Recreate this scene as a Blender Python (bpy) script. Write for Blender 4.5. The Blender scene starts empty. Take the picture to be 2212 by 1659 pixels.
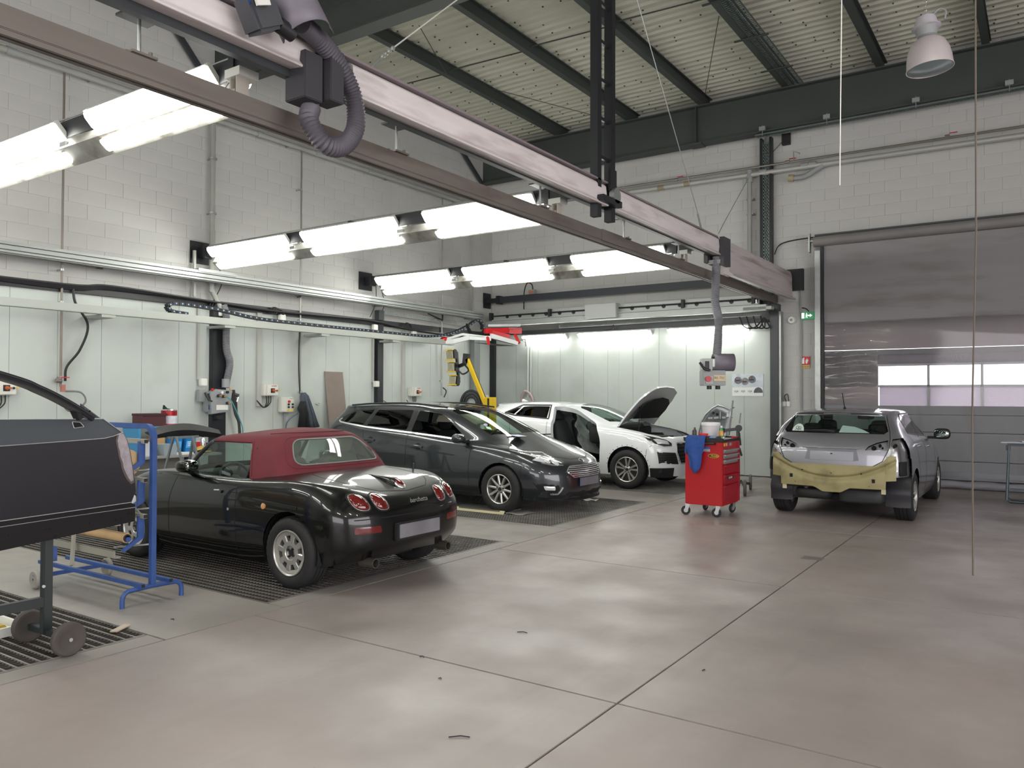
import bpy, bmesh, math, random
import numpy as np
from mathutils import Vector, Matrix
from mathutils.bvhtree import BVHTree
random.seed(7)
SC = bpy.context.scene
COL = SC.collection
R = math.radians
PI = math.pi

# ------------------------------------------------------------------ camera, world, exposure
FPX, YAW, PITCH, ROLL = 1711.24, R(34.0858), R(.9123), R(.156)
EYE = Vector((0, 0, 1.6))
def cam_axes():
    F = Vector((-math.sin(YAW)*math.cos(PITCH), math.cos(YAW)*math.cos(PITCH), math.sin(PITCH)))
    r = Vector((math.cos(YAW), math.sin(YAW), 0)); u = r.cross(F)
    c, s = math.cos(ROLL), math.sin(ROLL)
    return F, c*r + s*u, -s*r + c*u
CF, CR, CU = cam_axes()
cd = bpy.data.cameras.new('camera'); co = bpy.data.objects.new('camera', cd); COL.objects.link(co)
cd.sensor_fit = 'HORIZONTAL'; cd.sensor_width = 36.0; cd.lens = FPX/2212*36.0
cd.clip_start = .05; cd.clip_end = 300
M = Matrix.Identity(4)
for i in range(3):
    M[i][0], M[i][1], M[i][2], M[i][3] = CR[i], CU[i], -CF[i], EYE[i]
co.matrix_world = M
SC.camera = co
SC.view_settings.view_transform = 'Standard'
SC.view_settings.look = 'None'
SC.view_settings.gamma = 1.0
SC.view_settings.use_curve_mapping = False
SC.view_settings.exposure = 0.30
SC.cycles.max_bounces = 7; SC.cycles.diffuse_bounces = 4; SC.cycles.glossy_bounces = 4
SC.cycles.transparent_max_bounces = 12; SC.cycles.transmission_bounces = 4
SC.cycles.sample_clamp_indirect = 6.0
SC.cycles.caustics_reflective = False; SC.cycles.caustics_refractive = False
W = bpy.data.worlds.new('daylight'); SC.world = W; W.use_nodes = True
bg = W.node_tree.nodes['Background']
bg.inputs[0].default_value = (1.0, .95, .975, 1); bg.inputs[1].default_value = 4.6
TUBE_W = 19.0          # radiance of a lit fluorescent cover
TUBE_C = (1.0, 1.0, .93)

def on(u, v, axis, c):
    """the point of the plane axis = c that the photograph shows at pixel (u, v)"""
    d = CF + CR*((u-1106)/FPX) - CU*((v-829.5)/FPX)
    i = 'xyz'.index(axis); t = (c-EYE[i])/d[i]
    return EYE + d*t

# ------------------------------------------------------------------ materials
MATS = {}
def lin(h):
    h = h.lstrip('#'); o = []
    for i in (0, 2, 4):
        c = int(h[i:i+2], 16)/255
        o.append(c/12.92 if c <= .04045 else ((c+.055)/1.055)**2.4)
    return (*o, 1)
def mat(name, col, rough=.5, metal=0, coat=0, var=0, scale=4, bump=0, bscale=80, spec=.5, dirt=None, dscale=2.0, emit=None, estr=0, stretch=None):
    """principled material; var = light/dark mottling, dirt = second colour in soft patches, bump = fine relief"""
    if name in MATS: return MATS[name]
    m = bpy.data.materials.new(name); m.use_nodes = True; nt = m.node_tree
    b = nt.nodes['Principled BSDF']; c = lin(col) if isinstance(col, str) else (*col, 1)
    b.inputs['Base Color'].default_value = c; b.inputs['Roughness'].default_value = rough
    b.inputs['Metallic'].default_value = metal; b.inputs['Specular IOR Level'].default_value = spec
    if coat: b.inputs['Coat Weight'].default_value = coat; b.inputs['Coat Roughness'].default_value = .03
    tc = nt.nodes.new('ShaderNodeTexCoord'); src = tc.outputs['Object']
    if stretch:
        mp = nt.nodes.new('ShaderNodeMapping'); mp.inputs['Scale'].default_value = stretch
        nt.links.new(src, mp.inputs[0]); src = mp.outputs[0]
    if var or dirt:
        n = nt.nodes.new('ShaderNodeTexNoise'); n.inputs['Scale'].default_value = scale; n.inputs['Detail'].default_value = 5
        nt.links.new(src, n.inputs['Vector'])
        r = nt.nodes.new('ShaderNodeValToRGB'); r.color_ramp.elements[0].position = .3; r.color_ramp.elements[1].position = .7
        r.color_ramp.elements[0].color = tuple(max(0, k*(1-var)) for k in c[:3])+(1,)
        r.color_ramp.elements[1].color = tuple(min(1, k*(1+var)) for k in c[:3])+(1,)
        nt.links.new(n.outputs['Fac'], r.inputs[0]); out = r.outputs[0]
        if dirt:
            n2 = nt.nodes.new('ShaderNodeTexNoise'); n2.inputs['Scale'].default_value = dscale; n2.inputs['Detail'].default_value = 6
            nt.links.new(src, n2.inputs['Vector'])
            r2 = nt.nodes.new('ShaderNodeValToRGB'); r2.color_ramp.elements[0].position = .52; r2.color_ramp.elements[1].position = .72
            nt.links.new(n2.outputs['Fac'], r2.inputs[0])
            mx = nt.nodes.new('ShaderNodeMix'); mx.data_type = 'RGBA'
            nt.links.new(r2.outputs[0], mx.inputs[0]); nt.links.new(out, mx.inputs[6]); mx.inputs[7].default_value = lin(dirt)
            out = mx.outputs[2]
        nt.links.new(out, b.inputs['Base Color'])
    if bump:
        n3 = nt.nodes.new('ShaderNodeTexNoise'); n3.inputs['Scale'].default_value = bscale; n3.inputs['Detail'].default_value = 3
        nt.links.new(src, n3.inputs['Vector'])
        bp = nt.nodes.new('ShaderNodeBump'); bp.inputs['Strength'].default_value = bump; bp.inputs['Distance'].default_value = .01
        nt.links.new(n3.outputs['Fac'], bp.inputs['Height']); nt.links.new(bp.outputs[0], b.inputs['Normal'])
    if emit:
        b.inputs['Emission Color'].default_value = lin(emit); b.inputs['Emission Strength'].default_value = estr
    MATS[name] = m
    return m
def glass(name, tint, refl=1.5, rough=0.0, dirt=0):
    if name in MATS: return MATS[name]
    m = bpy.data.materials.new(name); m.use_nodes = True; nt = m.node_tree; nt.nodes.clear()
    o = nt.nodes.new('ShaderNodeOutputMaterial'); t = nt.nodes.new('ShaderNodeBsdfTransparent'); g = nt.nodes.new('ShaderNodeBsdfGlossy')
    f = nt.nodes.new('ShaderNodeLayerWeight'); f.inputs[0].default_value = .5; x = nt.nodes.new('ShaderNodeMixShader')
    pw = nt.nodes.new('ShaderNodeMath'); pw.operation = 'POWER'; pw.inputs[1].default_value = 4.5
    ma = nt.nodes.new('ShaderNodeMath'); ma.operation = 'MULTIPLY_ADD'; ma.inputs[1].default_value = .85; ma.inputs[2].default_value = ((refl-1)/(refl+1))**2*1.6
    nt.links.new(f.outputs['Facing'], pw.inputs[0]); nt.links.new(pw.outputs[0], ma.inputs[0])
    t.inputs[0].default_value = (*tint, 1); g.inputs['Roughness'].default_value = rough
    nt.links.new(ma.outputs[0], x.inputs[0]); nt.links.new(t.outputs[0], x.inputs[1]); nt.links.new(g.outputs[0], x.inputs[2])
    last = x
    if dirt:
        d = nt.nodes.new('ShaderNodeBsdfDiffuse'); d.inputs[0].default_value = (.55, .6, .57, 1); y = nt.nodes.new('ShaderNodeMixShader')
        tc = nt.nodes.new('ShaderNodeTexCoord'); n = nt.nodes.new('ShaderNodeTexNoise'); n.inputs['Scale'].default_value = 3; n.inputs['Detail'].default_value = 6
        mm = nt.nodes.new('ShaderNodeMath'); mm.operation = 'MULTIPLY'; mm.inputs[1].default_value = dirt
        nt.links.new(tc.outputs['Object'], n.inputs['Vector']); nt.links.new(n.outputs['Fac'], mm.inputs[0]); nt.links.new(mm.outputs[0], y.inputs[0])
        nt.links.new(x.outputs[0], y.inputs[1]); nt.links.new(d.outputs[0], y.inputs[2]); last = y
    nt.links.new(last.outputs[0], o.inputs[0]); MATS[name] = m
    return m
def glow(name, col, s):
    if name in MATS: return MATS[name]
    m = bpy.data.materials.new(name); m.use_nodes = True; nt = m.node_tree; nt.nodes.clear()
    o = nt.nodes.new('ShaderNodeOutputMaterial'); e = nt.nodes.new('ShaderNodeEmission')
    e.inputs[0].default_value = (*col, 1); e.inputs[1].default_value = s; nt.links.new(e.outputs[0], o.inputs[0]); MATS[name] = m
    return m

BLACK = mat('black_plastic', '#17181a', .5)
RUBBER = mat('rubber', '#1b1b1c', .75, var=.2, scale=20)
CHROME = mat('chrome', '#e2e3e4', .25, .85)
STEEL = mat('galvanised_steel', '#a9adac', .42, .8, var=.12, scale=6)
ALU = mat('aluminium', '#a3a7a5', .45, .45, var=.06, scale=3)
DARKSTEEL = mat('dark_grey_paint', '#33373a', .45, var=.08, scale=3)
BLACKSTEEL = mat('black_paint', '#191b20', .42)
ROOFSTEEL = mat('green_grey_paint', '#3a403d', .6, var=.08, scale=1.5)
GREYPL = mat('grey_plastic', '#8d9191', .5, var=.05)
WHITEPL = mat('white_plastic', '#d9dad4', .45)
RED = mat('red_paint', '#c01018', .35, coat=.3)
BLUE = mat('blue_paint', '#304f8b', .45, var=.15, scale=8)
YELLOW = mat('yellow_paint', '#d8b419', .45)
CABLE = mat('cable_black', '#141414', .6)
BRAKE = mat('brake_disc', '#3c3c3d', .5, .7)
GAP = mat('shut_line', '#050506', .8)

# ------------------------------------------------------------------ mesh builder
OFF = {}
class MB:
    def __init__(s): s.v = []; s.f = []; s.m = []; s.cur = 0
    def add(s, vs, fs):
        n = len(s.v); s.v += [tuple(p) for p in vs]
        for f in fs: s.f.append(tuple(i+n for i in f)); s.m.append(s.cur)
        return s
    def box(s, c, d, rot=None):
        x, y, z = (k/2 for k in d)
        vs = [Vector((a*x, b*y, e*z)) for e in (-1, 1) for b in (-1, 1) for a in (-1, 1)]
        if rot is not None: vs = [rot @ p for p in vs]
        c = Vector(c)
        return s.add([p+c for p in vs], [(0, 2, 3, 1), (4, 5, 7, 6), (0, 1, 5, 4), (2, 6, 7, 3), (0, 4, 6, 2), (1, 3, 7, 5)])
    def bb(s, a, b):
        return s.box([(p+q)/2 for p, q in zip(a, b)], [abs(q-p) for p, q in zip(a, b)])
    def bar(s, a, b, w, h, up=(0, 0, 1)):
        a = Vector(a); b = Vector(b); d = (b-a).normalized(); u = Vector(up)
        if abs(d.dot(u)) > .98: u = Vector((0, 1, 0))
        r = d.cross(u).normalized(); u = r.cross(d)
        vs = [p + r*(i*w/2) + u*(j*h/2) for p in (a, b) for i, j in ((-1, -1), (1, -1), (1, 1), (-1, 1))]
        return s.add(vs, [(0, 1, 2, 3)[::-1], (4, 5, 6, 7), (0, 1, 5, 4), (1, 2, 6, 5), (2, 3, 7, 6), (3, 0, 4, 7)])
    def tube(s, pts, r, n=8, caps=True, closed=False):
        pts = [Vector(p) for p in pts]; N = len(pts)
        rs = r if isinstance(r, (list, tuple)) else [r]*N
        tang = []
        for i in range(N):
            a = pts[i-1] if (i or closed) else pts[0]; b = pts[(i+1) % N] if (i < N-1 or closed) else pts[-1]
            tang.append((b-a).normalized())
        u = tang[0].orthogonal().normalized(); vs = []
        for i in range(N):
            u = (u - tang[i]*u.dot(tang[i])).normalized(); w = tang[i].cross(u)
            vs += [pts[i] + (u*math.cos(2*PI*k/n) + w*math.sin(2*PI*k/n))*rs[i] for k in range(n)]
        fs = [(i*n+k, i*n+(k+1) % n, ((i+1) % N)*n+(k+1) % n, ((i+1) % N)*n+k) for i in range(N if closed else N-1) for k in range(n)]
        if caps and not closed: fs += [tuple(range(n))[::-1], tuple(range((N-1)*n, N*n))]
        return s.add(vs, fs)
    def cyl(s, a, b, r, n=16, r2=None, caps=True):
        return s.tube([a, b], [r, r if r2 is None else r2], n, caps)
    def lathe(s, prof, o, ax=(0, 0, 1), n=24, close=False):
        ax = Vector(ax).normalized(); u = ax.orthogonal().normalized(); w = ax.cross(u); o = Vector(o); m = len(prof)
        vs = [o + ax*h + (u*math.cos(2*PI*k/n) + w*math.sin(2*PI*k/n))*r for r, h in prof for k in range(n)]
        fs = [(i*n+k, i*n+(k+1) % n, ((i+1) % m)*n+(k+1) % n, ((i+1) % m)*n+k) for i in range(m if close else m-1) for k in range(n)]
        return s.add(vs, fs)
    def prism(s, poly, axis, a, b):
        """2-D polygon extruded along axis from a to b"""
        i = 'xyz'.index(axis); n = len(poly)
        def P(p, c):
            q = list(p); q.insert(i, c); return tuple(q)
        vs = [P(p, a) for p in poly] + [P(p, b) for p in poly]
        return s.add(vs, [tuple(range(n))[::-1], tuple(range(n, 2*n))] + [(k, (k+1) % n, n+(k+1) % n, n+k) for k in range(n)])
    def ball(s, c, r, n=12, m=8):
        r = r if isinstance(r, (tuple, list)) else (r, r, r); vs = []; fs = []
        for i in range(m+1):
            t = PI*i/m
            for k in range(n):
                vs.append((c[0]+r[0]*math.sin(t)*math.cos(2*PI*k/n), c[1]+r[1]*math.sin(t)*math.sin(2*PI*k/n), c[2]+r[2]*math.cos(t)))
        for i in range(m):
            for k in range(n): fs.append((i*n+k, (i+1)*n+k, (i+1)*n+(k+1) % n, i*n+(k+1) % n))
        return s.add(vs, fs)
    def xf(s, M, start=0):
        for i in range(start, len(s.v)): s.v[i] = tuple(M @ Vector(s.v[i]))
        return s
    def build(s, name, mt, parent=None, smooth=35, bevel=0, label=None, kind=None, fix=True):
        o = Vector(OFF.get(parent.name, (0, 0, 0))) if parent else Vector((0, 0, 0))
        me = bpy.data.meshes.new(name)
        vs = [(p[0]-o[0], p[1]-o[1], p[2]-o[2]) for p in s.v]
        me.from_pydata(vs, [], s.f)
        mts = mt if isinstance(mt, (list, tuple)) else [mt]
        for k in mts: me.materials.append(k)
        if len(mts) > 1: me.polygons.foreach_set('material_index', s.m)
        if fix or bevel:
            bm = bmesh.new(); bm.from_mesh(me)
            bmesh.ops.remove_doubles(bm, verts=bm.verts, dist=1e-5)
            bmesh.ops.recalc_face_normals(bm, faces=bm.faces)
            if bevel:
                ed = [e for e in bm.edges if len(e.link_faces) == 2 and e.calc_face_angle(0) > R(40)]
                if ed: bmesh.ops.bevel(bm, geom=ed, offset=bevel, segments=2, affect='EDGES', clamp_overlap=True)
            bm.to_mesh(me); bm.free()
        if smooth:
            me.shade_smooth(); me.set_sharp_from_angle(angle=R(smooth))
        ob = bpy.data.objects.new(name, me); COL.objects.link(ob)
        if parent: ob.parent = parent; OFF[ob.name] = tuple(o)
        else: OFF[ob.name] = (0, 0, 0)
        if label: ob['label'] = label
        if kind: ob['kind'] = kind
        return ob

def tag(o, label=None, cat=None, group=None, kind=None):
    if label: o['label'] = label
    if cat: o['category'] = cat
    if group: o['group'] = group
    if kind: o['kind'] = kind
    return o
def thing(name, label, cat, loc=(0, 0, 0), group=None, kind=None):
    """an Empty at the thing's base; parts are then given in world coordinates"""
    o = bpy.data.objects.new(name, None); COL.objects.link(o); o.location = loc; o.empty_display_size = .1
    OFF[o.name] = tuple(loc)
    return tag(o, label, cat, group, kind)
def thing_local(name, label, cat, loc, rz, group=None):
    """an Empty whose parts are given in its own coordinates"""
    o = bpy.data.objects.new(name, None); COL.objects.link(o); o.location = loc; o.rotation_euler = (0, 0, rz)
    OFF[o.name] = (0, 0, 0)
    return tag(o, label, cat, group)
def copy_tree(o, loc, label=None, parent=None):
    c = o.copy(); COL.objects.link(c); OFF[c.name] = OFF.get(o.name, (0, 0, 0))
    if parent: c.parent = parent
    else: c.location = loc
    if label: c['label'] = label
    for ch in [k for k in o.children]: copy_tree(ch, None, None, c)
    return c
def arc(c, r, a0, a1, n, plane='xz'):
    out = []
    for i in range(n+1):
        a = R(a0+(a1-a0)*i/n); p, q = r*math.cos(a), r*math.sin(a)
        out.append({'xz': (c[0]+p, c[1], c[2]+q), 'yz': (c[0], c[1]+p, c[2]+q), 'xy': (c[0]+p, c[1]+q, c[2])}[plane])
    return out
def spline(pts, n=8):
    """Catmull-Rom through 3-D points"""
    P = [Vector(p) for p in pts]; P = [P[0]*2-P[1]] + P + [P[-1]*2-P[-2]]; out = []
    for i in range(1, len(P)-2):
        for k in range(n):
            t = k/n; a, b, c, d = P[i-1:i+3]
            out.append(.5*((2*b)+(c-a)*t+(2*a-5*b+4*c-d)*t*t+(3*b-a-3*c+d)*t**3))
    out.append(P[-2])
    return out
def roundpoly(pts, r, n=4):
    """2-D polygon with rounded corners"""
    out = []; N = len(pts)
    rs = r if isinstance(r, (list, tuple)) else [r]*N
    for i in range(N):
        p = Vector(pts[i]); a = Vector(pts[i-1])-p; b = Vector(pts[(i+1) % N])-p
        k = min(rs[i], a.length*.48, b.length*.48)
        if k <= 1e-6: out.append(tuple(p)); continue
        A = p+a.normalized()*k; B = p+b.normalized()*k
        for j in range(n+1):
            t = j/n; out.append(tuple(A*(1-t)**2 + p*(2*t*(1-t)) + B*t*t))
    return out
def lettering(txt, size, mt, parent, M, name='lettering', shear=0, extr=.001, align='CENTER', sx=1.0):
    c = bpy.data.curves.new(name, 'FONT'); c.body = txt; c.size = size; c.extrude = extr; c.shear = shear
    c.align_x = align; c.align_y = 'CENTER'; c.materials.append(mt)
    c.resolution_u = 3
    tmp = bpy.data.objects.new(name, c); COL.objects.link(tmp); bpy.context.view_layer.update()
    me = bpy.data.meshes.new_from_object(tmp.evaluated_get(bpy.context.evaluated_depsgraph_get()))
    bpy.data.objects.remove(tmp); me.name = name
    if not me.materials: me.materials.append(mt)
    o = bpy.data.objects.new(name, me); COL.objects.link(o); o['kind'] = 'stuff'
    off = Vector(OFF.get(parent.name, (0, 0, 0)))
    o.parent = parent; o.matrix_local = Matrix.Translation(-off) @ M @ Matrix.Diagonal((sx, 1, 1, 1))
    return o
def frame_at(p, right, up):
    """matrix whose x runs along right and y along up, at p"""
    r = Vector(right).normalized(); u = Vector(up); u = (u-r*u.dot(r)).normalized(); n = r.cross(u); m = Matrix.Identity(4)
    for i in range(3): m[i][0], m[i][1], m[i][2], m[i][3] = r[i], u[i], n[i], p[i]
    return m

# ================================================================== the hall
XL, YB = -11.44, 16.0          # faces of the white panel cladding
def concrete(name, col, seed=0):
    m = mat(name, col, .4); nt = m.node_tree; b = nt.nodes['Principled BSDF']
    tc = nt.nodes.new('ShaderNodeTexCoord'); L = nt.links.new
    def noise(s, d=6, st=None, r=.55):
        n = nt.nodes.new('ShaderNodeTexNoise'); n.inputs['Scale'].default_value = s; n.inputs['Detail'].default_value = d; n.inputs['Roughness'].default_value = r
        if st:
            mp = nt.nodes.new('ShaderNodeMapping'); mp.inputs['Scale'].default_value = st; mp.inputs['Rotation'].default_value = (0, 0, .25); L(tc.outputs['Object'], mp.inputs[0]); L(mp.outputs[0], n.inputs['Vector'])
        else: L(tc.outputs['Object'], n.inputs['Vector'])
        return n.outputs['Fac']
    def ramp(i, a, b_, c0, c1):
        r = nt.nodes.new('ShaderNodeValToRGB'); r.color_ramp.elements[0].position = a; r.color_ramp.elements[1].position = b_
        r.color_ramp.elements[0].color = c0; r.color_ramp.elements[1].color = c1; L(i, r.inputs[0]); return r.outputs[0]
    def mix(f, a, c, mode='MIX'):
        x = nt.nodes.new('ShaderNodeMix'); x.data_type = 'RGBA'; x.blend_type = mode
        if isinstance(f, float): x.inputs[0].default_value = f
        else: L(f, x.inputs[0])
        L(a, x.inputs[6]); L(c, x.inputs[7]) if not isinstance(c, tuple) else setattr(x.inputs[7], 'default_value', c)
        return x.outputs[2]
    c = lin(col); lo = tuple(k*.80 for k in c[:3])+(1,); hi = tuple(k*1.16 for k in c[:3])+(1,)
    base = ramp(noise(.8), .3, .7, lo, hi)
    base = mix(ramp(noise(.35, 4), .45, .7, (0, 0, 0, 1), (.7, .7, .7, 1)), base, tuple(k*f for k, f in zip(c[:3], (1.02, .93, .92)))+(1,))
    base = mix(ramp(noise(5, 8, (1, .12, 1)), .55, .8, (0, 0, 0, 1), (.4, .4, .4, 1)), base, tuple(k*.7 for k in c[:3])+(1,))
    base = mix(ramp(noise(26, 4), .70, .78, (0, 0, 0, 1), (.5, .5, .5, 1)), base, tuple(k*.6 for k in c[:3])+(1,))
    L(base, b.inputs['Base Color'])
    L(ramp(noise(1.3, 6), .35, .7, (.33, .33, .33, 1), (.6, .6, .6, 1)), b.inputs['Roughness'])
    bp = nt.nodes.new('ShaderNodeBump'); bp.inputs['Strength'].default_value = .06; bp.inputs['Distance'].default_value = .01
    L(noise(14, 8), bp.inputs['Height']); L(bp.outputs[0], b.inputs['Normal'])
    b.inputs['Specular IOR Level'].default_value = .55
    return m
CONC = concrete('polished_concrete', '#938b87')
KERB = concrete('concrete_kerb', '#8f8b86')
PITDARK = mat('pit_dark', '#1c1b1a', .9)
PANEL = mat('white_sandwich_panel', '#b9c0bb', .32, var=.035, scale=.8, dirt='#a9afa9', dscale=.9)
BLOCK = mat('painted_block', '#b3b3b0', .75, var=.05, scale=1.2, bump=.25, bscale=120)
BLOCKB = mat('painted_block_back', '#a3a3a0', .8)
SHEET = mat('roof_sheet_beige', '#b3b3a4', .6, var=.06, scale=.6)

# floor: slabs cast between saw joints, pits under gratings left open
PITS = [(-9.9, -5.0, -.4, 3.05), (-9.9, -5.0, 4.03, 7.22), (-9.9, -5.08, 8.39, 11.19), (-9.9, -5.05, 12.28, 14.75)]
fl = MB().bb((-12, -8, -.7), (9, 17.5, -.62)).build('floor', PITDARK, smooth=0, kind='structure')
def slab(x0, x1, y0, y1, mt=CONC, nm='slab'):
    g = .0045; MB().bb((x0+g, y0+g, -.62), (x1-g, y1-g, 0)).build(nm, mt, fl, smooth=0, bevel=.003)
ys = [-8, -5.5, -2.45, .65, 3.755, 6.85, 9.95, 13.05, 17.4]
for a, b in zip(ys, ys[1:]):
    slab(-4.80, -1.875, a, b); slab(-1.875, 1.2, a, b); slab(1.2, 4.4, a, b); slab(4.4, 8.5, a, b)
kx = -4.99
for a, b in zip([-8]+[p[3] for p in PITS], [p[2] for p in PITS]+[17.4]): slab(-12, -4.80, a, b, KERB, 'kerb_slab')
for p in PITS:
    slab(-12, p[0], p[2], p[3], KERB, 'kerb_slab'); slab(p[1], -4.80, p[2], p[3], KERB, 'kerb_slab')
# thin debris on the floor
for k, (u, v, l, a) in enumerate(((992, 1592, .10, .6), (1128, 1366, .07, .3), (372, 1338, .035, 0), (911, 1419, .03, .2), (1520, 1448, .02, 1), (950, 1466, .02, 0))):
    p = on(u, v, 'z', .004); c, s = math.cos(a), math.sin(a)
    o = MB().tube([p+Vector((-c*l/2, -s*l/2, 0)), p+Vector((0, .012, .002)), p+Vector((c*l/2, s*l/2, 0))], .003, 5).build('debris', BLACK)
    tag(o, ['thin curved dark wire scrap on the open floor by the bottom of the photo', 'small dark thread scrap on the pale floor before the convertible', 'small black clip on the floor before the blue rack', 'short dark scrap on the floor joint behind the convertible', 'tiny dark chip on the floor in front of the red trolley', 'small dark chip on the floor between joint and convertible'][k], 'scrap')
o = MB().box(on(260, 1357, 'z', .012), (.05, .16, .008), Matrix.Rotation(.5, 3, 'Z')).build('tape_scrap', mat('card', '#b5a897', .8)); tag(o, 'pale strip of card lying at the corner of the near grating', 'scrap')
o = MB().box(on(1755, 1206, 'z', .003), (.19, .15, .005)).build('floor_patch', mat('patch', '#6d6763', .5)); tag(o, 'small darker rectangular plate set in the floor near the silver hatchback', 'floor plate')

# gratings
GRATE = mat('grating_rod_steel', '#8d8b87', .5, .4, var=.2, scale=5, dirt='#6a645d', dscale=1.2); GRATB = mat('grating_bar_dark', '#45403c', .7, .2, var=.2, scale=5)
for gi, (x0, x1, y0, y1) in enumerate(PITS):
    lab = ['galvanised floor grating under the grey door stand', 'galvanised floor grating under the convertible', 'galvanised floor grating under the dark estate car', 'galvanised floor grating under the white SUV'][gi]
    t = thing('floor_grating', lab, 'grating', ((x0+x1)/2, (y0+y1)/2, -.05))
    n = 5; w = (x1-x0)/n
    for k in range(n):
        a, b = x0+k*w+.004, x0+(k+1)*w-.004; m = MB()
        m.cur = 1
        for q in range(int((b-a)/.04)+1): x = a+.003+q*.04; m.bb((x-.0025, y0+.006, -.032), (x+.0025, y1-.006, -.003))
        m.cur = 0
        for q in range(int((y1-y0-.01)/.066)+1): y = y0+.012+q*.066; m.bb((a, y-.005, -.012), (b, y+.005, 0))
        m.bb((a, y0+.002, -.035), (b, y0+.008, 0)).bb((a, y1-.008, -.035), (b, y1-.002, 0))
        m.build('grating_panel', [GRATE, GRATB], t, smooth=0, kind='stuff', fix=False)
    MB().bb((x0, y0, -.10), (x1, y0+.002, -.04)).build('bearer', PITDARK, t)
    MB().bb((x1-.035, y0, -.035), (x1-.001, y1, -.001)).build('frame_angle', mat('angle_worn', '#77746f', .6, .3), t)

# cladding panels, painted block walls
def block_mesh():
    bm = bmesh.new(); w, h, d, c = .5315, .2145, .06, .002
    P = [(-w/2, 0, -h/2), (w/2, 0, -h/2), (w/2, 0, h/2), (-w/2, 0, h/2)]
    bk = [bm.verts.new((x, d, z)) for x, y, z in P]; md = [bm.verts.new((x, c, z)) for x, y, z in P]
    fr = [bm.verts.new((x-math.copysign(c, x), 0, z-math.copysign(c*.5, z))) for x, y, z in P]
    bm.faces.new(fr)
    for a, b in ((fr, md), (md, bk)):
        for k in range(4): bm.faces.new((a[k], b[k], b[(k+1) % 4], a[(k+1) % 4]))
    bmesh.ops.recalc_face_normals(bm, faces=bm.faces)
    me = bpy.data.meshes.new('block'); bm.to_mesh(me); bm.free(); me.materials.append(BLOCK)
    if me.polygons[0].normal.y > 0: me.flip_normals()
    return me
BM = block_mesh()
def shown(p):
    d = Vector(p)-EYE; z = d.dot(CF)
    if z < .5: return 0
    u = 1106+FPX*d.dot(CR)/z; v = 829.5-FPX*d.dot(CU)/z
    return 1/z**2 if -40 < u < 2252 and -20 < v < 1700 else 0
def blockwork(wall, cells, rz, flat):
    """cells = (centre, width scale); the 300 that show largest are parts, the rest one joined mass"""
    cells = sorted(cells, key=lambda c: -shown(c[0])); rest = MB()
    for i, (p, ws) in enumerate(cells):
        jit = random.uniform(-.0006, .0006)
        if i < 300 and shown(p) > 0:
            o = bpy.data.objects.new('block', BM); COL.objects.link(o); o.parent = wall
            o.location = p+Vector((flat[0], flat[1], 0))*jit; o.rotation_euler = (random.uniform(-.002, .002), 0, rz); o.scale = (ws*random.choice((.986, .99, .995, 1, 1.001)), 1, random.choice((.995, .999, 1, 1.0015)))
        elif shown(p) > 0 or i % 1 == 0:
            k = len(rest.v); rest.add([v.co for v in BM.vertices], [tuple(f.vertices) for f in BM.polygons])
            rest.xf(Matrix.Translation(p+Vector((flat[0], flat[1], 0))*jit) @ Matrix.Rotation(rz, 4, 'Z') @ Matrix.Diagonal((ws*random.choice((.986, .99, .995, 1, 1.001)), 1, random.choice((.995, .999, 1, 1.0015)), 1)), k)
    if rest.v: rest.build('block_courses', BLOCK, wall, smooth=0, kind='stuff', fix=False)
ZT = 7.9
wl = MB().bb((-11.9, -8, 0), (-11.519, 16.4, ZT)).build('wall_left', BLOCKB, smooth=0, kind='structure')
wb = MB().bb((-11.9, 16.089, 0), (-3.70, 16.4, ZT)).bb((-3.7, 16.089, 4.4), (1.55, 16.4, ZT)).bb((1.55, 16.089, 0), (9, 16.4, ZT)).build('wall_back', BLOCKB, smooth=0, kind='structure')
MB().bb((8.6, -8, 5), (9, 16.4, ZT)).bb((8.6, -8, 0), (9, -5, 5)).bb((8.6, 9, 0), (9, 16.4, 5)).build('wall_right', BLOCKB, smooth=0, kind='structure')
MB().bb((-11.9, -8.4, 4.6), (9, -8, ZT)).bb((-11.9, -8.4, 0), (-4, -8, 4.6)).bb((5, -8.4, 0), (9, -8, 4.6)).build('wall_behind', BLOCKB, smooth=0, kind='structure')
cells = []
PX_, PZ_ = .533, .215        # block module measured on the wall
for n in range(-4, 19):
    for k in range(-14, 20):
        y = (6.285 if n % 2 == 0 else 6.02)+PX_*(k+.5)
        if -.5 < y < 16.2: cells.append((Vector((-11.515, y, 3.93+PZ_*(n+.5))), 1))
blockwork(wl, cells, PI/2, (1, 0))
cells = []
for n in range(-25, 12):
    z = 5.43+PZ_*(n+.5); a0 = -3.03 if n % 2 == 0 else -2.763
    for k in range(-18, 12):
        a, b = a0+PX_*k, a0+PX_*(k+1); lo, hi = -11.5, 3.0
        if z < 3.2: lo, hi = -4.55, -3.70
        elif z < 4.5: hi = -3.70
        a, b = max(a, lo), min(b, hi)
        if b-a > .05: cells.append((Vector(((a+b)/2, 16.085, z)), (b-a)/PX_))
blockwork(wb, cells, 0, (0, 1))
# the left-hand sandwich panels with their faint seams, 0.62 m module
def cladding(wall, a0, a1, along, zt):
    k = a0
    while k < a1-.02:
        e = min(k+.62, a1); g = .002
        if along == 'y': m = MB().bb((XL, k+g, .02), (XL-.07, e-g, zt))
        else: m = MB().bb((k+g, YB, .02), (e-g, YB+.07, zt))
        m.build('wall_panel', PANEL, wall, smooth=0, bevel=.002); k = e
cladding(wl, -2.47, YB, 'y', 3.10); cladding(wb, -11.44+.12, -4.54, 'x', 3.14)
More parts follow.
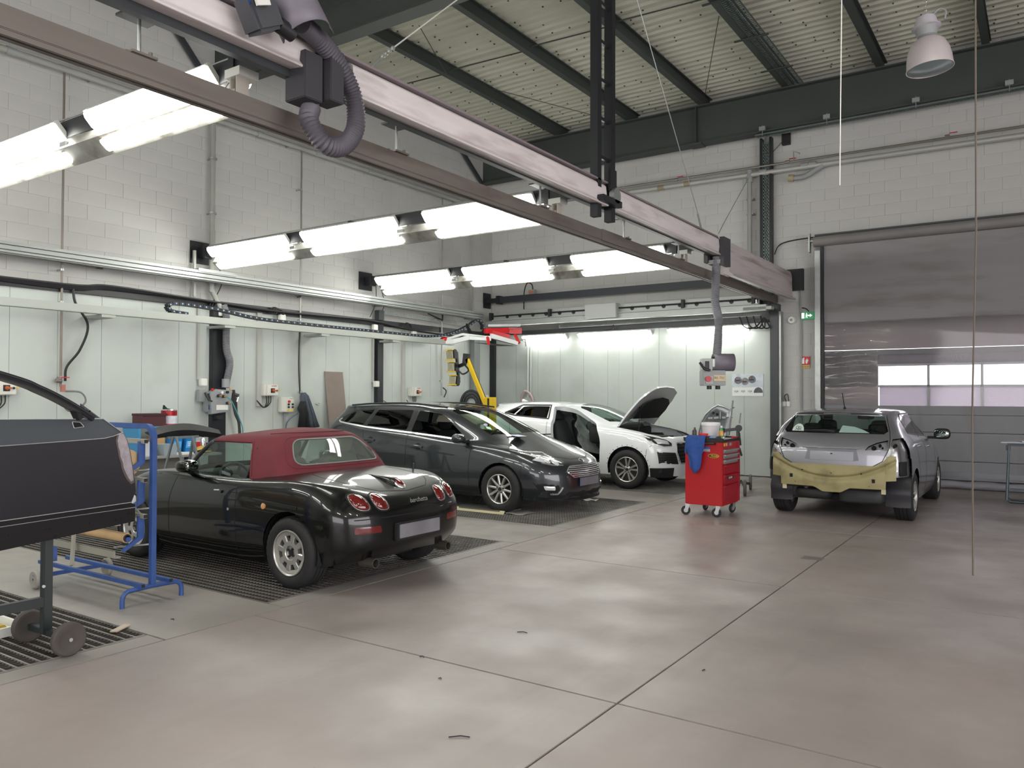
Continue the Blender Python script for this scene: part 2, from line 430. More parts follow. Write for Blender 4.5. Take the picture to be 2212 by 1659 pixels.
# steel posts and head rails of the cladding
def post(nm, wall, a, b, mt=BLACKSTEEL): return MB().bb(a, b).build(nm, mt, wall, smooth=0, bevel=.004)
for y0, y1 in ((.1, .35), (4.05, 4.3), (8.0, 8.26), (11.86, 12.03)): post('steel_post', wl, (XL-.02, y0, 0), (XL+.10, y1, 3.08))
post('steel_post', wb, (XL+.02, YB-.10, 0), (XL+.14, YB+.02, 3.08))
post('head_rail', wl, (XL-.02, -2, 3.05), (XL+.05, YB, 3.17), BLACKSTEEL); post('head_rail', wb, (XL, YB-.05, 3.10), (-4.5, YB+.03, 3.19), DARKSTEEL)
post('end_post', wb, (-4.56, YB-.14, 0), (-4.40, YB+.06, 3.45), DARKSTEEL)
MB().bb((-4.40, YB-.10, 0), (-4.36, YB+.08, 3.3)).build('post_flashing', STEEL, wb)
MB().bb((-8.06, YB-.006, .02), (-7.94, YB+.01, 3.1)).build('joint_cover', PANEL, wb)
# window-less fast door with clear film, outer sectional door with daylight panes
DGREY = mat('door_fabric_grey', '#7f7d7e', .55, var=.05, scale=1.2, dirt='#6d6866', dscale=2, stretch=(.4, 1, 2))
DPINK = mat('sectional_panel', '#a5999b', .55, var=.05, scale=1)
dx0, dx1, dy = -3.60, 1.5, 15.93
d1 = MB().bb((dx0-.10, dy-.10, 0), (dx0+.0, dy+.14, 4.42)).build('door_1', STEEL, smooth=0, bevel=.004, kind='structure')
MB().bb((dx0, dy-.07, 0), (dx0+.05, dy+.03, 4.5)).build('guide_seal', BLACK, d1)
MB().bb((dx1, dy-.10, 0), (dx1+.1, dy+.14, 4.42)).build('guide_rail', STEEL, d1)
m = MB(); vs = []; n = 24; zs = [3.02+1.5*k/n for k in range(n+1)]
for k, z in enumerate(zs):
    y = dy+.004*math.sin(k*1.7)+.004*math.sin(z*5)-.02*max(0, (z-4.35))/.2
    for x in (dx0+.02, (dx0+dx1)/2, dx1): vs.append((x, y+.003*math.sin(x*3+z*2), z))
m.add(vs, [(k*3+i, k*3+i+1, k*3+i+4, k*3+i+3) for k in range(n) for i in (0, 1)]); m.build('curtain', DGREY, d1, smooth=60)
MB().cyl((dx0-.12, dy-.06, 4.60), (dx1+.1, dy-.06, 4.60), .10, 24).build('roller_tube', mat('roller_fabric', '#777472', .6, var=.08, scale=2), d1)
MB().box((dx0-.20, dy-.06, 4.58), (.03, .12, .36)).cyl((dx0-.24, dy-.06, 4.62), (dx0-.10, dy-.06, 4.62), .035, 12).build('roller_bracket', STEEL, d1)
MB().bb((dx0-.1, dy-.09, 4.70), (dx1, dy+.1, 4.73)).build('roller_cover', DARKSTEEL, d1)
film = glass('door_film', (.80, .78, .80), 1.35, .06, dirt=.22)
m = MB(); vs = []; nx, nz = 40, 30
for i in range(nx+1):
    for j in range(nz+1):
        x = dx0+.02+(dx1-dx0-.02)*i/nx; z = 1.46+1.58*j/nz
        w_ = math.exp(-((x-dx0-.5)/.6)**2)
        vs.append((x, dy+.014*w_*math.sin(z*31+.8*math.sin(x*7))+.003*math.sin(z*9+x), z))
m.add(vs, [(i*(nz+1)+j, (i+1)*(nz+1)+j, (i+1)*(nz+1)+j+1, i*(nz+1)+j+1) for i in range(nx) for j in range(nz)]); m.build('clear_film', film, d1, smooth=180)
DLOW = mat('door_lower_fabric', '#75767a', .5, var=.06, scale=1.5, dirt='#6a6867', dscale=1.5, stretch=(2, 1, .5))
for a, b in ((.16, .48), (.49, .98), (.99, 1.29), (1.30, 1.455)):
    MB().bb((dx0+.02, dy-.015, a), (dx1, dy+.015, b)).build('curtain_panel', DLOW, d1, bevel=.006)
MB().bb((dx0+.02, dy-.035, .20), (dx1, dy+.03, .30)).build('bottom_rail', mat('rail_grey', '#6f7276', .4, .4), d1, bevel=.008)
m = MB(); m.tube([(dx0+.02+(dx1-dx0)*k/30, dy, .075+.006*math.sin(k*2.1)) for k in range(31)], [.07+.006*math.sin(k*1.3) for k in range(31)], 14); m.build('floor_seal_tube', mat('seal_fabric', '#84838a', .6, var=.1, scale=6), d1, smooth=60)
dy2 = 16.55
d2 = MB().bb((dx0-.4, dy2-.03, 0), (dx1+.4, dy2+.03, 1.40)).build('door_2', DPINK, smooth=0, kind='structure')
MB().bb((dx0-.4, dy2-.03, 2.42), (dx1+.4, dy2+.03, 2.52)).build('section_rail', mat('rail_dull', '#77757a', .6), d2); MB().bb((dx0-.4, dy2-.03, 2.53), (dx1+.4, dy2+.03, 3.10)).bb((dx0-.4, dy2-.03, 3.11), (dx1+.4, dy2+.03, 3.7)).bb((dx0-.4, dy2-.03, 3.71), (dx1+.4, dy2+.03, 4.6)).build('section_panel', DPINK, d2, kind='stuff')
MB().bb((dx0-.4, dy2-.03, 1.40), (dx0+.9, dy2+.03, 1.80)).build('side_panel', DPINK, d2)
def translucent(name, col, tr):
    m = bpy.data.materials.new(name); m.use_nodes = True; nt = m.node_tree; nt.nodes.clear()
    o = nt.nodes.new('ShaderNodeOutputMaterial'); t = nt.nodes.new('ShaderNodeBsdfTranslucent'); d = nt.nodes.new('ShaderNodeBsdfTransparent'); x = nt.nodes.new('ShaderNodeMixShader')
    t.inputs[0].default_value = lin(col); d.inputs[0].default_value = tr; x.inputs[0].default_value = .45
    nt.links.new(t.outputs[0], x.inputs[1]); nt.links.new(d.outputs[0], x.inputs[2]); nt.links.new(x.outputs[0], o.inputs[0]); return m
PANE = translucent('frosted_pane', '#a5a0a8', (.25, .245, .255, 1)); PANE2 = translucent('dim_frosted_pane', '#7a757a', (.09, .088, .09, 1)); CLEARP = glass('clear_pane', (.93, .94, .96))
for k in range(5):
    a = dx0+.9+.86*k+.02; b = a+.82
    MB().bb((a, dy2-.006, 1.42), (b, dy2+.006, 1.80)).build('window_pane', PANE, d2); MB().bb((a, dy2-.004, 1.84), (b, dy2+.004, 2.20)).build('window_pane', CLEARP, d2)
    MB().bb((b, dy2-.03, 1.40), (b+.04, dy2+.03, 2.22)).build('mullion', ALU, d2)
MB().bb((dx0+.9, dy2-.006, 2.24), (dx1+.3, dy2+.006, 2.42)).build('window_pane', PANE2, d2)
MB().bb((dx0+.88, dy2-.03, 1.80), (dx1+.3, dy2+.03, 1.84)).bb((dx0+.88, dy2-.03, 2.20), (dx1+.3, dy2+.03, 2.24)).build('glazing_bar', ALU, d2, kind='stuff')
MB().bb((dx0-.4, dy2-.02, 1.80), (dx0+.9, dy2+.02, 2.42)).build('end_panel', mat('dim_panel', '#6d686b', .4), d2)

# roof: corrugated sheets on purlins on two deep rafters
rf = MB().bb((-12, -8.4, 7.93), (9, 16.4, 8.05)).build('ceiling', SHEET, smooth=0, kind='structure')
prof = []; y = 0
while y < 1.0-1e-6: prof += [(y, 0), (y+.07, 0), (y+.10, .04), (y+.17, .04)]; y += .2
def sheet_mesh():
    m = MB(); vs = []
    for yy, z in prof+[(1.0, 0)]: vs += [(-11.9, yy, z), (9, yy, z)]
    m.add(vs, [(2*k, 2*k+1, 2*k+3, 2*k+2) for k in range(len(vs)//2-1)]); return m
sh = sheet_mesh().build('roof_sheet', SHEET, rf, smooth=0, fix=False); sh.location = (0, -8.4, 7.86)
for k in range(1, 25):
    o = sh.copy(); COL.objects.link(o); o.location = (0, -8.4+k, 7.86)
def ibeam(m, a, b, h, w, tf=.016, tw=.012):
    """I-section from a to b, top of the section at a.z"""
    a, b = Vector(a), Vector(b); z = Vector((0, 0, 1))
    m.bar(a-z*(tf/2), b-z*(tf/2), w, tf); m.bar(a-z*(h-tf/2), b-z*(h-tf/2), w, tf); m.bar(a-z*(h/2), b-z*(h/2), tw, h-2*tf)
    return m
for i, x in enumerate((-11.0, -9.32, -7.52, -5.87, -4.18, -2.5, -.84, .84, 2.5, 4.2)):
    o = ibeam(MB(), (x, -8, 7.86), (x, 16.2, 7.86), .24, .12).build('purlin', ROOFSTEEL, rf, smooth=0)
for y, nm in ((15.72, 'rafter'), (8.12, 'rafter'), (.3, 'rafter'), (-7.4, 'rafter')):
    o = ibeam(MB(), (-11.9, y, 7.62), (9, y, 7.62), .80, .26, .025, .015)
    if y == 15.72:
        for x in (-6.0, 0.2): o.bb((x-.01, y-.12, 6.85), (x+.01, y+.12, 7.6)).bb((x-.14, y-.16, 6.80), (x+.14, y+.12, 6.84))
    o.build(nm, ROOFSTEEL, rf, smooth=0)
for a, b in (((-11.42, 7.15, 7.6), (-11.42, 7.95, 6.75)), ((-11.42, 14.6, 7.5), (-11.42, 15.55, 6.8))): MB().bar(a, b, .09, .05, (1, 0, 0)).build('knee_brace', DARKSTEEL, wl)
for k, x in enumerate((-11.0, -9.32, -7.52, -5.87, -4.18, -2.5)): MB().tube([(x, 11.62, 7.75), (x+1.68, 11.66, 7.72)], .012, 6).build('tie_rod', ROOFSTEEL, rf)
# perforated cable tray on the purlin at -4.18
PERF = mat('perforated_tray', '#6d7876', .45, .6)
def tray(nm, a, b, w, parent, side, mt=PERF, pitch=.06, rows=3, depth=.03):
    """cable tray with real slots: bars across two rails"""
    a, b, sv = Vector(a), Vector(b), Vector(side).normalized(); d = (b-a); L = d.length; d.normalize(); up = d.cross(sv); m = MB()
    for s in (-1, 1): m.bar(a+sv*(s*w/2), b+sv*(s*w/2), .006, depth, up)
    for r in range(rows+1): q = -w/2+w*r/rows; m.bar(a+sv*q, b+sv*q, w/rows*.45 if 0 < r < rows else .02, .003, up) if abs(d.dot(up)) < .9 else None
    for k in range(int(L/pitch)+1): p = a+d*(k*pitch); m.bar(p-sv*(w/2), p+sv*(w/2), .003, pitch*.5, d)
    o = m.build(nm, mt, parent, smooth=0, fix=False, kind='stuff'); return o
t = thing('roof_cable_tray', 'perforated grey cable tray clipped beside a roof purlin', 'cable tray', (-3.98, 8, 7.6))
tray('tray', (-3.97, 8.3, 7.62), (-3.97, 15.6, 7.62), .26, t, (1, 0, 0))
for y in (8.6, 10.1, 11.6, 13.1, 14.6): MB().bb((-4.35, y-.02, 7.585), (-3.78, y+.02, 7.605)).build('clip_bar', ROOFSTEEL, t)
t = thing('rafter_cable_tray', 'perforated cable tray under the far dark roof beam', 'cable tray', (-2, 15.5, 6.75))
tray('tray', (-4.75, 15.62, 6.76), (3, 15.62, 6.76), .16, t, (0, 1, 0))
for x in (-4.6, -3.4, -1.9, -.5, 1): MB().tube([(x, 15.52, 6.72), (x, 15.52, 6.92), (x+.01, 15.62, 6.93)], .008, 6).bb((x-.06, 15.5, 6.82), (x+.06, 15.56, 6.9)).build('hanger', STEEL, t)
t = thing('wall_cable_tray', 'perforated vertical cable tray between two black posts on the back wall', 'cable tray', (-4.65, 15.9, 4.2))
tray('tray', (-4.65, 15.93, 3.5), (-4.65, 15.93, 6.72), .13, t, (1, 0, 0), pitch=.07)
for x in (-4.745, -4.555): MB().bb((x-.022, 15.90, 3.45), (x+.022, 16.04, 6.8)).build('tray_post', BLACKSTEEL, t)

m = MB()
for y in range(26, 48):
    for x in (-11.0, -9.32, -7.52, -5.87, -4.18, -2.5, -.84):
        for q in (-.16, .16, .5, .84, 1.2):
            if random.random() < .6: m.box((x+q+random.uniform(-.03, .03), y/3+random.choice((.05, .25)), 7.857), (.022, .022, .016))
m.build('roof_screw', DARKSTEEL, rf, smooth=0, kind='stuff', fix=False)

# ================================================================== services on walls and under the roof
# fluorescent fixtures
DIFF = glow('lit_diffuser', TUBE_C, TUBE_W)
DIFF_FILL = glow('fill_diffuser_hall', TUBE_C, TUBE_W*4)  # stronger cover, used by the added fill lights only
LAMPG = mat('lamp_housing', '#c9cbc4', .5)
REFL = mat('dusty_reflector', '#8f8e88', .4, .2, var=.2, scale=7, dirt='#5d564d', dscale=5)
def tube_light(name, label, x0, x1, y, z, tilt, group, w=.17, power=1.0, d=.10):
    """waterproof twin-tube fixture: grey back, lit clear cover, tilted about its length"""
    t = thing(name, label, 'light', ((x0+x1)/2, y, z), group)
    T = Matrix.Translation((0, y, z)) @ Matrix.Rotation(tilt, 4, 'X')
    pr = roundpoly([(-w/2, 0), (-w/2, d*.45), (w/2, d*.45), (w/2, 0)], .015)
    m = MB().prism(pr, 'x', x0, x1); m.xf(T); m.build('housing', LAMPG, t, bevel=.004)
    m = MB(); pts = [(-w/2*.96, 0), (-w/2*.86, -d*.5), (-w/2*.5, -d*.62), (w/2*.5, -d*.62), (w/2*.86, -d*.5), (w/2*.96, 0)]
    vs = []; n = len(pts)
    for x, q in ((x0+.005, .35), (x0+.05, .92), (x0+.09, 1), (x1-.09, 1), (x1-.05, .92), (x1-.005, .35)):
        vs += [(x, py*(.8+.2*q), pz*q) for py, pz in pts]
    m.add(vs, [(i*n+k, i*n+k+1, (i+1)*n+k+1, (i+1)*n+k) for i in range(5) for k in range(n-1)]+[tuple(range(n)), tuple(range(5*n, 6*n))]); m.xf(T)
    m.build('diffuser', DIFF if power < 2 else DIFF_FILL, t, smooth=50)
    for x in (x0+.03, x1-.03):
        m = MB().box((x, 0, .01), (.03, w*1.04, .05)); m.xf(T); m.build('end_clip', LAMPG, t)
    return t
UP = [(-11.1, -9.25), (-8.92, -7.1), (-6.62, -4.95)]
nth = ['first', 'second', 'third']
for row, (y, nm, far) in enumerate(((3.52, 'nearest beam', 0), (7.8, 'middle beam', 1), (11.6, 'far beam', 2), (-.4, 'beam behind', 3))):
    b = thing('lamp_bar', ['black lamp beam nearest the camera, running from wall to rail', 'black lamp beam over the convertible, running from wall plate to rail', 'black lamp beam over the estate car, running from wall plate to rail', 'black lamp beam behind the camera'][row], 'beam', (-8, y, 3.9))
    MB().bar((-11.50, y+.06, 3.93), (-4.42, y+.06, 3.93), .11, .16).build('beam', BLACKSTEEL, b, bevel=.004)
    MB().bb((-11.52, y-.12, 3.76), (-11.49, y+.24, 4.12)).build('wall_plate', BLACKSTEEL, b)
    for x in (-11.3, -8.0, -4.8): MB().bb((x-.03, y-.01, 3.83), (x+.03, y+.13, 4.03)).build('clamp', BLACKSTEEL, b)
    MB().tube([(-11.2, y+.02, 4.02), (-8, y+.01, 4.03), (-4.6, y+.02, 4.02)], .008, 6).build('conduit', GREYPL, b)
    MB().bb((-4.70, y-.13, 3.79), (-4.54, y+.03, 3.85)).build('pulley_block', WHITEPL, b)
    m = MB(); m.cyl((-4.64, y-.07, 3.64), (-4.60, y-.07, 3.64), .085, 20); m.bb((-4.66, y-.12, 3.62), (-4.65, y-.02, 3.80)).bb((-4.59, y-.12, 3.62), (-4.58, y-.02, 3.80)); m.build('pulley_wheel', mat('pulley_dusty', '#b5b0a4', .6), b, kind='stuff')
    for x in ((-7.0, -9.1) if row < 3 else ()): m = MB().bb((x-.05, y-.08, 3.72), (x+.05, y+.02, 3.78)); m.build('hanger_clip', STEEL, b)
    r = MB(); r.prism([(y-.022, 3.825), (y-.098, 3.712), (y+.035, 3.600), (y+.040, 3.606), (y-.088, 3.714), (y-.014, 3.825)], 'x', -10.95, -4.80)
    tag(r.build('reflector_strip', REFL, smooth=0), ['dusty sheet reflector strip under the nearest lamp beam', 'dusty sheet reflector strip under the lamp beam over the convertible', 'dusty sheet reflector strip under the lamp beam over the estate car', 'sheet reflector strip behind the camera'][row], 'reflector')
    for k, (x0, x1) in enumerate(UP):
        w_ = ['wall end', 'middle', 'rail end'][k]
        tube_light('tube_light', 'lit upper tube light at the %s of the %s' % (w_, nm), x0, x1, y-.045, 3.90, R(-48), 'tube lights on the beams')
        tube_light('tube_light', 'lit far-side tube light at the %s of the %s' % (w_, nm), x0+.1, x1+.1, y+.165, 3.90, R(48), 'tube lights on the beams')
        tube_light('tube_light', 'lit lower tube light at the %s of the %s' % (w_, nm), x0+.2, x1+.12, y-.03, 3.66, R(-40), 'tube lights on the beams', w=.11, d=.07)
for k, (x0, x1) in enumerate(((-10.45, -9.25), (-8.92, -7.12), (-6.73, -5.0))):
    tube_light('wall_tube_light', 'lit tube light topping the back wall cladding, %s' % ['behind the white frame and red arm', 'above the white SUV', 'behind the hanging hose'][k], x0, x1, YB-.10, 3.0, R(-38), 'tube lights on the back wall', power=1.0)
# fill lights added over the unseen hall behind the viewer to raise ambient light
for x, y, w_ in ((-6.5, -4, 'left of the open gateway'), (-1.5, -3, 'above the gateway'), (3.5, -3, 'right of the gateway'), (5.5, 4, 'by the side gateway'), (2.2, 1.5, 'in the middle of the hall')): tube_light('hall_fill_light', 'added fill tube light, unseen behind the camera, '+w_, x-.9, x+.9, y, 6.6, 0, 'added hall fill lights', power=2.4)

# suction rail with rubber covers, carried by a dark box beam; brown curtain rail on rods
COVER = mat('pinkish_rubber_cover', '#cdc6c6', .5, var=.05, scale=2, dirt='#b0a6a4', dscale=3, stretch=(3, .5, 3))
COVERD = mat('pinkish_cover_stained', '#b9b0b0', .5, var=.08, scale=3, dirt='#867a72', dscale=2, stretch=(1, .3, 5))
t = thing('suction_rail', 'long pinkish grey suction rail with rubber covers hanging under the roof', 'suction rail', (-4.2, 8, 3.75))
def cover(nm, y0, y1, z0, z1, x=-4.2, w=.07, mt=COVER):
    h = z1-z0
    pr = [(x-w, z0+.02), (x+w*1.25, z0), (x+w*1.3, z0+.012), (x+w*.8, z0+.05), (x+w*.95, z0+h*.5), (x+w*.8, z1-.03), (x+w*.3, z1), (x-w, z1)]
    pp = roundpoly(pr, .012, 3)
    MB().prism([(a, b) for a, b in pp], 'y', y0, y1).build(nm, mt, t, smooth=50)
cover('rubber_cover', -.5, 3.70, 3.80, 4.02); cover('rubber_cover', 4.06, 8.02, 3.76, 4.02); cover('rubber_cover', 8.24, 11.74, 3.76, 4.04)
m = MB(); pr = roundpoly([(-4.24, 3.54), (-4.06, 3.50), (-4.05, 3.515), (-4.12, 3.56), (-4.13, 3.98), (-4.16, 4.06), (-4.24, 4.08)], .02, 3); m.prism(pr, 'y', 12.15, 15.85); m.build('hanging_cover', COVERD, t, smooth=50)
MB().bb((-4.30, -.5, 3.76), (-4.24, 15.95, 3.82)).build('rail_core', DARKSTEEL, t)
MB().bb((-4.32, -.5, 4.03), (-4.14, 11.7, 4.05)).build('top_lip', mat('cover_edge', '#7d7174', .6), t)
MB().bb((-4.26, 15.955, 3.70), (-3.95, 16.06, 4.12)).build('wall_plate', BLACK, t)
t = thing('carrier_bar', 'dark steel box beam beside the suction rail carrying the curtain rail', 'beam', (-4.42, 8, 3.85))
MB().bar((-4.42, -.5, 3.93), (-4.42, 15.95, 3.93), .14, .14).build('beam', mat('beam_black_green', '#24282a', .5), t, bevel=.004)
t = thing('curtain_rail', 'brown grey steel curtain rail hung on threaded rods', 'rail', (-4.45, 8, 3.5))
BROWN = mat('brown_grey_rail', '#6f6862', .5, .2, var=.12, scale=3, dirt='#5a514b', dscale=2.5, stretch=(2, .4, 2))
MB().bb((-4.50, -.5, 3.475), (-4.40, 15.86, 3.60)).build('rail', BROWN, t, bevel=.005)
MB().bb((-4.49, -.5, 3.445), (-4.465, 15.86, 3.475)).build('lower_lip', BROWN, t); MB().bb((-4.435, -.5, 3.445), (-4.41, 15.86, 3.475)).build('lower_lip', BROWN, t)
MB().bb((-4.51, 8.4, 3.47), (-4.39, 8.95, 3.605)).build('splice_plate', BROWN, t)
for y in (1.0, 2.62, 4.86, 7.1, 9.1, 10.9, 13.0):
    MB().cyl((-4.45, y, 3.58), (-4.45, y, 3.88), .011, 8).build('threaded_rod', STEEL, t)
    MB().bb((-4.52, y-.08, 3.598), (-4.38, y+.08, 3.612)).cyl((-4.49, y-.05, 3.60), (-4.49, y-.05, 3.64), .012, 6).cyl((-4.49, y+.05, 3.60), (-4.49, y+.05, 3.64), .012, 6).cyl((-4.41, y+.05, 3.60), (-4.41, y+.05, 3.64), .012, 6).build('rod_foot', BROWN, t, kind='stuff')
    MB().bb((-4.53, y-.10, 3.835), (-4.33, y+.10, 3.85)).build('rod_head', DARKSTEEL, t)
# black lattice hanger from the roof
t = thing('lattice_hanger', 'black steel lattice hanger dropping from the roof to the suction rail', 'hanger', (-4.2, 8.04, 3.7))
for y in (7.86, 8.20): MB().bb((-4.24, y-.045, 3.62), (-4.14, y+.045, 7.8)).build('upright', BLACKSTEEL, t, bevel=.003)
for k in range(8): MB().bb((-4.20, 7.9, 4.3+k*.44), (-4.17, 8.16, 4.34+k*.44)).build('rung', BLACKSTEEL, t)
MB().bb((-4.32, 7.80, 3.78), (-4.06, 8.26, 3.85)).build('foot_plate', BLACKSTEEL, t)
m = MB(); m.cyl((-4.12, 8.14, 3.90), (-4.06, 8.14, 3.90), .09, 20); m.build('cable_pulley', STEEL, t); MB().bb((-4.13, 8.05, 3.95), (-4.10, 8.2, 4.2)).build('strap_plate', BLACKSTEEL, t)

# extraction trolley with hose, nearest (over the convertible)
HOSE = mat('grey_ribbed_hose', '#55525a', .55, var=.06, scale=10); HOSEL = mat('light_grey_hose', '#7f8084', .5, var=.06, scale=10)
def hose(nm, pts, r, mt, parent, pitch=.026, amp=.17, n=16):
    """ribbed hose along a smooth curve"""
    P = spline(pts, 40); L = [0]
    for a, b in zip(P, P[1:]): L.append(L[-1]+(b-a).length)
    N = int(L[-1]/pitch*2); out = []; j = 0
    for k in range(N+1):
        s = L[-1]*k/N
        while j < len(L)-2 and L[j+1] < s: j += 1
        f = (s-L[j])/max(1e-9, L[j+1]-L[j]); out.append(P[j].lerp(P[j+1], min(1, f)))
    return MB().tube(out, [r*(1 if k % 2 else 1-amp) for k in range(N+1)], n).build(nm, mt, parent, smooth=25)
def at(u, v, x): return on(u, v, 'x', x)
TX = -4.15
t = thing('suction_trolley', 'dark grey suction trolley on the rail with a looped ribbed hose above the convertible', 'suction unit', (TX, 3.9, 3.5))
a, b = at(680, 160, TX), at(685, 200, TX)
MB().bb((TX-.14, 3.57, 3.60), (TX+.06, 3.73, 3.92)).build('trolley_box', mat('trolley_grey', '#3b3a3f', .45), t, bevel=.006)
MB().bb((TX-.05, 3.745, 3.62), (TX+.12, 3.87, 3.98)).build('trolley_box', mat('trolley_grey', '#3b3a3f', .45), t, bevel=.006)
MB().cyl(at(672, 192, TX-.05), at(672, 232, TX-.05), .055, 20).build('outlet_pipe', mat('pipe_grey', '#6c6a70', .35, .5), t)
hx = TX+.05
hose('ribbed_hose', [at(672, 232, TX-.05), at(668, 262, TX), at(700, 310, hx), at(740, 316, hx), at(768, 275, hx), at(762, 205, hx), at(728, 135, hx+.02), at(685, 82, hx+.05), at(655, 55, hx+.08)], .068, HOSE, t, .024)
MB().tube(spline([at(660, 150, TX), at(662, 172, TX), at(668, 190, TX-.05)], 5), .02, 8).build('cable', CABLE, t)
# hanging hood with the connection box at the top edge of the picture
t = thing('hose_hood', 'grey hooded connection box with curved cover at the top of the photo', 'suction unit', at(620, 20, -4.05))
c0 = at(630, 10, -4.02); m = MB(); vs = []; n = 12; K = 5
for i in range(K+1):
    for k in range(n+1):
        a = R(-60+200*k/n); w = .30; x = -.2+.42*i/K
        vs.append((x, .155*math.cos(a), .155*math.sin(a)-(.06 if k == 0 else 0)))
m.add(vs, [(i*(n+1)+k, (i+1)*(n+1)+k, (i+1)*(n+1)+k+1, i*(n+1)+k+1) for i in range(K) for k in range(n)])
Mh = frame_at(c0, CR*.45-CU*.9, CF*-.4+CR*.9); m.xf(Matrix.Translation(Vector((0, 0, 0))) @ Mh)
o = m.build('curved_cover', mat('cover_plastic', '#6f6a74', .5, var=.05), t, smooth=60, fix=False)
md = o.modifiers.new('thick', 'SOLIDIFY'); md.thickness = .008
pb = at(560, 30, -3.98); MB().box(pb, (.16, .22, .22), Matrix.Rotation(.5, 3, 'X')).build('connection_box', mat('box_dark', '#45474c', .45), t, bevel=.02)
MB().cyl(at(545, -5, -3.95), at(530, 6, -3.95), .035, 16).build('blue_socket', BLUE, t); MB().cyl(at(600, 52, -3.95), at(632, 75, -3.95), .05, 14).build('black_connector', BLACK, t)
MB().box(at(567, 2, -3.86), (.02, .10, .05), Matrix.Rotation(.4, 3, 'X')).build('label_plate', WHITEPL, t)
# far hanging unit over the trolley cart
X2 = -4.2
t = thing('hanging_suction_unit', 'grey hanging suction unit with vertical hose between SUV and red trolley', 'suction unit', at(1548, 800, X2))
hose('ribbed_hose', [at(1548, 555, X2), at(1546, 610, X2), at(1545, 655, X2), at(1552, 690, X2), at(1551, 735, X2), at(1548, 772, X2)], .067, HOSEL, t, .022)
MB().bb((X2-.16, 11.68, 3.66), (X2-.10, 11.98, 3.96)).bb((X2+.06, 11.76, 3.62), (X2+.13, 12.06, 4.05)).build('trolley_frame', mat('trolley_grey', '#3b3a3f', .45), t, kind='stuff')
MB().bb((X2-.12, 11.74, 3.64), (X2+.08, 11.96, 3.70)).build('hose_socket', GREYPL, t)
MB().tube(spline([at(1532, 518, X2), at(1548, 512, X2), at(1558, 540, X2), at(1556, 565, X2)], 6), .016, 8).build('cable', CABLE, t)
def px(d, u): return d*FPX
s_ = .0073       # metres per photo pixel at this distance
o = at(1545, 800, X2)
def loc(u, v, dy=0): return at(u, v, X2)+CF*dy
def facebox(u0, v0, u1, v1, d, dy=0):
    """box whose front spans these photo pixels at the unit's distance, d metres deep along the view"""
    A = loc(u0, v1, dy); B_ = loc(u1, v1, dy); C = loc(u1, v0, dy); D = loc(u0, v0, dy); bk = Vector((-.56, .83, 0))*d
    right = Vector((CR.x, CR.y, 0))
    A = o+right*(u0-1545)*s_+Vector((0, 0, (800-v1)*s_))+Vector((-.56, .83, 0))*dy; w = right*(u1-u0)*s_; h = Vector((0, 0, (v1-v0)*s_))
    return MB().add([A, A+w, A+w+h, A+h, A+bk, A+w+bk, A+w+h+bk, A+h+bk], [(0, 1, 2, 3), (7, 6, 5, 4), (0, 4, 5, 1), (1, 5, 6, 2), (2, 6, 7, 3), (3, 7, 4, 0)])
facebox(1519, 800, 1567, 832, .22).build('connection_box', GREYPL, t, bevel=.008)
facebox(1519, 775, 1540, 800, .2).build('upper_box', mat('pale_grey', '#a7a9a8', .5), t, bevel=.01)
right = Vector((CR.x, CR.y, 0)); fw = Vector((-.56, .83, 0))
c1 = o+right*(-3*s_)+Vector((0, 0, 18*s_)); m = MB(); vs = []; n = 18
for q in (0, .33):
    for k in range(n+1):
        a = R(-150+300*k/n); vs.append(o+right*((-2+q*130)*s_)+fw*(.08+.14*math.cos(a+PI))+Vector((0, 0, (800-783)*s_+.135*math.sin(a+PI))))
m.add(vs, [(k, k+1, n+2+k, n+1+k) for k in range(n)]); ob = m.build('curved_cover', mat('cover_plastic', '#6f6a74', .5, var=.05), t, smooth=60, fix=False); md = ob.modifiers.new('thick', 'SOLIDIFY'); md.thickness = .01
facebox(1524, 781, 1532, 800, .02, -.02).build('hook_slot', BLACK, t)
MB().tube(spline([o+right*(-32*s_)+Vector((0, 0, 16*s_)), o+right*(-24*s_)+Vector((0, 0, 3*s_))-fw*.05, o+right*(-12*s_)+Vector((0, 0, 0))-fw*.05], 5), .02, 8).build('hook', BLACK, t)
m = MB(); q = o+right*(-15*s_)+Vector((0, 0, -18*s_)); m.cyl(q, q-fw*.04, .045, 14); m.build('red_socket', mat('socket_red', '#b02a32', .4), t)
facebox(1525, 812, 1540, 828, .01, -.012).build('socket_plate', mat('pale_grey', '#a7a9a8', .5), t)
facebox(1542, 810, 1566, 822, .006, -.008).build('label_strip', mat('cream_label', '#cdbb98', .6), t)
lettering('RK-TEC', .055, mat('label_print', '#75654c', .7), t, frame_at(o+right*(9*s_)+Vector((0, 0, -16*s_))-fw*.010, right, (0, 0, 1)), sx=.9)
for u in (1535, 1553): q = o+right*((u-1545)*s_)+Vector((0, 0, -32*s_))+fw*.08; MB().cyl(q, q-Vector((0, 0, .055)), .036, 14).build('bottom_outlet', BLACK, t)

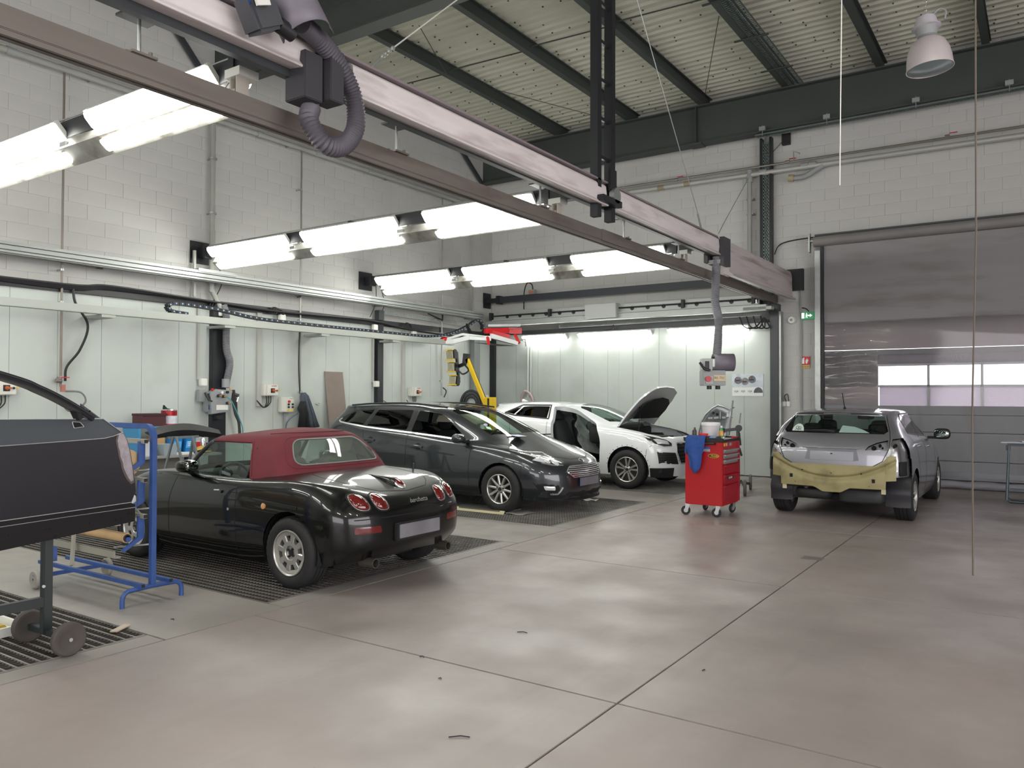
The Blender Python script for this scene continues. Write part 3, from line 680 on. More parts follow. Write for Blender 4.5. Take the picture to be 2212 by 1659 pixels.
# steel cables, pull cords, pendant lamp
def wire(nm, label, pts, r=.004, mt=STEEL, cat='cable'):
    o = MB().tube(pts, r, 6).build(nm, mt); return tag(o, label, cat)
t = thing('stay_cable', 'steel stay cable with turnbuckle rising from the suction rail by the hose loop', 'cable', (-4.2, 4.25, 4.0))
p = [at(785, 158, -4.2), at(800, 148, -4.2), at(822, 125, -4.2), at(850, 103, -4.2), at(980, 5, -4.2)]
MB().tube(p, .006, 6).build('wire_rope', mat('pale_rope', '#b9bab3', .6), t); MB().tube(p[1:3], .011, 8).build('turnbuckle_pin', STEEL, t)
for s in (-.014, .014): MB().tube([p[1]+Vector((0, 0, s)), p[2]+Vector((0, 0, s))], .006, 6).build('turnbuckle', STEEL, t)
for k in range(4): MB().cyl(p[2].lerp(p[3], .15+.25*k), p[2].lerp(p[3], .25+.25*k), .016, 8).build('rope_clamp', STEEL, t)
MB().tube([p[-1], p[-1]+(p[-1]-p[-2])*1.4], .006, 6).build('wire_rope', mat('pale_rope', '#b9bab3', .6), t)
t = thing('stay_cable', 'thin dark stay cable running down to the far hanging suction unit', 'cable', at(1520, 510, -4.2))
MB().tube([at(1376, 0, -4.2), at(1505, 452, -4.2), at(1517, 505, -4.2)], .006, 6).build('wire_rope', STEEL, t); MB().tube([at(1507, 462, -4.2), at(1516, 500, -4.2)], .014, 8).build('turnbuckle', STEEL, t)
wire('wall_stay', 'thin stay cable from the far suction unit up to the back wall pipe', [at(1552, 505, -4.2), on(1562, 485, 'x', -4.2), Vector((-4.95, 15.95, 6.15))], .006)
wire('roof_wire', 'thin bracing wire slanting under the near roof purlins', [on(905, 55, 'z', 7.55), on(965, 160, 'z', 7.58)], .007, ROOFSTEEL)
wire('roof_wire', 'thin bracing wire slanting towards the lattice hanger', [on(1065, 192, 'z', 7.58), on(1285, 250, 'z', 7.5)], .007, ROOFSTEEL)
wire('roof_wire', 'thin bracing wire hanging beside the perforated roof tray', [on(1553, 35, 'z', 7.55), on(1522, 210, 'y', 15.5)], .007, ROOFSTEEL)
wire('pull_cord', 'short white pull cord hanging before the back wall', [on(1818, -160, 'y', 5), on(1818, 0, 'y', 5), on(1814, 400, 'y', 5)], .0035, mat('cord_white', '#d5d5cf', .7), 'cord')
wire('pull_cord', 'long brown rope hanging at the right before the grey door', [on(2107, -160, 'y', 4), on(2107, 0, 'y', 4), on(2105, 500, 'y', 4)+Vector((.006, 0, 0)), on(2100, 900, 'y', 4), on(2102, 1243, 'y', 4)], .004, mat('rope_brown', '#5b534a', .9), 'rope')
lx, ly, lz = -1.08, 10.0, 5.31
t = thing('pendant_lamp', 'silver high bay pendant lamp hanging on a chain from the roof', 'lamp', (lx, ly, lz))
tl = Matrix.Translation((lx, ly, lz)) @ Matrix.Rotation(R(-4), 4, 'Y') @ Matrix.Translation((-lx, -ly, -lz))
m = MB(); m.lathe([(.07, .36), (.12, .345), (.175, .30), (.212, .22), (.232, .12), (.239, .03), (.240, 0), (.245, 0), (.245, .012), (.236, .014)], (lx, ly, lz), (0, 0, 1), 40); m.xf(tl); m.build('dome', mat('lamp_dome', '#e6dcdd', .3, .45), t, smooth=50)
m = MB(); m.lathe([(.001, -.025), (.12, -.018), (.232, .004)], (lx, ly, lz), (0, 0, 1), 32); m.xf(tl); m.build('lens', mat('lamp_lens', '#6f7d7b', .2), t, smooth=60)
m = MB(); m.lathe([(.07, .36), (.10, .38), (.115, .43), (.118, .47)], (lx, ly, lz), (0, 0, 1), 20); m.xf(tl); m.build('collar', GREYPL, t)
m = MB(); m.lathe([(.118, .47), (.155, .475), (.15, .49), (.125, .50), (.112, .56), (.095, .60), (.001, .605)], (lx, ly, lz), (0, 0, 1), 12); m.xf(tl); m.build('ballast_housing', mat('lamp_cap', '#b9b4bb', .5), t, smooth=30)
MB().tube(spline([(lx+.02, ly, lz+.6), (lx+.10, ly, lz+.66), (lx+.16, ly, lz+.62), (lx+.15, ly, lz+.53)], 6), .01, 6).build('cable', GREYPL, t)
for k in range(40):
    z = lz+.60+k*.05; MB().tube([(lx-.04+.012*math.cos(a), ly+.012*math.sin(a)*(k % 2), z+.03*math.sin(a)) if k % 2 == 0 else (lx-.04, ly+.012*math.cos(a), z+.03*math.sin(a)) for a in [2*PI*i/8 for i in range(8)]], .0035, 4, closed=True).build('chain_link', CHROME, t, smooth=0)

# pipes and conduits on the left wall
PIPEG = mat('grey_plastic_pipe', '#8f918c', .5, var=.1, scale=3); PIPES = mat('steel_pipe', '#8d8b84', .35, .7, var=.1, scale=3)
xp = -11.33
t = thing('wall_pipe', 'thick grey vacuum pipe running high along the left wall', 'pipe', (xp, 8, 6.18))
MB().cyl((xp, 2, 6.15), (xp, 15.5, 6.15), .045, 14).build('pipe', PIPEG, t)
for y in (4.9, 6.7, 7.7, 8.9, 10.2, 11.6, 13): MB().cyl((xp, y-.06, 6.15), (xp, y+.06, 6.15), .054, 14).build('pipe_sleeve', GREYPL, t)
for y in (3.6, 6.0, 9.6, 12.2, 14.5): MB().bb((-11.5, y-.012, 6.13), (xp, y+.012, 6.17)).build('pipe_bracket', STEEL, t)
t = thing('air_pipe', 'thin steel air line with shut-off valves high on the left wall', 'pipe', (xp, 8, 6.28))
MB().cyl((xp+.03, 2, 6.27), (xp+.03, 15.5, 6.27), .017, 10).build('pipe', PIPES, t)
def valve(parent, p, d=(0, 1, 0)):
    p = Vector(p); d = Vector(d)
    MB().cyl(p-d*.04, p+d*.04, .03, 10).build('valve_body', PIPES, parent); MB().bar(p+Vector((.03, 0, .05)), p+Vector((.03, 0, .05))+d*.13, .025, .012).build('valve_handle', RED, parent)
for y in (5.75, 10.0, 12.4):
    valve(t, (xp+.03, y, 6.27)); MB().tube(arc((xp+.03, y-.12, 6.35), .06, 0, 180, 8, 'yz')+[(xp+.03, y-.18, 6.27)], .011, 6).build('swan_neck', PIPES, t)
def drop(nm, label, y, z0, z1, r=.014, mt=PIPES, x=-11.36, clips=(), cat='pipe'):
    t = thing(nm, label, cat, (x, y, z0)); MB().cyl((x, y, z0), (x, y, z1), r, 10).build('pipe', mt, t)
    for z in clips: MB().bb((-11.5, y-.008, z-.01), (x, y+.008, z+.01)).cyl((x, y, z-.015), (x, y, z+.015), r*1.6, 10).build('pipe_clip', STEEL, t, kind='stuff')
    return t
PB = mat('brown_steel_pipe', '#7a726a', .45, .4, var=.1, scale=4)
t1 = drop('drop_pipe', 'thin brown air drop pipe on the left wall above the grey car door', 5.6, 1.72, 6.15, .016, PB, clips=(5.3, 3.35, 2.9, 1.85))
MB().box((-11.34, 5.62, 1.70), (.05, .05, .10)).build('regulator', mat('regulator_red', '#a5685c', .5), t1); valve(t1, (-11.34, 5.56, 1.80))
MB().tube(spline([(-11.34, 5.64, 1.66), (-11.30, 5.85, 1.64), (-11.28, 5.90, 1.50), (-11.32, 5.72, 1.38), (-11.34, 5.62, 1.48), (-11.34, 5.60, 1.60)], 6), .013, 6).build('air_hose', mat('hose_grey', '#6d6f6e', .6), t1)
MB().tube([(-11.36, 5.6, 3.47), (-11.34, 5.68, 3.46), (-11.32, 6.12, 3.44)], .016, 8).build('side_arm', PB, t1); MB().box((-11.32, 6.10, 3.45), (.04, .09, .05)).build('valve_body', BRAKE, t1)
t1 = drop('vacuum_drop_pipe', 'grey plastic vacuum drop pipe on the left wall behind the lamp beam plate', 7.98, 3.3, 6.15, .045, PIPEG, x=-11.36, clips=(5.5, 4.6))
MB().tube(spline([(-11.36, 7.98, 3.35), (-11.34, 8.08, 3.15), (-11.32, 8.16, 3.0)], 5), .045, 10).build('pipe_bend', PIPEG, t1)
hose('ribbed_hose', [(-11.30, 8.17, 3.10), (-11.27, 8.2, 2.9), (-11.26, 8.2, 2.4), (-11.26, 8.27, 2.15), (-11.27, 8.22, 1.85), (-11.27, 8.2, 1.74)], .062, HOSEL, t1, .02)
MB().cyl((-11.27, 8.2, 1.74), (-11.27, 8.2, 1.88), .065, 16).build('hose_cuff', GREYPL, t1)
t1 = drop('drop_pipe', 'thin air drop pipe on the left wall above the hanging jacket', 9.85, 1.62, 6.15, .014, PIPES, clips=(5.4, 3.45, 3.0)); MB().tube(spline([(-11.34, 9.82, 2.9), (-11.34, 9.80, 2.2), (-11.34, 9.83, 1.65)], 6), .012, 6).build('cable', CABLE, t1); MB().tube([(-11.36, 9.85, 3.43), (-11.30, 9.73, 3.40)], .018, 8).build('side_arm', BRAKE, t1)
t1 = drop('drop_pipe', 'thin air drop pipe on the left wall near the infrared dryer', 13.95, 1.62, 6.15, .014, PIPES, clips=(5.2, 3.35, 1.95))
MB().tube([(-11.34, 13.95, 3.45), (-11.30, 13.9, 3.32), (-11.30, 13.4, 3.42)], .016, 8).build('side_arm', BRAKE, t1); MB().tube(spline([(-11.34, 13.97, 1.80), (-11.31, 14.05, 1.72), (-11.33, 14.0, 1.58)], 5), .014, 6).build('outlet_hook', BRAKE, t1)
drop('conduit', 'grey electric conduit at the far end of the left wall', 15.1, 3.4, 5.9, .02, PIPEG)
for y, z0, z1, lab in ((8.98, 1.42, 3.15, 'plastic cable duct above the switch box behind the convertible'), (12.72, 1.3, 3.15, 'plastic cable duct above the switch box behind the estate car'), (7.78, 1.86, 3.1, 'thin cable duct beside the steel post by the gauge board'), (11.80, 1.88, 3.1, 'thin cable duct beside the second steel post'), (7.70, 3.2, 3.95, 'short cable duct below the near lamp beam plate')):
    w = .05 if z1-z0 > 1.5 and y in (8.98, 12.72) else .02
    o = MB().bb((-11.44, y-w, z0), (-11.395, y+w, z1)).build('cable_duct', mat('duct_grey', '#a9aaa4', .5), bevel=.004); tag(o, lab, 'cable duct')
for y, z, lab in ((7.83, 1.82, 'small white switch on the left wall beside the gauge board'), (11.83, 1.85, 'small white switch on the left wall beside the second post'), (8.16, 2.98, 'white junction box at the top of the near steel post'), (9.42, 3.0, 'white junction box with looped cables on the black tray'), (11.78, 3.0, 'white junction box at the top of the second steel post'), (12.98, 2.98, 'white junction box with looped cable near the far corner')):
    o = MB().box((-11.35, y, z), (.08, .12, .12)).build('junction_box', WHITEPL, bevel=.01); tag(o, lab, 'junction box')
for y, n, lab in ((9.25, 4, 'loop of black cables over the tray at the junction box'), (8.05, 3, 'loop of black cables over the tray at the near post'), (12.75, 2, 'loop of black cable over the tray near the far corner')):
    t = thing('cable_loop', lab, 'cables', (-11.34, y, 3.05))
    for k in range(n): MB().tube(arc((-11.34+.012*k, y+.03*k, 3.05), .12-.012*k, 0, 180, 10, 'yz'), .011, 6).build('cable', CABLE, t)
t = thing('cable_bundle', 'bundle of black cables running along the top of the wall cladding', 'cables', (-11.36, 7, 3.1))
for k in range(4): MB().tube(spline([(-11.36+.02*k, -1, 3.17+.012*k), (-11.36+.02*k, 3, 3.16), (-11.36+.02*k, 5.6, 3.10+.015*k), (-11.36+.02*k, 6.3, 3.16+.012*k), (-11.36+.02*k, 8.0, 3.14), (-11.36+.02*k, 9.3, 3.10), (-11.36+.02*k, 11.5, 3.13), (-11.36+.02*k, 13.0, 3.02), (-11.36+.02*k, 15.6, 2.98)], 6), .017, 6).build('cable', mat('cable_dark', '#2b2c2e', .6), t)
wire('hanging_cable', 'black cable looping down the left wall beside the first drop pipe', spline([(-11.36, 5.75, 3.12), (-11.34, 5.78, 2.9), (-11.33, 5.95, 2.6), (-11.34, 5.85, 2.25), (-11.36, 5.68, 2.0), (-11.36, 5.66, 1.8)], 8), .018, CABLE)
for y, yy, lab in ((7.8, 8.1, 'thin black cable dropping from the lamp beam over the convertible'), (11.6, 11.95, 'thin black cable dropping from the lamp beam over the estate car'), (11.5, 11.7, 'second thin cable dropping behind the far beam plate')):
    wire('lamp_cable', lab, spline([(-11.15, y+.1, 3.85), (-11.25, yy, 3.5), (-11.36, yy-.05, 3.2)], 6), .008, CABLE)

# robot dryer: upper and lower rail on the left, gantry along the back, cable chain
t = thing('upper_guide_rail', 'long aluminium upper guide rail along the left wall', 'rail', (-11.2, 9, 3.5))
for a, b in ((3.455, 3.48), (3.495, 3.545), (3.56, 3.60)): MB().bb((-11.30, -1, a), (-11.16, 15.3, b)).build('rail_profile', ALU, t)
MB().bb((-11.29, -1, 3.44), (-11.20, 15.3, 3.60)).build('rail_web', mat('alu_shade', '#8e9190', .5, .4), t)
MB().bb((-11.32, 7.6, 3.58), (-11.15, 8.3, 3.63)).build('rail_splice', ALU, t)
for y in (.2, 4.2, 8.1, 11.9, 15.0): MB().bb((-11.50, y-.04, 3.44), (-11.28, y+.04, 3.52)).build('wall_bracket', STEEL, t)
t = thing('lower_guide_rail', 'pale lower guide rail on brackets along the left wall', 'rail', (-11.0, 9, 2.8))
RAILP = mat('pale_rail', '#a6aaa4', .5, .2)
MB().bb((-11.07, -1, 2.74), (-10.95, 13.9, 2.85)).build('rail', RAILP, t, bevel=.004)
for y in (2.2, 6.05, 8.05, 10.1, 12.0): MB().bb((-11.44, y-.10, 2.70), (-10.96, y+.10, 2.74)).build('wall_bracket', RAILP, t)
t = thing('cable_chain', 'black segmented cable chain with blue dots lying on the lower guide rail', 'cable chain', (-11.0, 10, 2.9))
CH = mat('chain_plastic', '#1f2125', .5); CB = mat('chain_dot_blue', '#8fa9cf', .4)
pth = spline([(-11.0, 7.3, 2.86), (-11.0, 7.02, 2.88), (-11.0, 6.95, 2.94), (-11.0, 7.05, 3.0), (-11.0, 7.43, 3.0), (-11.0, 7.93, 2.97), (-11.0, 8.65, 2.90), (-11.0, 9.87, 2.885), (-11.0, 11.3, 2.88), (-11.0, 12.6, 2.88), (-11.0, 13.3, 2.91), (-10.98, 13.9, 3.03), (-10.95, 14.4, 3.22), (-10.93, 14.6, 3.34), (-10.9, 14.75, 3.36), (-10.88, 14.85, 3.25), (-10.86, 14.8, 3.1)], 30)
acc = 0; prev = pth[0]; last = pth[0]
for p in pth[1:]:
    acc += (p-prev).length; prev = p
    if acc > .095:
        d = (p-last).normalized()
        l = MB().bar(last+d*.004, p-d*.004, .09, .05, (0, 0, 1) if abs(d.z) < .9 else (0, 1, 0)).build('chain_link', CH, t, smooth=0)
        q = (p+last)/2; MB().cyl(q+Vector((.044, 0, 0)), q+Vector((.052, 0, 0)), .012, 8).build('link_dot', CB, l, smooth=0)
        last = p; acc = 0
yg = 15.4
t = thing('gantry_rail', 'aluminium gantry beam with round holes along the back wall', 'gantry', (-7.8, yg, 3.3))
MB().bb((-11.2, yg, 3.28), (-4.50, yg+.14, 3.40)).build('lower_beam', ALU, t, bevel=.006)
MB().bb((-11.0, yg+.06, 3.42), (-4.65, yg+.10, 3.60)).build('upper_plate', ALU, t)
MB().cyl((-11.0, yg+.02, 3.52), (-4.65, yg+.02, 3.52), .016, 10).build('shaft', BRAKE, t)
MB().bb((-11.0, yg-.01, 3.405), (-4.65, yg+.05, 3.43)).build('guide_strip', RAILP, t)
for k in range(17):
    x = -10.6+k*.36
    if -8.45 < x < -7.6: continue
    MB().cyl((x, yg+.052, 3.50), (x, yg+.062, 3.50), .045, 16).build('round_hole', BLACK, t)
MB().bb((-8.42, yg-.12, 3.32), (-7.66, yg+.12, 3.62)).build('drive_box', mat('drive_box', '#b5b9b6', .4), t, bevel=.012)
for x in (-9.4, -6.2, -4.75, -11.05): MB().bb((x-.03, yg-.02, 3.42), (x+.03, yg+.1, 3.60)).build('shaft_bearing', BLACK, t)
MB().bb((-4.95, yg, 3.3), (-4.40, yg+.18, 3.36)).build('end_carriage', RAILP, t); MB().cyl((-4.7, yg+.05, 3.42), (-4.7, yg+.05, 3.55), .035, 12).build('end_roller', CHROME, t)
t = thing('gantry_cable_tray', 'perforated cable tray with loose cables under the back gantry', 'cable tray', (-7.5, 15.8, 3.2))
tray('tray', (-9.4, 15.85, 3.235), (-4.75, 15.85, 3.27), .07, t, (0, 0, 1), mt=STEEL, pitch=.05, rows=1)
for k in range(4): MB().tube(spline([(-5.15+.14*k, 15.8, 3.22), (-5.05+.13*k, 15.78, 3.02-.01*k), (-4.85+.1*k, 15.8, 2.99), (-4.65, 15.8, 3.18)], 8), .014, 6).build('loose_cable', CABLE, t)
MB().tube(spline([(-8.0, 15.85, 3.22), (-8.02, 15.85, 3.12), (-8.3, 15.9, 3.08)], 6), .012, 6).build('loose_cable', CABLE, t)
t = thing('side_cable_tray', 'perforated cable tray on the left wall near the far corner', 'cable tray', (-11.38, 13.5, 3.3))
tray('tray', (-11.36, 11.95, 3.34), (-11.36, 15.4, 3.30), .07, t, (0, 0, 1), mt=STEEL, pitch=.05, rows=1)
MB().bb((-11.42, 11.85, 3.16), (-11.30, 12.0, 3.36)).build('bracket_box', DARKSTEEL, t)
t = thing('wall_box_section', 'black box beam mounted along the back wall above the gantry', 'beam', (-8.6, 15.85, 3.95))
MB().bar((-11.1, 15.80, 3.95), (-4.5, 15.80, 3.95), .12, .15).build('beam', mat('beam_blue_black', '#2c3038', .45), t, bevel=.004)
MB().bb((-11.50, 15.72, 3.78), (-11.47, 16.0, 4.15)).build('wall_plate', BLACKSTEEL, t); MB().bar((-11.48, 15.80, 3.95), (-11.0, 15.80, 3.95), .10, .1).bb((-11.12, 15.72, 3.85), (-11.02, 15.88, 4.05)).build('clamp', BLACKSTEEL, t)
b_ = MB().box((-10.1, 15.78, 4.08), (.16, .12, .10)).build('socket', GREYPL, t, bevel=.008); MB().box((-10.1, 15.712, 4.07), (.12, .01, .05)).build('orange_lid', mat('orange_lid', '#b9683c', .5), t); MB().tube(spline([(-10.1, 15.8, 4.13), (-10.12, 15.78, 4.26), (-10.25, 15.78, 4.30), (-10.38, 15.85, 4.1), (-10.42, 15.9, 3.7)], 6), .014, 6).build('plug_cable', CABLE, t)

# folded robot arm: white frame and red joints
t = thing('robot_dryer_arm', 'folded white dryer frame with red joints under the gantry corner', 'dryer arm', (-10.2, 14.0, 2.9))
WF = mat('white_frame', '#d6dad8', .4)
G1 = lambda u, v, d=0: on(u, v, 'y', 13.6+d)
for nm, pts, w, h in (('frame_bar', [(942, 738), (980, 738), (1015, 729), (1060, 731)], .05, .10), ('frame_bar', [(965, 733), (1000, 722), (1048, 728)], .05, .05)):
    for a, b in zip(pts, pts[1:]): MB().bar(G1(*a), G1(*b), w, h).build(nm, WF, t, bevel=.006)
MB().bar(G1(1060, 727, .2), G1(1117, 742, .8), .10, .08).build('frame_bar', WF, t, bevel=.006); MB().bar(G1(1060, 722, .2), G1(1112, 737, .8), .06, .03).build('frame_bar', WF, t, bevel=.004)
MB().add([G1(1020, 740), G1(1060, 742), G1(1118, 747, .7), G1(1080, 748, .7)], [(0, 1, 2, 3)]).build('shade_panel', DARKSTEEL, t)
q = [G1(1047, 712, .3), G1(1098, 709, .8), G1(1098, 722, .8), G1(1050, 716, .3)]
MB().bar(G1(1047, 715, .3), G1(1098, 714, .8), .12, .11).build('red_arm', RED, t, bevel=.01); MB().bar(G1(1060, 718, .3), G1(1100, 728, .8), .10, .09).build('red_arm', RED, t, bevel=.008)
MB().bar(G1(1098, 714, .8), G1(1127, 715, 1.0), .05, .13).build('red_bracket', RED, t, bevel=.01); MB().bar(G1(1112, 722, .9), G1(1122, 742, .9), .04, .06).build('red_bracket', RED, t, bevel=.006)
for k in range(6): p = G1(1103+k*4, 711, .75); MB().cyl(p, p-Vector((-.56, .83, 0))*.03, .012, 8).build('bracket_hole', BLACK, t)
MB().bar(G1(1008, 726), G1(1050, 729), .03, .025).build('red_bar', RED, t); MB().bar(G1(1053, 727, -.05), G1(1056, 745, -.05), .06, .05).build('red_joint', RED, t, bevel=.01)
m = MB(); m.ball(G1(960, 733), (.10, .10, .055)); m.build('red_beacon', RED, t, smooth=60)
for k in range(3): MB().tube(spline([G1(1008, 700, .6), G1(1015+4*k, 722, .5), G1(1035+5*k, 722, .5), G1(1045, 712+2*k, .4)], 6), .02, 6).build('arm_cable', CABLE, t)
MB().bar(G1(1052, 704, .8), G1(1122, 703, 1.4), .2, .05).build('carriage', STEEL, t); MB().tube([G1(1122, 735, .9), G1(1134, 733, .9), G1(1136, 748, .9)], .02, 8).build('drop_elbow', PIPEG, t)

# back wall: pipes, sign, siren, poster, conduits
t = thing('vacuum_pipe', 'grey vacuum pipe with a branch running along the back wall', 'pipe', (-4, 15.95, 6.1))
yp = 15.93
MB().cyl((-8.1, yp, 6.14), (3, yp, 6.02), .05, 14).build('pipe', mat('pale_pipe', '#a5a6a2', .4, .2), t)
for x in (-6.9, -6.3, -4.7, -3.9, -3.75): MB().cyl((x-.07, yp, 6.125), (x+.07, yp, 6.12), .058, 14).build('pipe_sleeve', mat('sleeve_brown', '#8a8069', .5) if x < -6 else GREYPL, t)
MB().tube(spline([(-3.55, yp, 6.08), (-3.75, yp, 5.98), (-3.90, yp-.02, 5.90), (-4.1, yp-.02, 5.90)], 5), .05, 12).build('branch', GREYPL, t); MB().cyl((-4.1, yp-.02, 5.90), (-4.2, yp-.02, 5.915), .07, 14).build('branch_cap', mat('cap_beige', '#9d9272', .6), t)
MB().cyl((-4.98, yp, 6.1), (-4.98, yp, 3.4), .045, 12).build('down_pipe', PIPEG, t); MB().cyl((-4.98, yp, 6.2), (-4.98, yp, 5.95), .06, 12).build('tee', GREYPL, t)
for z in (5.6, 5.3, 4.2): MB().bb((-5.05, yp, z), (-4.91, 16.08, z+.03)).build('pipe_clip', STEEL, t)
t = thing('air_line', 'steel air line with red valves running along the back wall', 'pipe', (-4, 15.9, 6.25))
MB().cyl((-8.1, yp-.02, 6.26), (3, yp-.02, 6.18), .022, 10).build('pipe', PIPES, t)
for x in (-6.55, -4.22, -1.45): valve(t, (x, yp-.03, 6.24), (1, 0, 0))
MB().tube([(-4.1, yp-.03, 6.24), (-4.1, yp-.05, 6.42), (-3.98, yp-.05, 6.36)], .013, 6).build('swan_neck', PIPES, t)
o = MB().bb((-4.36, 15.99, 6.62), (-4.20, 16.08, 6.90)).build('wall_bracket', BLACK, bevel=.006); tag(o, 'small black anchor plate under the far roof beam', 'bracket')
wire('anchor_wire', 'short thin wire from the black anchor plate to the cable tray', [(-4.28, 15.98, 6.74), (-4.6, 15.95, 6.42)], .006, CABLE)
wire('door_cable', 'black cable curving from the tray to the door roller', spline([(-4.5, 15.98, 4.45), (-4.42, 16.0, 4.62), (-4.2, 16.05, 4.70), (-3.6, 16.05, 4.73)], 6), .012, CABLE)
t = thing('sign_conduit', 'grey conduit bending down beside the exit sign', 'cable duct', (-4.02, 16.05, 1.5))
MB().tube(spline([(-4.2, 16.05, 4.08), (-4.05, 16.05, 4.07), (-4.01, 16.05, 3.98), (-4.01, 16.05, 3.6), (-4.01, 16.05, 1.5), (-4.01, 16.05, .1)], 6), .018, 8).build('conduit', GREYPL, t); MB().tube(spline([(-4.01, 16.05, 3.36), (-3.92, 16.05, 3.34), (-3.86, 16.05, 3.28)], 5), .01, 6).build('sign_cable', CABLE, t)
t = thing('exit_sign', 'green and white emergency exit sign with arrow beside the door', 'sign', (-3.87, 16.04, 3.13))
MB().bb((-3.995, 16.0, 3.125), (-3.745, 16.08, 3.265)).build('sign_box', mat('sign_green', '#3c8f63', .4, emit='#2f9a63', estr=.25), t, bevel=.006)
SW = glow('sign_lit', (.9, 1, .92), 1.1)
MB().prism([(-3.87, 3.185), (-3.83, 3.185), (-3.83, 3.165), (-3.785, 3.197), (-3.83, 3.23), (-3.83, 3.21), (-3.87, 3.21)], 'y', 15.995, 16.0).build('arrow', SW, t)
MB().bb((-3.985, 15.995, 3.145), (-3.935, 16.0, 3.25)).build('door_symbol', SW, t); MB().prism([(-3.915, 3.15), (-3.895, 3.18), (-3.89, 3.15), (-3.875, 3.15), (-3.885, 3.205), (-3.87, 3.2), (-3.88, 3.225), (-3.91, 3.215), (-3.905, 3.19)], 'y', 15.995, 16.0).ball((-3.892, 15.997, 3.238), (.01, .003, .01), 8, 6).build('running_figure', SW, t, kind='stuff')
t = thing('fire_extinguisher_sign', 'red fire extinguisher sign with yellow strip on the block wall', 'sign', (-3.93, 16.06, 2.18))
MB().bb((-4.01, 16.06, 2.24), (-3.85, 16.08, 2.40)).build('red_plate', mat('sign_red', '#c01d2e', .5), t); MB().bb((-4.01, 16.06, 2.17), (-3.85, 16.08, 2.235)).build('yellow_strip', mat('sign_yellow', '#c9a86a', .6), t)
SG = mat('sign_white', '#e6e4e0', .6)
MB().bb((-3.995, 16.055, 2.26), (-3.95, 16.06, 2.35)).bb((-3.985, 16.055, 2.35), (-3.96, 16.06, 2.37)).bar((-3.97, 16.057, 2.375), (-3.945, 16.057, 2.365), .004, .01).build('extinguisher_symbol', SG, t, kind='stuff')
MB().prism([(-3.925, 2.26), (-3.90, 2.26), (-3.875, 2.32), (-3.88, 2.36), (-3.89, 2.33), (-3.90, 2.375), (-3.91, 2.33), (-3.92, 2.35), (-3.93, 2.30)], 'y', 16.055, 16.06).build('flame_symbol', SG, t)
for k in range(3): MB().bb((-3.99+k*.045, 16.056, 2.19), (-3.96+k*.045, 16.06, 2.215)).build('strip_mark', mat('mark_brown', '#a5823c', .6), t)
t = thing('wall_siren', 'round white wall siren on the block wall below the suction rail', 'siren', (-4.19, 16.0, 3.13))
m = MB(); m.lathe([(.001, -.06), (.035, -.055), (.04, -.03), (.055, -.03), (.062, -.045), (.075, -.02), (.08, 0)], (-4.19, 16.06, 3.13), (0, 1, 0), 24); m.build('siren_body', WHITEPL, t); m = MB(); m.lathe([(.001, -.075), (.022, -.07), (.03, -.05)], (-4.19, 16.06, 3.13), (0, 1, 0), 16); m.build('siren_cone', GREYPL, t)
for x, lab in ((-4.30, 'double white socket on the block wall beside the dark end post'),):
    t = thing('wall_socket', lab, 'socket', (x, 16.06, 1.45)); MB().bb((x-.075, 16.04, 1.42), (x-.005, 16.08, 1.52)).build('socket_box', WHITEPL, t, bevel=.006); MB().bb((x+.005, 16.04, 1.42), (x+.075, 16.08, 1.52)).build('socket_box', WHITEPL, t, bevel=.006); MB().tube(spline([(x, 16.05, 1.52), (x-.03, 16.04, 1.62), (x+.03, 16.04, 1.66), (x+.05, 16.05, 1.52)], 5), .008, 6).build('lead', CABLE, t)
t = thing('wall_poster', 'printed poster with three round pictures on the white back wall', 'poster', (-5.05, 15.99, 1.6))
MB().bb((-5.37, 15.985, 1.62), (-4.73, 15.998, 2.07)).build('sheet', mat('poster_paper', '#c3ccd2', .6, var=.12, scale=7, dirt='#8fa4ae', dscale=4), t)
MB().bb((-5.36, 15.983, 1.63), (-4.74, 15.985, 1.80)).build('lower_print', mat('poster_white', '#dcdedd', .6), t)
for k, (x, z) in enumerate(((-5.24, 1.945), (-5.10, 1.92), (-4.955, 1.96))):
    MB().cyl((x, 15.979, z), (x, 15.983, z), .075, 24).build('round_picture', mat('poster_grey_%d' % k, ['#6f7376', '#7d8083', '#60666a'][k], .6, var=.6, scale=18), t)
    MB().bb((x-.05, 15.978, z-.02), (x+.04, 15.979, z+.012)).build('picture_subject', mat('poster_dark', '#33383c', .6), t); MB().cyl((x-.035, 15.977, z+.025), (x-.035, 15.979, z+.025), .014, 10).build('picture_accent', mat('poster_accent', '#b5624a', .6), t)
m = MB(); m.prism([(-4.92, 1.69)]+[(-4.83+.09*math.cos(R(a)), 1.70+.10*math.sin(R(a))) for a in range(180, -1, -15)]+[(-4.74, 1.69)], 'y', 15.979, 15.983); m.build('wheel_picture', mat('poster_wheel', '#4c5256', .6, var=.4, scale=15), t)
for k, s in enumerate(('1Q4', '1Q5', '1Q4')): lettering(s, .05, mat('poster_dark', '#33383c', .6), t, frame_at((-5.28+k*.14, 15.978, 1.72), (1, 0, 0), (0, 0, 1)))
lettering('- - - - -', .05, mat('poster_dark', '#33383c', .6), t, frame_at((-5.0, 15.978, 2.04), (1, 0, 0), (0, 0, 1)))

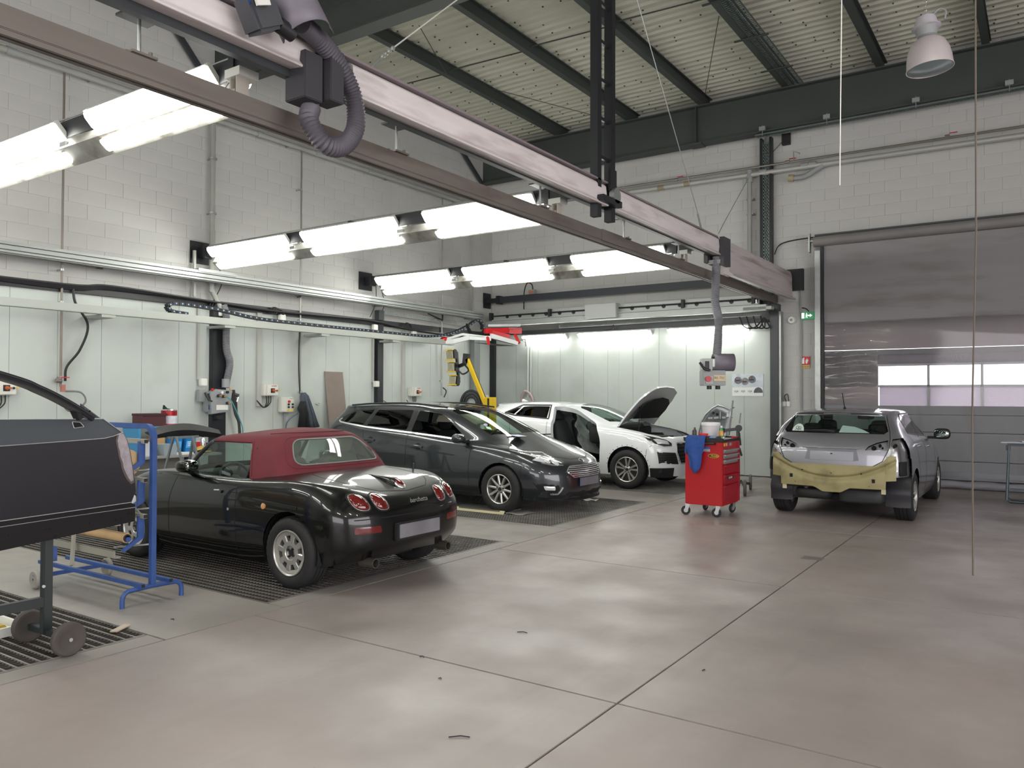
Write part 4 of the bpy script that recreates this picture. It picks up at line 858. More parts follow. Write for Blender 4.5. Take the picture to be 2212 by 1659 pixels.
# ================================================================== cars
def pchip(y, t):
    """monotone cubic through y at 0..n-1, sampled at t (values per column)"""
    y = np.asarray(y, float); n = len(y); d = np.diff(y, axis=0); m = np.zeros_like(y)
    a, b = d[:-1], d[1:]; same = a*b > 0
    with np.errstate(divide='ignore', invalid='ignore'): h = np.where(same, 2*a*b/(a+b), 0)
    m[1:-1] = h; m[0] = d[0]*1.0; m[-1] = d[-1]*1.0
    i = np.clip(np.floor(t).astype(int), 0, n-2); s = (t-i).reshape(-1, *[1]*(y.ndim-1))
    return (2*s**3-3*s**2+1)*y[i] + (s**3-2*s**2+s)*m[i] + (-2*s**3+3*s**2)*y[i+1] + (s**3-s**2)*m[i+1]

class Body:
    """half a car skin as a smooth grid: rows run from the sill up to the roof spine, stations from tail centre round the side to nose centre"""
    def __init__(s, rows, nu=6, nv=6, relax=3, hold=(), closed_top=True, front_open=False):
        A = np.array([list(zip(*r)) for r in rows], float)
        tv = np.linspace(0, A.shape[0]-1, (A.shape[0]-1)*nv+1); tu = np.linspace(0, A.shape[1]-1, (A.shape[1]-1)*nu+1)
        P = pchip(A, tv); P = pchip(np.swapaxes(P, 0, 1), tu); P = np.swapaxes(P, 0, 1).copy()
        fix = np.zeros(P.shape[:2], bool); fix[0] = True
        if not closed_top: fix[-1] = True
        for r in hold: fix[r*nv] = True
        if front_open: fix[:, -1] = True
        for k in range(relax):
            G = s.ghost(P, closed_top, front_open); Q = .25*(G[:-2, 1:-1]+G[2:, 1:-1]+G[1:-1, :-2]+G[1:-1, 2:])
            P = np.where(fix[..., None], P, .5*P+.5*Q)
            # held rows may still slide smooth along themselves
            P[:, 0, 1] = 0
            if not front_open: P[:, -1, 1] = 0
            if closed_top: P[-1, :, 1] = 0
        G = s.ghost(P, closed_top, front_open)
        du = G[1:-1, 2:]-G[1:-1, :-2]; dv = G[2:, 1:-1]-G[:-2, 1:-1]
        N = np.cross(du, dv); N /= np.linalg.norm(N, axis=2, keepdims=True)+1e-12
        c = P.reshape(-1, 3).mean(0); c[1] = 0
        if ((P-c)*N).sum() < 0: N = -N
        s.P, s.N = P, N; s.flip = None
        nV, nU = P.shape[:2]; s.quads = [(j*nU+i, j*nU+i+1, (j+1)*nU+i+1, (j+1)*nU+i) for j in range(nV-1) for i in range(nU-1)]
        v = P.reshape(-1, 3); w = v.copy(); w[:, 1] *= -1
        q2 = [tuple(k+len(v) for k in q) for q in s.quads]
        s.bvh = BVHTree.FromPolygons([Vector(p) for p in np.vstack([v, w])], s.quads+q2)
    @staticmethod
    def ghost(P, ct, fo):
        G = np.zeros((P.shape[0]+2, P.shape[1]+2, 3)); G[1:-1, 1:-1] = P; m = np.array([1, -1, 1])
        G[1:-1, 0] = P[:, 1]*m; G[1:-1, -1] = (2*P[:, -1]-P[:, -2]) if fo else P[:, -2]*m
        G[0] = 2*G[1]-G[2]; G[-1] = G[-3]*m if ct else 2*G[-2]-G[-3]
        return G
    def half(s, sign):
        bm = bmesh.new(); lay = bm.verts.layers.float_vector.new('nrm'); f = np.array([1, sign, 1])
        vs = []
        for p, n in zip(s.P.reshape(-1, 3)*f, s.N.reshape(-1, 3)*f):
            v = bm.verts.new(p); v[lay] = n; vs.append(v)
        for q in s.quads:
            pts = []
            for k in q:
                if vs[k] not in pts: pts.append(vs[k])
            if len(pts) < 3: continue
            fc = bm.faces.new(pts); fc.normal_update()
            n = sum((v[lay] for v in pts), Vector())
            if fc.normal.dot(n) < 0: fc.normal_flip()
        return bm
    def ray(s, axis, sg, a, b):
        if axis == 'x': o, d = Vector((sg*9, a, b)), Vector((-sg, 0, 0))
        elif axis == 'y': o, d = Vector((a, sg*9, b)), Vector((0, -sg, 0))
        else: o, d = Vector((a, b, 9)), Vector((0, 0, -1))
        h = s.bvh.ray_cast(o, d)
        if h[0] is None: return None, None
        n = h[1]
        if n.dot(d) > 0: n = -n
        return h[0], n
    def patch(s, poly, axis, sg, h=.004, rings=4, bulge=0, skirt=.012, mb=None, sub=3):
        """plate with this outline that follows the skin, standing h proud of it (a lamp, badge, plate or trim)"""
        mb = mb or MB(); pts = []
        for i in range(len(poly)):
            a, b = Vector(poly[i]), Vector(poly[(i+1) % len(poly)])
            k = max(1, min(sub, int((b-a).length/.03)))
            pts += [a.lerp(b, j/k) for j in range(k)]
        c = sum(pts, Vector((0, 0)))/len(pts); n = len(pts); vs = []; last = None
        for r in range(rings+1):
            t = 1-r/rings
            for p in pts:
                q = c+(p-c)*t; hit, nm = s.ray(axis, sg, q[0], q[1])
                if hit is None:
                    if last is None: continue
                    hit, nm = last
                last = (hit, nm); vs.append(hit + nm*(h+bulge*(1-t*t)))
        if len(vs) != n*(rings+1): return mb
        fs = [(r*n+k, r*n+(k+1) % n, (r+1)*n+(k+1) % n, (r+1)*n+k) for r in range(rings) for k in range(n)]
        b0 = len(vs)
        for k, p in enumerate(pts):
            hit, nm = s.ray(axis, sg, p[0], p[1]); vs.append((vs[k]-nm*(h+skirt)) if hit is not None else vs[k])
        fs += [(b0+k, b0+(k+1) % n, (k+1) % n, k) for k in range(n)]
        return mb.add(vs, fs)
    def strip(s, pts, axis, sg, w, h=.003, mb=None, closed=False, step=.03, dip=.004):
        """ribbon of width w that follows the skin along a 2-D line"""
        mb = mb or MB(); P = [Vector(p) for p in pts]
        if closed: P = P+[P[0]]
        D = [P[0]]
        for a, b in zip(P, P[1:]):
            k = max(1, int((b-a).length/step)); D += [a.lerp(b, j/k) for j in range(1, k+1)]
        vs = []; m = 0
        for i, p in enumerate(D):
            hit, nm = s.ray(axis, sg, p[0], p[1])
            q = D[min(i+1, len(D)-1)]-D[max(i-1, 0)]
            if closed and i in (0, len(D)-1): q = D[1]-D[-2]
            h2 = s.ray(axis, sg, *(p+q.normalized()*.01))[0]
            if hit is None: continue
            t = (h2-hit) if h2 is not None else (vs[-1]-vs[-4] if len(vs) > 4 else None)
            if t is None: continue
            t = t.normalized(); r = t.cross(nm).normalized()*(w/2)
            vs += [hit-r-nm*dip, hit-r+nm*h, hit+r+nm*h, hit+r-nm*dip]; m += 1
        fs = [(i*4+k, i*4+k+1, i*4+k+5, i*4+k+4) for i in range(m-1) for k in range(3)]
        if m > 1: fs += [(0, 1, 2, 3), ((m-1)*4, (m-1)*4+1, (m-1)*4+2, (m-1)*4+3)]
        return mb.add(vs, fs)

def cut(bm, poly, axis, sel=None):
    """exact cut of a convex outline through the skin; returns the faces inside"""
    i = 'xyz'.index(axis); ax2 = [k for k in range(3) if k != i]
    area = sum(poly[k-1][0]*poly[k][1]-poly[k][0]*poly[k-1][1] for k in range(len(poly)))
    if area < 0: poly = poly[::-1]
    us = [p[0] for p in poly]; ws = [p[1] for p in poly]; lo = (min(us), min(ws)); hi = (max(us), max(ws))
    cur = []
    for f in bm.faces:
        c = [v.co for v in f.verts]
        if max(p[ax2[0]] for p in c) < lo[0] or min(p[ax2[0]] for p in c) > hi[0] or max(p[ax2[1]] for p in c) < lo[1] or min(p[ax2[1]] for p in c) > hi[1]: continue
        if sel and not sel(f.calc_center_median(), f.normal): continue
        cur.append(f)
    for k in range(len(poly)):
        a, b = poly[k-1], poly[k]; e = (b[0]-a[0], b[1]-a[1])
        if abs(e[0])+abs(e[1]) < 1e-7: continue
        co = [0, 0, 0]; no = [0, 0, 0]; co[ax2[0]], co[ax2[1]] = a; no[ax2[0]], no[ax2[1]] = e[1], -e[0]
        co, no = Vector(co), Vector(no).normalized()
        ge = set()
        for f in cur: ge.add(f); ge.update(f.edges); ge.update(f.verts)
        if not ge: return []
        r = bmesh.ops.bisect_plane(bm, geom=list(ge), dist=1e-6, plane_co=co, plane_no=no)
        cur = [f for f in r['geom'] if isinstance(f, bmesh.types.BMFace) and (f.calc_center_median()-co).dot(no) <= 0]
    return cur

def skin(bm, faces, name, mt, parent, offset=0, thick=0, label=None):
    """these faces of the skin as one part with the skin's own smooth normals"""
    lay = bm.verts.layers.float_vector['nrm']; idx = {}; vs = []; ns = []; fs = []
    for f in faces:
        q = []
        for v in f.verts:
            if v not in idx:
                idx[v] = len(vs); n = v[lay].normalized(); vs.append(v.co+n*offset); ns.append(n)
            q.append(idx[v])
        fs.append(q)
    if thick:
        cnt = {}
        for q in fs:
            for a, b in zip(q, q[1:]+q[:1]): cnt[(a, b)] = cnt.get((a, b), 0)+1
        rim = [(a, b) for (a, b) in cnt if (b, a) not in cnt]
        for a, b in rim:
            i = len(vs); vs += [vs[a], vs[b], vs[b]-ns[b]*thick, vs[a]-ns[a]*thick]
            nn = (vs[b]-vs[a]).cross(ns[a]).normalized(); ns += [nn]*4; fs.append([i+3, i+2, i+1, i])
    me = bpy.data.meshes.new(name); me.from_pydata(vs, [], fs); me.materials.append(mt); me.shade_smooth()
    me.normals_split_custom_set_from_vertices([tuple(n) for n in ns])
    o = bpy.data.objects.new(name, me); COL.objects.link(o); o.parent = parent; OFF[o.name] = OFF.get(parent.name, (0, 0, 0))
    if label: o['label'] = label
    return o
def take(bm, faces, name, mt, parent, **k):
    faces = [f for f in faces if f.is_valid]
    if not faces: return None
    o = skin(bm, faces, name, mt, parent, **k); bmesh.ops.delete(bm, geom=faces, context='FACES')
    return o
def drop(bm, faces): bmesh.ops.delete(bm, geom=[f for f in faces if f.is_valid], context='FACES')
def circ(c, r, n=28, a0=0, a1=360): return [(c[0]+r*math.cos(R(a0+(a1-a0)*k/n)), c[1]+r*math.sin(R(a0+(a1-a0)*k/n))) for k in range(n)]

RIM = mat('alloy_silver', '#b9b8b3', .32, .75)
RIMDARK = mat('alloy_dark_face', '#3a3b3d', .35, .6)

def wheel(parent, x, y, r, w, rr, s, style, z=None, rot=0, steer=0, flat=0):
    """tyre (the wheel) with rim, hub cap, nuts and brake disc as its sub-parts; s = side the face looks to"""
    z = r if z is None else z; ax = (0, s, 0); h = w/2; m = MB()
    side = [(rr-.012, -h+.01), (rr+.006, -h-.004), (rr+.05, -h-.012), (r-.035, -h-.004), (r-.012, -h+.006)]
    tread = []
    for k in range(4):
        a = -h+.02+(w-.04)*k/4; b = a+(w-.04)/4
        tread += [(r, a+.004), (r, b-.004)] + ([(r-.009, b-.003), (r-.009, b+.003)] if k < 3 else [])
    prof = side+tread+[(q, -p) for q, p in side[::-1]]
    n = 72; m.lathe(prof, (0, 0, 0), (0, 1, 0), n)
    for j, (q, p) in enumerate(prof):
        if q > r-.013 and abs(p) > h*.45:
            for k in range(n):
                if k % 2:
                    v = m.v[j*n+k]; g = 1-.006/r; m.v[j*n+k] = (v[0]*g, v[1], v[2]*g)
    T = Matrix.Translation((x, y, z)) @ Matrix.Rotation(steer, 4, 'Z') @ Matrix.Rotation(rot, 4, 'Y')
    m.xf(T)
    W_ = m.build('wheel', RUBBER, parent, smooth=40)
    f = h-.004    # face plane
    def out(mb, nm, mt, lab=None):
        if s < 0:
            mb.xf(Matrix.Diagonal((1, -1, 1, 1)))
        return mb.xf(T).build(nm, mt, W_, smooth=35, label=lab)
    def spoke(mb, a, r0, r1, w0, w1, y0, y1, t=.03, top=.6):
        """tapered spoke from the hub to the rim with a narrower crest"""
        ca, sa = math.cos(a), math.sin(a); vs = []
        for rad, ww, yy in ((r0, w0, y0), ((r0+r1)/2, (w0+w1)/2, (y0+y1)/2+.004), (r1, w1, y1)):
            for q, dy in ((-ww/2, -t), (-ww/2, -.008), (-ww/2*top, 0), (ww/2*top, 0), (ww/2, -.008), (ww/2, -t)):
                vs.append((rad*ca-q*sa, yy+dy, rad*sa+q*ca))
        fs = [(i*6+k, i*6+k+1, i*6+k+7, i*6+k+6) for i in (0, 1) for k in range(5)] + [tuple(range(6)), tuple(range(12, 18))]
        mb.add(vs, fs)
    rm = MB()
    rm.lathe([(rr-.006, f+.006), (rr-.014, f+.008), (rr-.022, f), (rr-.03, f-.05), (rr-.035, -h+.02), (rr-.005, -h+.01)], (0, 0, 0), (0, 1, 0), 48)
    bd = MB().lathe([(.03, f-.075), (rr*.72, f-.075), (rr*.72, f-.09), (.03, f-.09)], (0, 0, 0), (0, 1, 0), 32)
    if style == 'holes':
        for k in range(8):
            a = 2*PI*(k+.5)/8; spoke(rm, a, .075, rr-.02, .042, .06, f-.012, f-.016, .035, .75)
        rm.lathe([(rr-.02, f-.004), (rr-.055, f-.017), (rr-.055, f-.05)], (0, 0, 0), (0, 1, 0), 48)
        rm.lathe([(.052, f-.04), (.054, f-.016), (.062, f-.011), (.098, f-.013), (.103, f-.045)], (0, 0, 0), (0, 1, 0), 32)
        rm.lathe([(.001, f-.028), (.053, f-.028), (.053, f-.05)], (0, 0, 0), (0, 1, 0), 24)
    elif style == 'ten':
        for k in range(5):
            for d in (-.27, .27): spoke(rm, 2*PI*k/5+PI/2+d*1.16, .055, rr-.018, .034, .03, f-.018, f-.006, .035, .55)
        rm.lathe([(.001, f-.02), (.05, f-.02), (.07, f-.03), (.07, f-.06)], (0, 0, 0), (0, 1, 0), 32)
    elif style == 'fan':
        dk = MB()
        for k in range(5):
            for d, l in ((-.22, .4), (.22, -.4)):
                spoke(rm, 2*PI*k/5+PI/2+d, .05, rr-.018, .03, .042, f-.02, f-.004, .03, .8)
            spoke(dk, 2*PI*(k+.5)/5+PI/2, .06, rr-.018, .05, .10, f-.03, f-.02, .03, .8)
        rm.lathe([(.001, f-.02), (.055, f-.02), (.07, f-.03), (.07, f-.06)], (0, 0, 0), (0, 1, 0), 32)
    else:
        for k in range(9): spoke(rm, 2*PI*k/9+.2, .06, rr-.018, .05, .06, f-.02, f-.01, .03, .7)
        rm.lathe([(.001, f-.012), (.06, f-.015), (.09, f-.03)], (0, 0, 0), (0, 1, 0), 32)
    out(rm, 'rim', RIM)
    if style == 'fan': out(dk, 'rim_inlay', RIMDARK)
    out(bd, 'brake_disc', BRAKE)
    hc = MB().lathe([(.001, f-.004 if style != 'holes' else f-.016), (.024, f-.006 if style != 'holes' else f-.018), (.028, f-.03)], (0, 0, 0), (0, 1, 0), 20)
    out(hc, 'hub_cap', BLACK)
    nb = 4 if style == 'holes' else 5; rb = .038 if style == 'holes' else .052
    for k in range(nb):
        a = 2*PI*k/nb+(PI/4 if nb == 4 else PI/2)
        out(MB().lathe([(.001, f-.012), (.009, f-.012), (.011, f-.032)], (rb*math.cos(a), 0, rb*math.sin(a)), (0, 1, 0), 8), 'wheel_nut', BLACK if style != 'holes' else BRAKE)
    return W_
def liner(parent, x, z, r, y0, y1, n=20, a0=-15, a1=195, mt=None):
    m = MB(); vs = []
    for k in range(n+1):
        a = R(a0+(a1-a0)*k/n); c, s = math.cos(a), math.sin(a); vs += [(x+r*c, y0, z+r*s), (x+r*c, y1, z+r*s)]
    fs = [(2*k, 2*k+1, 2*k+3, 2*k+2) for k in range(n)]
    i = len(vs); vs.append((x, y1, z)); fs += [(2*k+1, 2*k+3, i) for k in range(n)]
    return m.add(vs, fs).build('wheel_arch_liner', mt or BLACK, parent, smooth=60)
def rbox(m, c, d, rot=None, p=.25, n=10):
    """soft cushion: superellipsoid of size d"""
    vs = []; nn = n*2
    sg = lambda v, e: math.copysign(abs(v)**e, v)
    for i in range(n+1):
        t = -PI/2+PI*i/n
        for k in range(nn):
            f = 2*PI*k/nn
            q = Vector((d[0]/2*sg(math.cos(t), p)*sg(math.cos(f), p), d[1]/2*sg(math.cos(t), p)*sg(math.sin(f), p), d[2]/2*sg(math.sin(t), p)))
            vs.append((rot @ q if rot else q)+Vector(c))
    return m.add(vs, [(i*nn+k, i*nn+(k+1) % nn, (i+1)*nn+(k+1) % nn, (i+1)*nn+k) for i in range(n) for k in range(nn)])
def seat(parent, x, y, z, mt, lean=.35, w=.5, head=True):
    rot = Matrix.Rotation(-lean, 3, 'Y')
    s = rbox(MB(), (x+.05, y, z), (.5, w, .18), p=.4).build('seat', mt, parent, smooth=60)
    rbox(MB(), Vector((x-.2, y, z+.05)) + rot @ Vector((0, 0, .3)), (.14, w*.96, .62), rot, p=.4).build('backrest', mt, s, smooth=60)
    if head: rbox(MB(), Vector((x-.2, y, z+.05)) + rot @ Vector((.01, 0, .7)), (.1, .26, .17), rot, p=.5).build('headrest', mt, s, smooth=60)
    return s
def steering(parent, c, mt, r=.18, tilt=.45):
    m = MB(); M_ = Matrix.Translation(c) @ Matrix.Rotation(-PI/2+tilt, 4, 'Y')
    k = len(m.v); m.tube([(r*math.cos(a), r*math.sin(a), 0) for a in [2*PI*i/24 for i in range(24)]], .015, 8, closed=True)
    m.ball((0, 0, -.02), (.07, .07, .03)); 
    for a in (0, PI*.66, -PI*.66): m.bar((0, 0, -.02), (r*math.cos(a+PI/2), r*math.sin(a+PI/2), 0), .03, .015)
    m.xf(M_, k); m.cyl(M_ @ Vector((0, 0, -.02)), M_ @ Vector((0, 0, -.3)), .03, 10)
    return m.build('steering_wheel', mt, parent, smooth=50)
def mirror(parent, c, s, d, mt, yaw=.25, gl=True, back=-1, arm=None):
    """door mirror: shaped shell, dark mirror glass facing the tail"""
    m = MB(); rbox(m, (0, 0, 0), d, p=.62, n=12)
    for i, v in enumerate(m.v):
        t = (v[0]/(d[0]/2)+1)/2; g = 1-.35*max(0, t)**2; m.v[i] = (v[0], v[1]*g, v[2]*g)
    M_ = Matrix.Translation(c) @ Matrix.Rotation(s*yaw, 4, 'Z'); m.xf(M_)
    b = m.build('door_mirror', mt, parent, smooth=60)
    if gl:
        g = MB(); rbox(g, (-d[0]*.40, 0, 0), (d[0]*.3, d[1]*.86, d[2]*.80), p=.7); g.xf(M_); g.build('mirror_glass', mat('mirror', '#8f9a96', .03, 1), b, smooth=60)
    if arm:
        a = MB(); a.bar(arm, Vector(c)+Vector((.02, -s*d[1]*.3, -d[2]*.35)), .07, .04); a.build('mirror_arm', BLACK, b)
    return b

P_BLACK = mat('car_paint_black', '#030405', .3, .0, coat=.75, spec=.25)
P_GREY = mat('car_paint_dark_grey', '#33373a', .34, .6, coat=1)
P_WHITE = mat('car_paint_white', '#dfe3e5', .3, 0, coat=1)
P_SILVER = mat('car_paint_silver_grey', '#85868c', .33, .65, coat=.8)
SOFT = mat('red_canvas', '#5c1c25', .85, var=.12, scale=5, bump=.15, bscale=300)
G_CLEAR = glass('car_glass', (.62, .74, .69)); G_DARK = glass('car_glass_dark', (.05, .055, .055)); G_DIRTY = glass('dirty_plastic_window', (.48, .6, .54), dirt=.22)
LENS_RED = mat('red_lens', '#5d1110', .12, coat=.8); LENS_CLEAR = mat('clear_lens', '#d3d6d8', .15, .25, coat=1)
SEATDARK = mat('seat_cloth_dark', '#232427', .85); SEATBEIGE = mat('seat_leather_beige', '#8d8474', .6)
INNER = mat('cabin_dark', '#121314', .8)
PLATE = mat('number_plate_smudged', '#75747a', .4, var=.25, scale=3)
MIR = Matrix.Diagonal((1, -1, 1, 1))
def fl(poly, s): return [(a*s, b) for a, b in poly]         # front/rear outline to the other side
def mk(mb, nm, mt, par, **k): return mb.build(nm, mt, par, **k) if mb.v else None

# ------------------------------------------------------------------ black convertible with a red soft top
def convertible():
    t = thing_local('convertible_car', 'black two-seat convertible car with red cloth top and round tail lamps', 'car', (-5.21, 5.22, 0), PI)
    z13 = [0]*14
    r = [
     ([-.60,-.585,-.52,-.42,-.30,.05,.7,1.2,1.65,2.27,2.75,2.95,3.08,3.12], [0,.36,.58,.69,.74,.75,.75,.75,.75,.75,.70,.52,.28,0], [.27,.26,.25,.23,.20,.18,.17,.17,.17,.18,.2,.2,.2,.2]),
     ([-.71,-.69,-.63,-.51,-.32,.05,.7,1.2,1.65,2.27,2.75,3.0,3.15,3.19], [0,.36,.62,.745,.80,.815,.80,.80,.80,.81,.76,.56,.3,0], [.40,.40,.39,.38,.37,.36,.36,.36,.36,.36,.38,.38,.38,.38]),
     ([-.705,-.685,-.625,-.51,-.32,.05,.7,1.2,1.65,2.27,2.75,3.0,3.14,3.18], [0,.36,.63,.76,.815,.825,.815,.81,.81,.815,.77,.56,.3,0], [.59,.59,.59,.595,.60,.61,.615,.61,.6,.6,.56,.52,.5,.5]),
     ([-.65,-.63,-.57,-.46,-.29,.05,.7,1.2,1.65,2.27,2.7,2.93,3.05,3.09], [0,.35,.595,.72,.785,.80,.80,.79,.79,.785,.70,.5,.27,0], [.715,.72,.73,.74,.75,.76,.765,.75,.74,.74,.66,.62,.60,.60]),
     ([-.53,-.51,-.455,-.355,-.21,.05,.66,1.2,1.65,2.2,2.5,2.65,2.75,2.78], [0,.33,.545,.66,.725,.75,.755,.745,.735,.69,.56,.40,.2,0], [.80,.81,.835,.855,.872,.88,.855,.85,.865,.85,.80,.76,.74,.735]),
     ([-.18,-.17,-.14,-.08,.05,.22,.66,1.2,1.62,1.96,2.15,2.27,2.34,2.36], [0,.32,.51,.63,.69,.71,.72,.72,.70,.62,.49,.33,.17,0], [.885,.885,.89,.893,.895,.893,.865,.86,.88,.885,.85,.83,.82,.815]),
     ([.18,.19,.21,.26,.34,.45,.66,1.2,1.60,1.72,1.80,1.86,1.90,1.91], [0,.3,.48,.60,.66,.68,.69,.69,.665,.55,.42,.28,.14,0], [.93,.93,.925,.915,.905,.893,.868,.865,.885,.90,.905,.91,.912,.913]),
    ]
    B = Body(r, relax=4, closed_top=False)
    for s in (1, -1):
        bm = B.half(s); side = lambda c, n: abs(c.y) > .5
        drop(bm, cut(bm, circ((0, .31), .335), 'y', side)); drop(bm, cut(bm, circ((2.275, .30), .33), 'y', side))
        low = lambda c, n: abs(c.y) > .45
        take(bm, cut(bm, [(.72, .20), (.70, .868), (1.63, .9), (1.70, .70), (1.72, .2)], 'y', low), 'door', P_BLACK, t)
        take(bm, cut(bm, [(-.9, .1), (-.9, .598), (-.05, .598), (-.28, .3), (-.28, .1)], 'y'), 'rear_bumper', P_BLACK, t)
        ld = [(-.57, 0), (-.53, s*.30), (-.36, s*.47), (-.05, s*.50), (.12, s*.46), (.15, s*.0)]
        take(bm, cut(bm, ld, 'z', lambda c, n: c.z > .6 and n.z > 0), 'boot_lid', P_BLACK, t)
        take(bm, cut(bm, [(1.75, 0), (1.70, s*.58), (2.2, s*.64), (2.85, s*.4), (2.95, 0)], 'z', lambda c, n: c.z > .5 and n.z > 0), 'bonnet', mat('bonnet_primer', '#4a4d50', .45), t)
        take(bm, list(bm.faces), 'body_shell', P_BLACK, t); bm.free()
        g = MB()
        B.strip([(.72, .19), (.70, .60), (.70, .86)], 'y', s, .007, .0012, g); B.strip([(1.72, .19), (1.70, .6), (1.63, .89)], 'y', s, .007, .0012, g)
        B.strip([(-.57, 0.001), (-.53, s*.30), (-.45, s*.40), (-.36, s*.47), (-.05, s*.50), (.12, s*.46)], 'z', 1, .007, .0012, g)
        B.strip([(-.20, .598), (-.40, .598)], 'y', s, .008, .0012, g); B.strip([(s*.02, .602), (s*.66, .602)], 'x', -1, .008, .0012, g)
        mk(g, 'shut_line', GAP, t, kind='stuff')
        mk(B.strip([(1.62, .69), (.75, .705), (.2, .69), (-.1, .678)], 'y', s, .022, .006), 'side_crease', P_BLACK, t)
        mk(B.strip([(-.05, .595), (-.4, .593)], 'y', s, .016, .005), 'bumper_lip', P_BLACK, t)
        # twin tail lamps in chrome-edged ovals, aligned with the skin
        for yy, zz in ((.57, .735), (.385, .725)):
            o = roundpoly([(yy-.074, zz-.066), (yy+.060, zz-.056), (yy+.074, zz+.062), (yy-.052, zz+.058)], .06, 5); o = fl(o, s)
            mk(B.patch([((p[0]-yy*s)*1.22+yy*s, (p[1]-zz)*1.22+zz) for p in o], 'x', -1, .003, 3), 'tail_lamp_bezel', BLACK, t)
            mk(B.patch([((p[0]-yy*s)*1.07+yy*s, (p[1]-zz)*1.07+zz) for p in o], 'x', -1, .005, 3, .004), 'tail_lamp_ring', CHROME, t)
            mk(B.patch(o, 'x', -1, .006, 4, .02), 'tail_lamp', LENS_RED, t, smooth=70)
        mk(B.patch(roundpoly(fl([(.42, .485), (.66, .49), (.66, .545), (.43, .54)], s), .012), 'x', -1, .002, 3), 'reflector', LENS_RED, t)
        m = MB(); m.lathe([(.033, 0), (.041, 0), (.041, .16), (.033, .16)], (-.66, s*.47, .235), (1, 0, 0), 20, True); m.build('exhaust_pipe', mat('exhaust_steel', '#57544f', .4, .6), t)
        MB().cyl((-.60, s*.47, .235), (-.59, s*.47, .235), .034, 16).build('exhaust_bore', GAP, t)
        mk(B.patch(roundpoly([(.90, .735), (1.02, .73), (1.02, .755), (.90, .76)], .012), 'y', s, .014, 3), 'door_handle', P_BLACK, t)
        mk(B.patch(roundpoly([(.93, .752), (1.01, .748), (1.01, .757), (.93, .761)], .003), 'y', s, .016, 2), 'handle_highlight', CHROME, t)
        mk(B.patch(circ((.80, .60), .013, 12), 'y', s, .004, 2), 'door_lock', CHROME, t)
        mk(B.patch(circ((.31, .665), .026, 12), 'y', s, .01, 2, .004), 'side_marker_lamp', mat('amber_lens', '#b98a58', .15, coat=1), t)
        wheel(t, 0, s*.715, .30, .195, .198, s, 'holes', rot=.2); wheel(t, 2.275, s*.715, .30, .195, .198, s, 'holes', rot=.6)
        liner(t, 0, .31, .337, s*.80, s*.42); liner(t, 2.275, .30, .333, s*.79, s*.42)
        mirror(t, (1.36, s*.86, .955), s, (.17, .19, .125), P_BLACK, .3, arm=(1.45, s*.70, .87))
        mk(B.patch([(2.56, s*.36), (2.80, s*.34), (2.74, s*.52), (2.52, s*.56)], 'z', 1, .008, 3, .02), 'headlamp', LENS_CLEAR, t, smooth=60)
    # third brake lamp pod, badge script, plate, aerial
    pod = MB(); vs = []
    for x, r_, up in ((-.12, .004, .002), (-.22, .022, .012), (-.34, .045, .028), (-.44, .058, .038), (-.47, .055, .034)):
        hz, nz = B.ray('z', 1, x, 0); c_ = hz+nz*(up*.3)
        vs += [c_+Vector((0, r_*math.cos(a), up*math.sin(a)+.2*up)) if math.sin(a) >= -.2 else c_+Vector((0, r_*math.cos(a), -.02)) for a in [2*PI*k/16 for k in range(16)]]
    pod.add(vs, [(i*16+k, i*16+(k+1) % 16, i*16+16+(k+1) % 16, i*16+16+k) for i in range(4) for k in range(16)]+[tuple(range(64, 80))]); pod.build('brake_lamp_pod', P_BLACK, t, smooth=50)
    hz, nz = B.ray('z', 1, -.48, 0); tl_ = Matrix.Rotation(-.55, 3, 'Y')
    m = MB(); rbox(m, hz+Vector((0, 0, .022)), (.10, .085, .05), tl_, .8); m.build('third_brake_lamp', LENS_RED, t, smooth=70)
    m = MB(); rbox(m, hz+Vector((-.006, 0, .012)), (.125, .10, .04), tl_, .85); m.build('lamp_bezel', CHROME, t, smooth=70)
    h, n = B.ray('x', -1, -.05, .70)
    lettering('barchetta', .06, CHROME, t, frame_at(h+n*.007, (0, -1, 0), (.55, 0, 1)), shear=.35, extr=.0015)
    MB().bb((-.725, -.29, .395), (-.690, .29, .545)).build('plate_recess', BLACK, t, bevel=.006)
    MB().bb((-.735, -.26, .415), (-.724, .26, .53)).build('number_plate', PLATE, t, bevel=.004)
    MB().tube([(-.10, -.62, .87), (-.11, -.62, .95)], .009, 8).build('aerial_base', BLACK, t)
    # under side
    MB().bb((-.50, -.6, .24), (2.95, .6, .30)).bb((-.2, -.5, .14), (2.9, .5, .24)).build('underbody', INNER, t)
    m = MB(); m.bb((.45, -.66, .30), (1.9, .66, .34)).bb((.30, -.66, .3), (.36, .66, .84)).build('cabin_floor', INNER, t)
    for s in (1, -1): seat(t, .95, s*.33, .40, SEATBEIGE, .25)
    m = MB(); rbox(m, (1.62, 0, .76), (.42, 1.26, .24), p=.5); m.build('dashboard', INNER, t, smooth=60)
    steering(t, (1.32, .33, .78), BLACK)
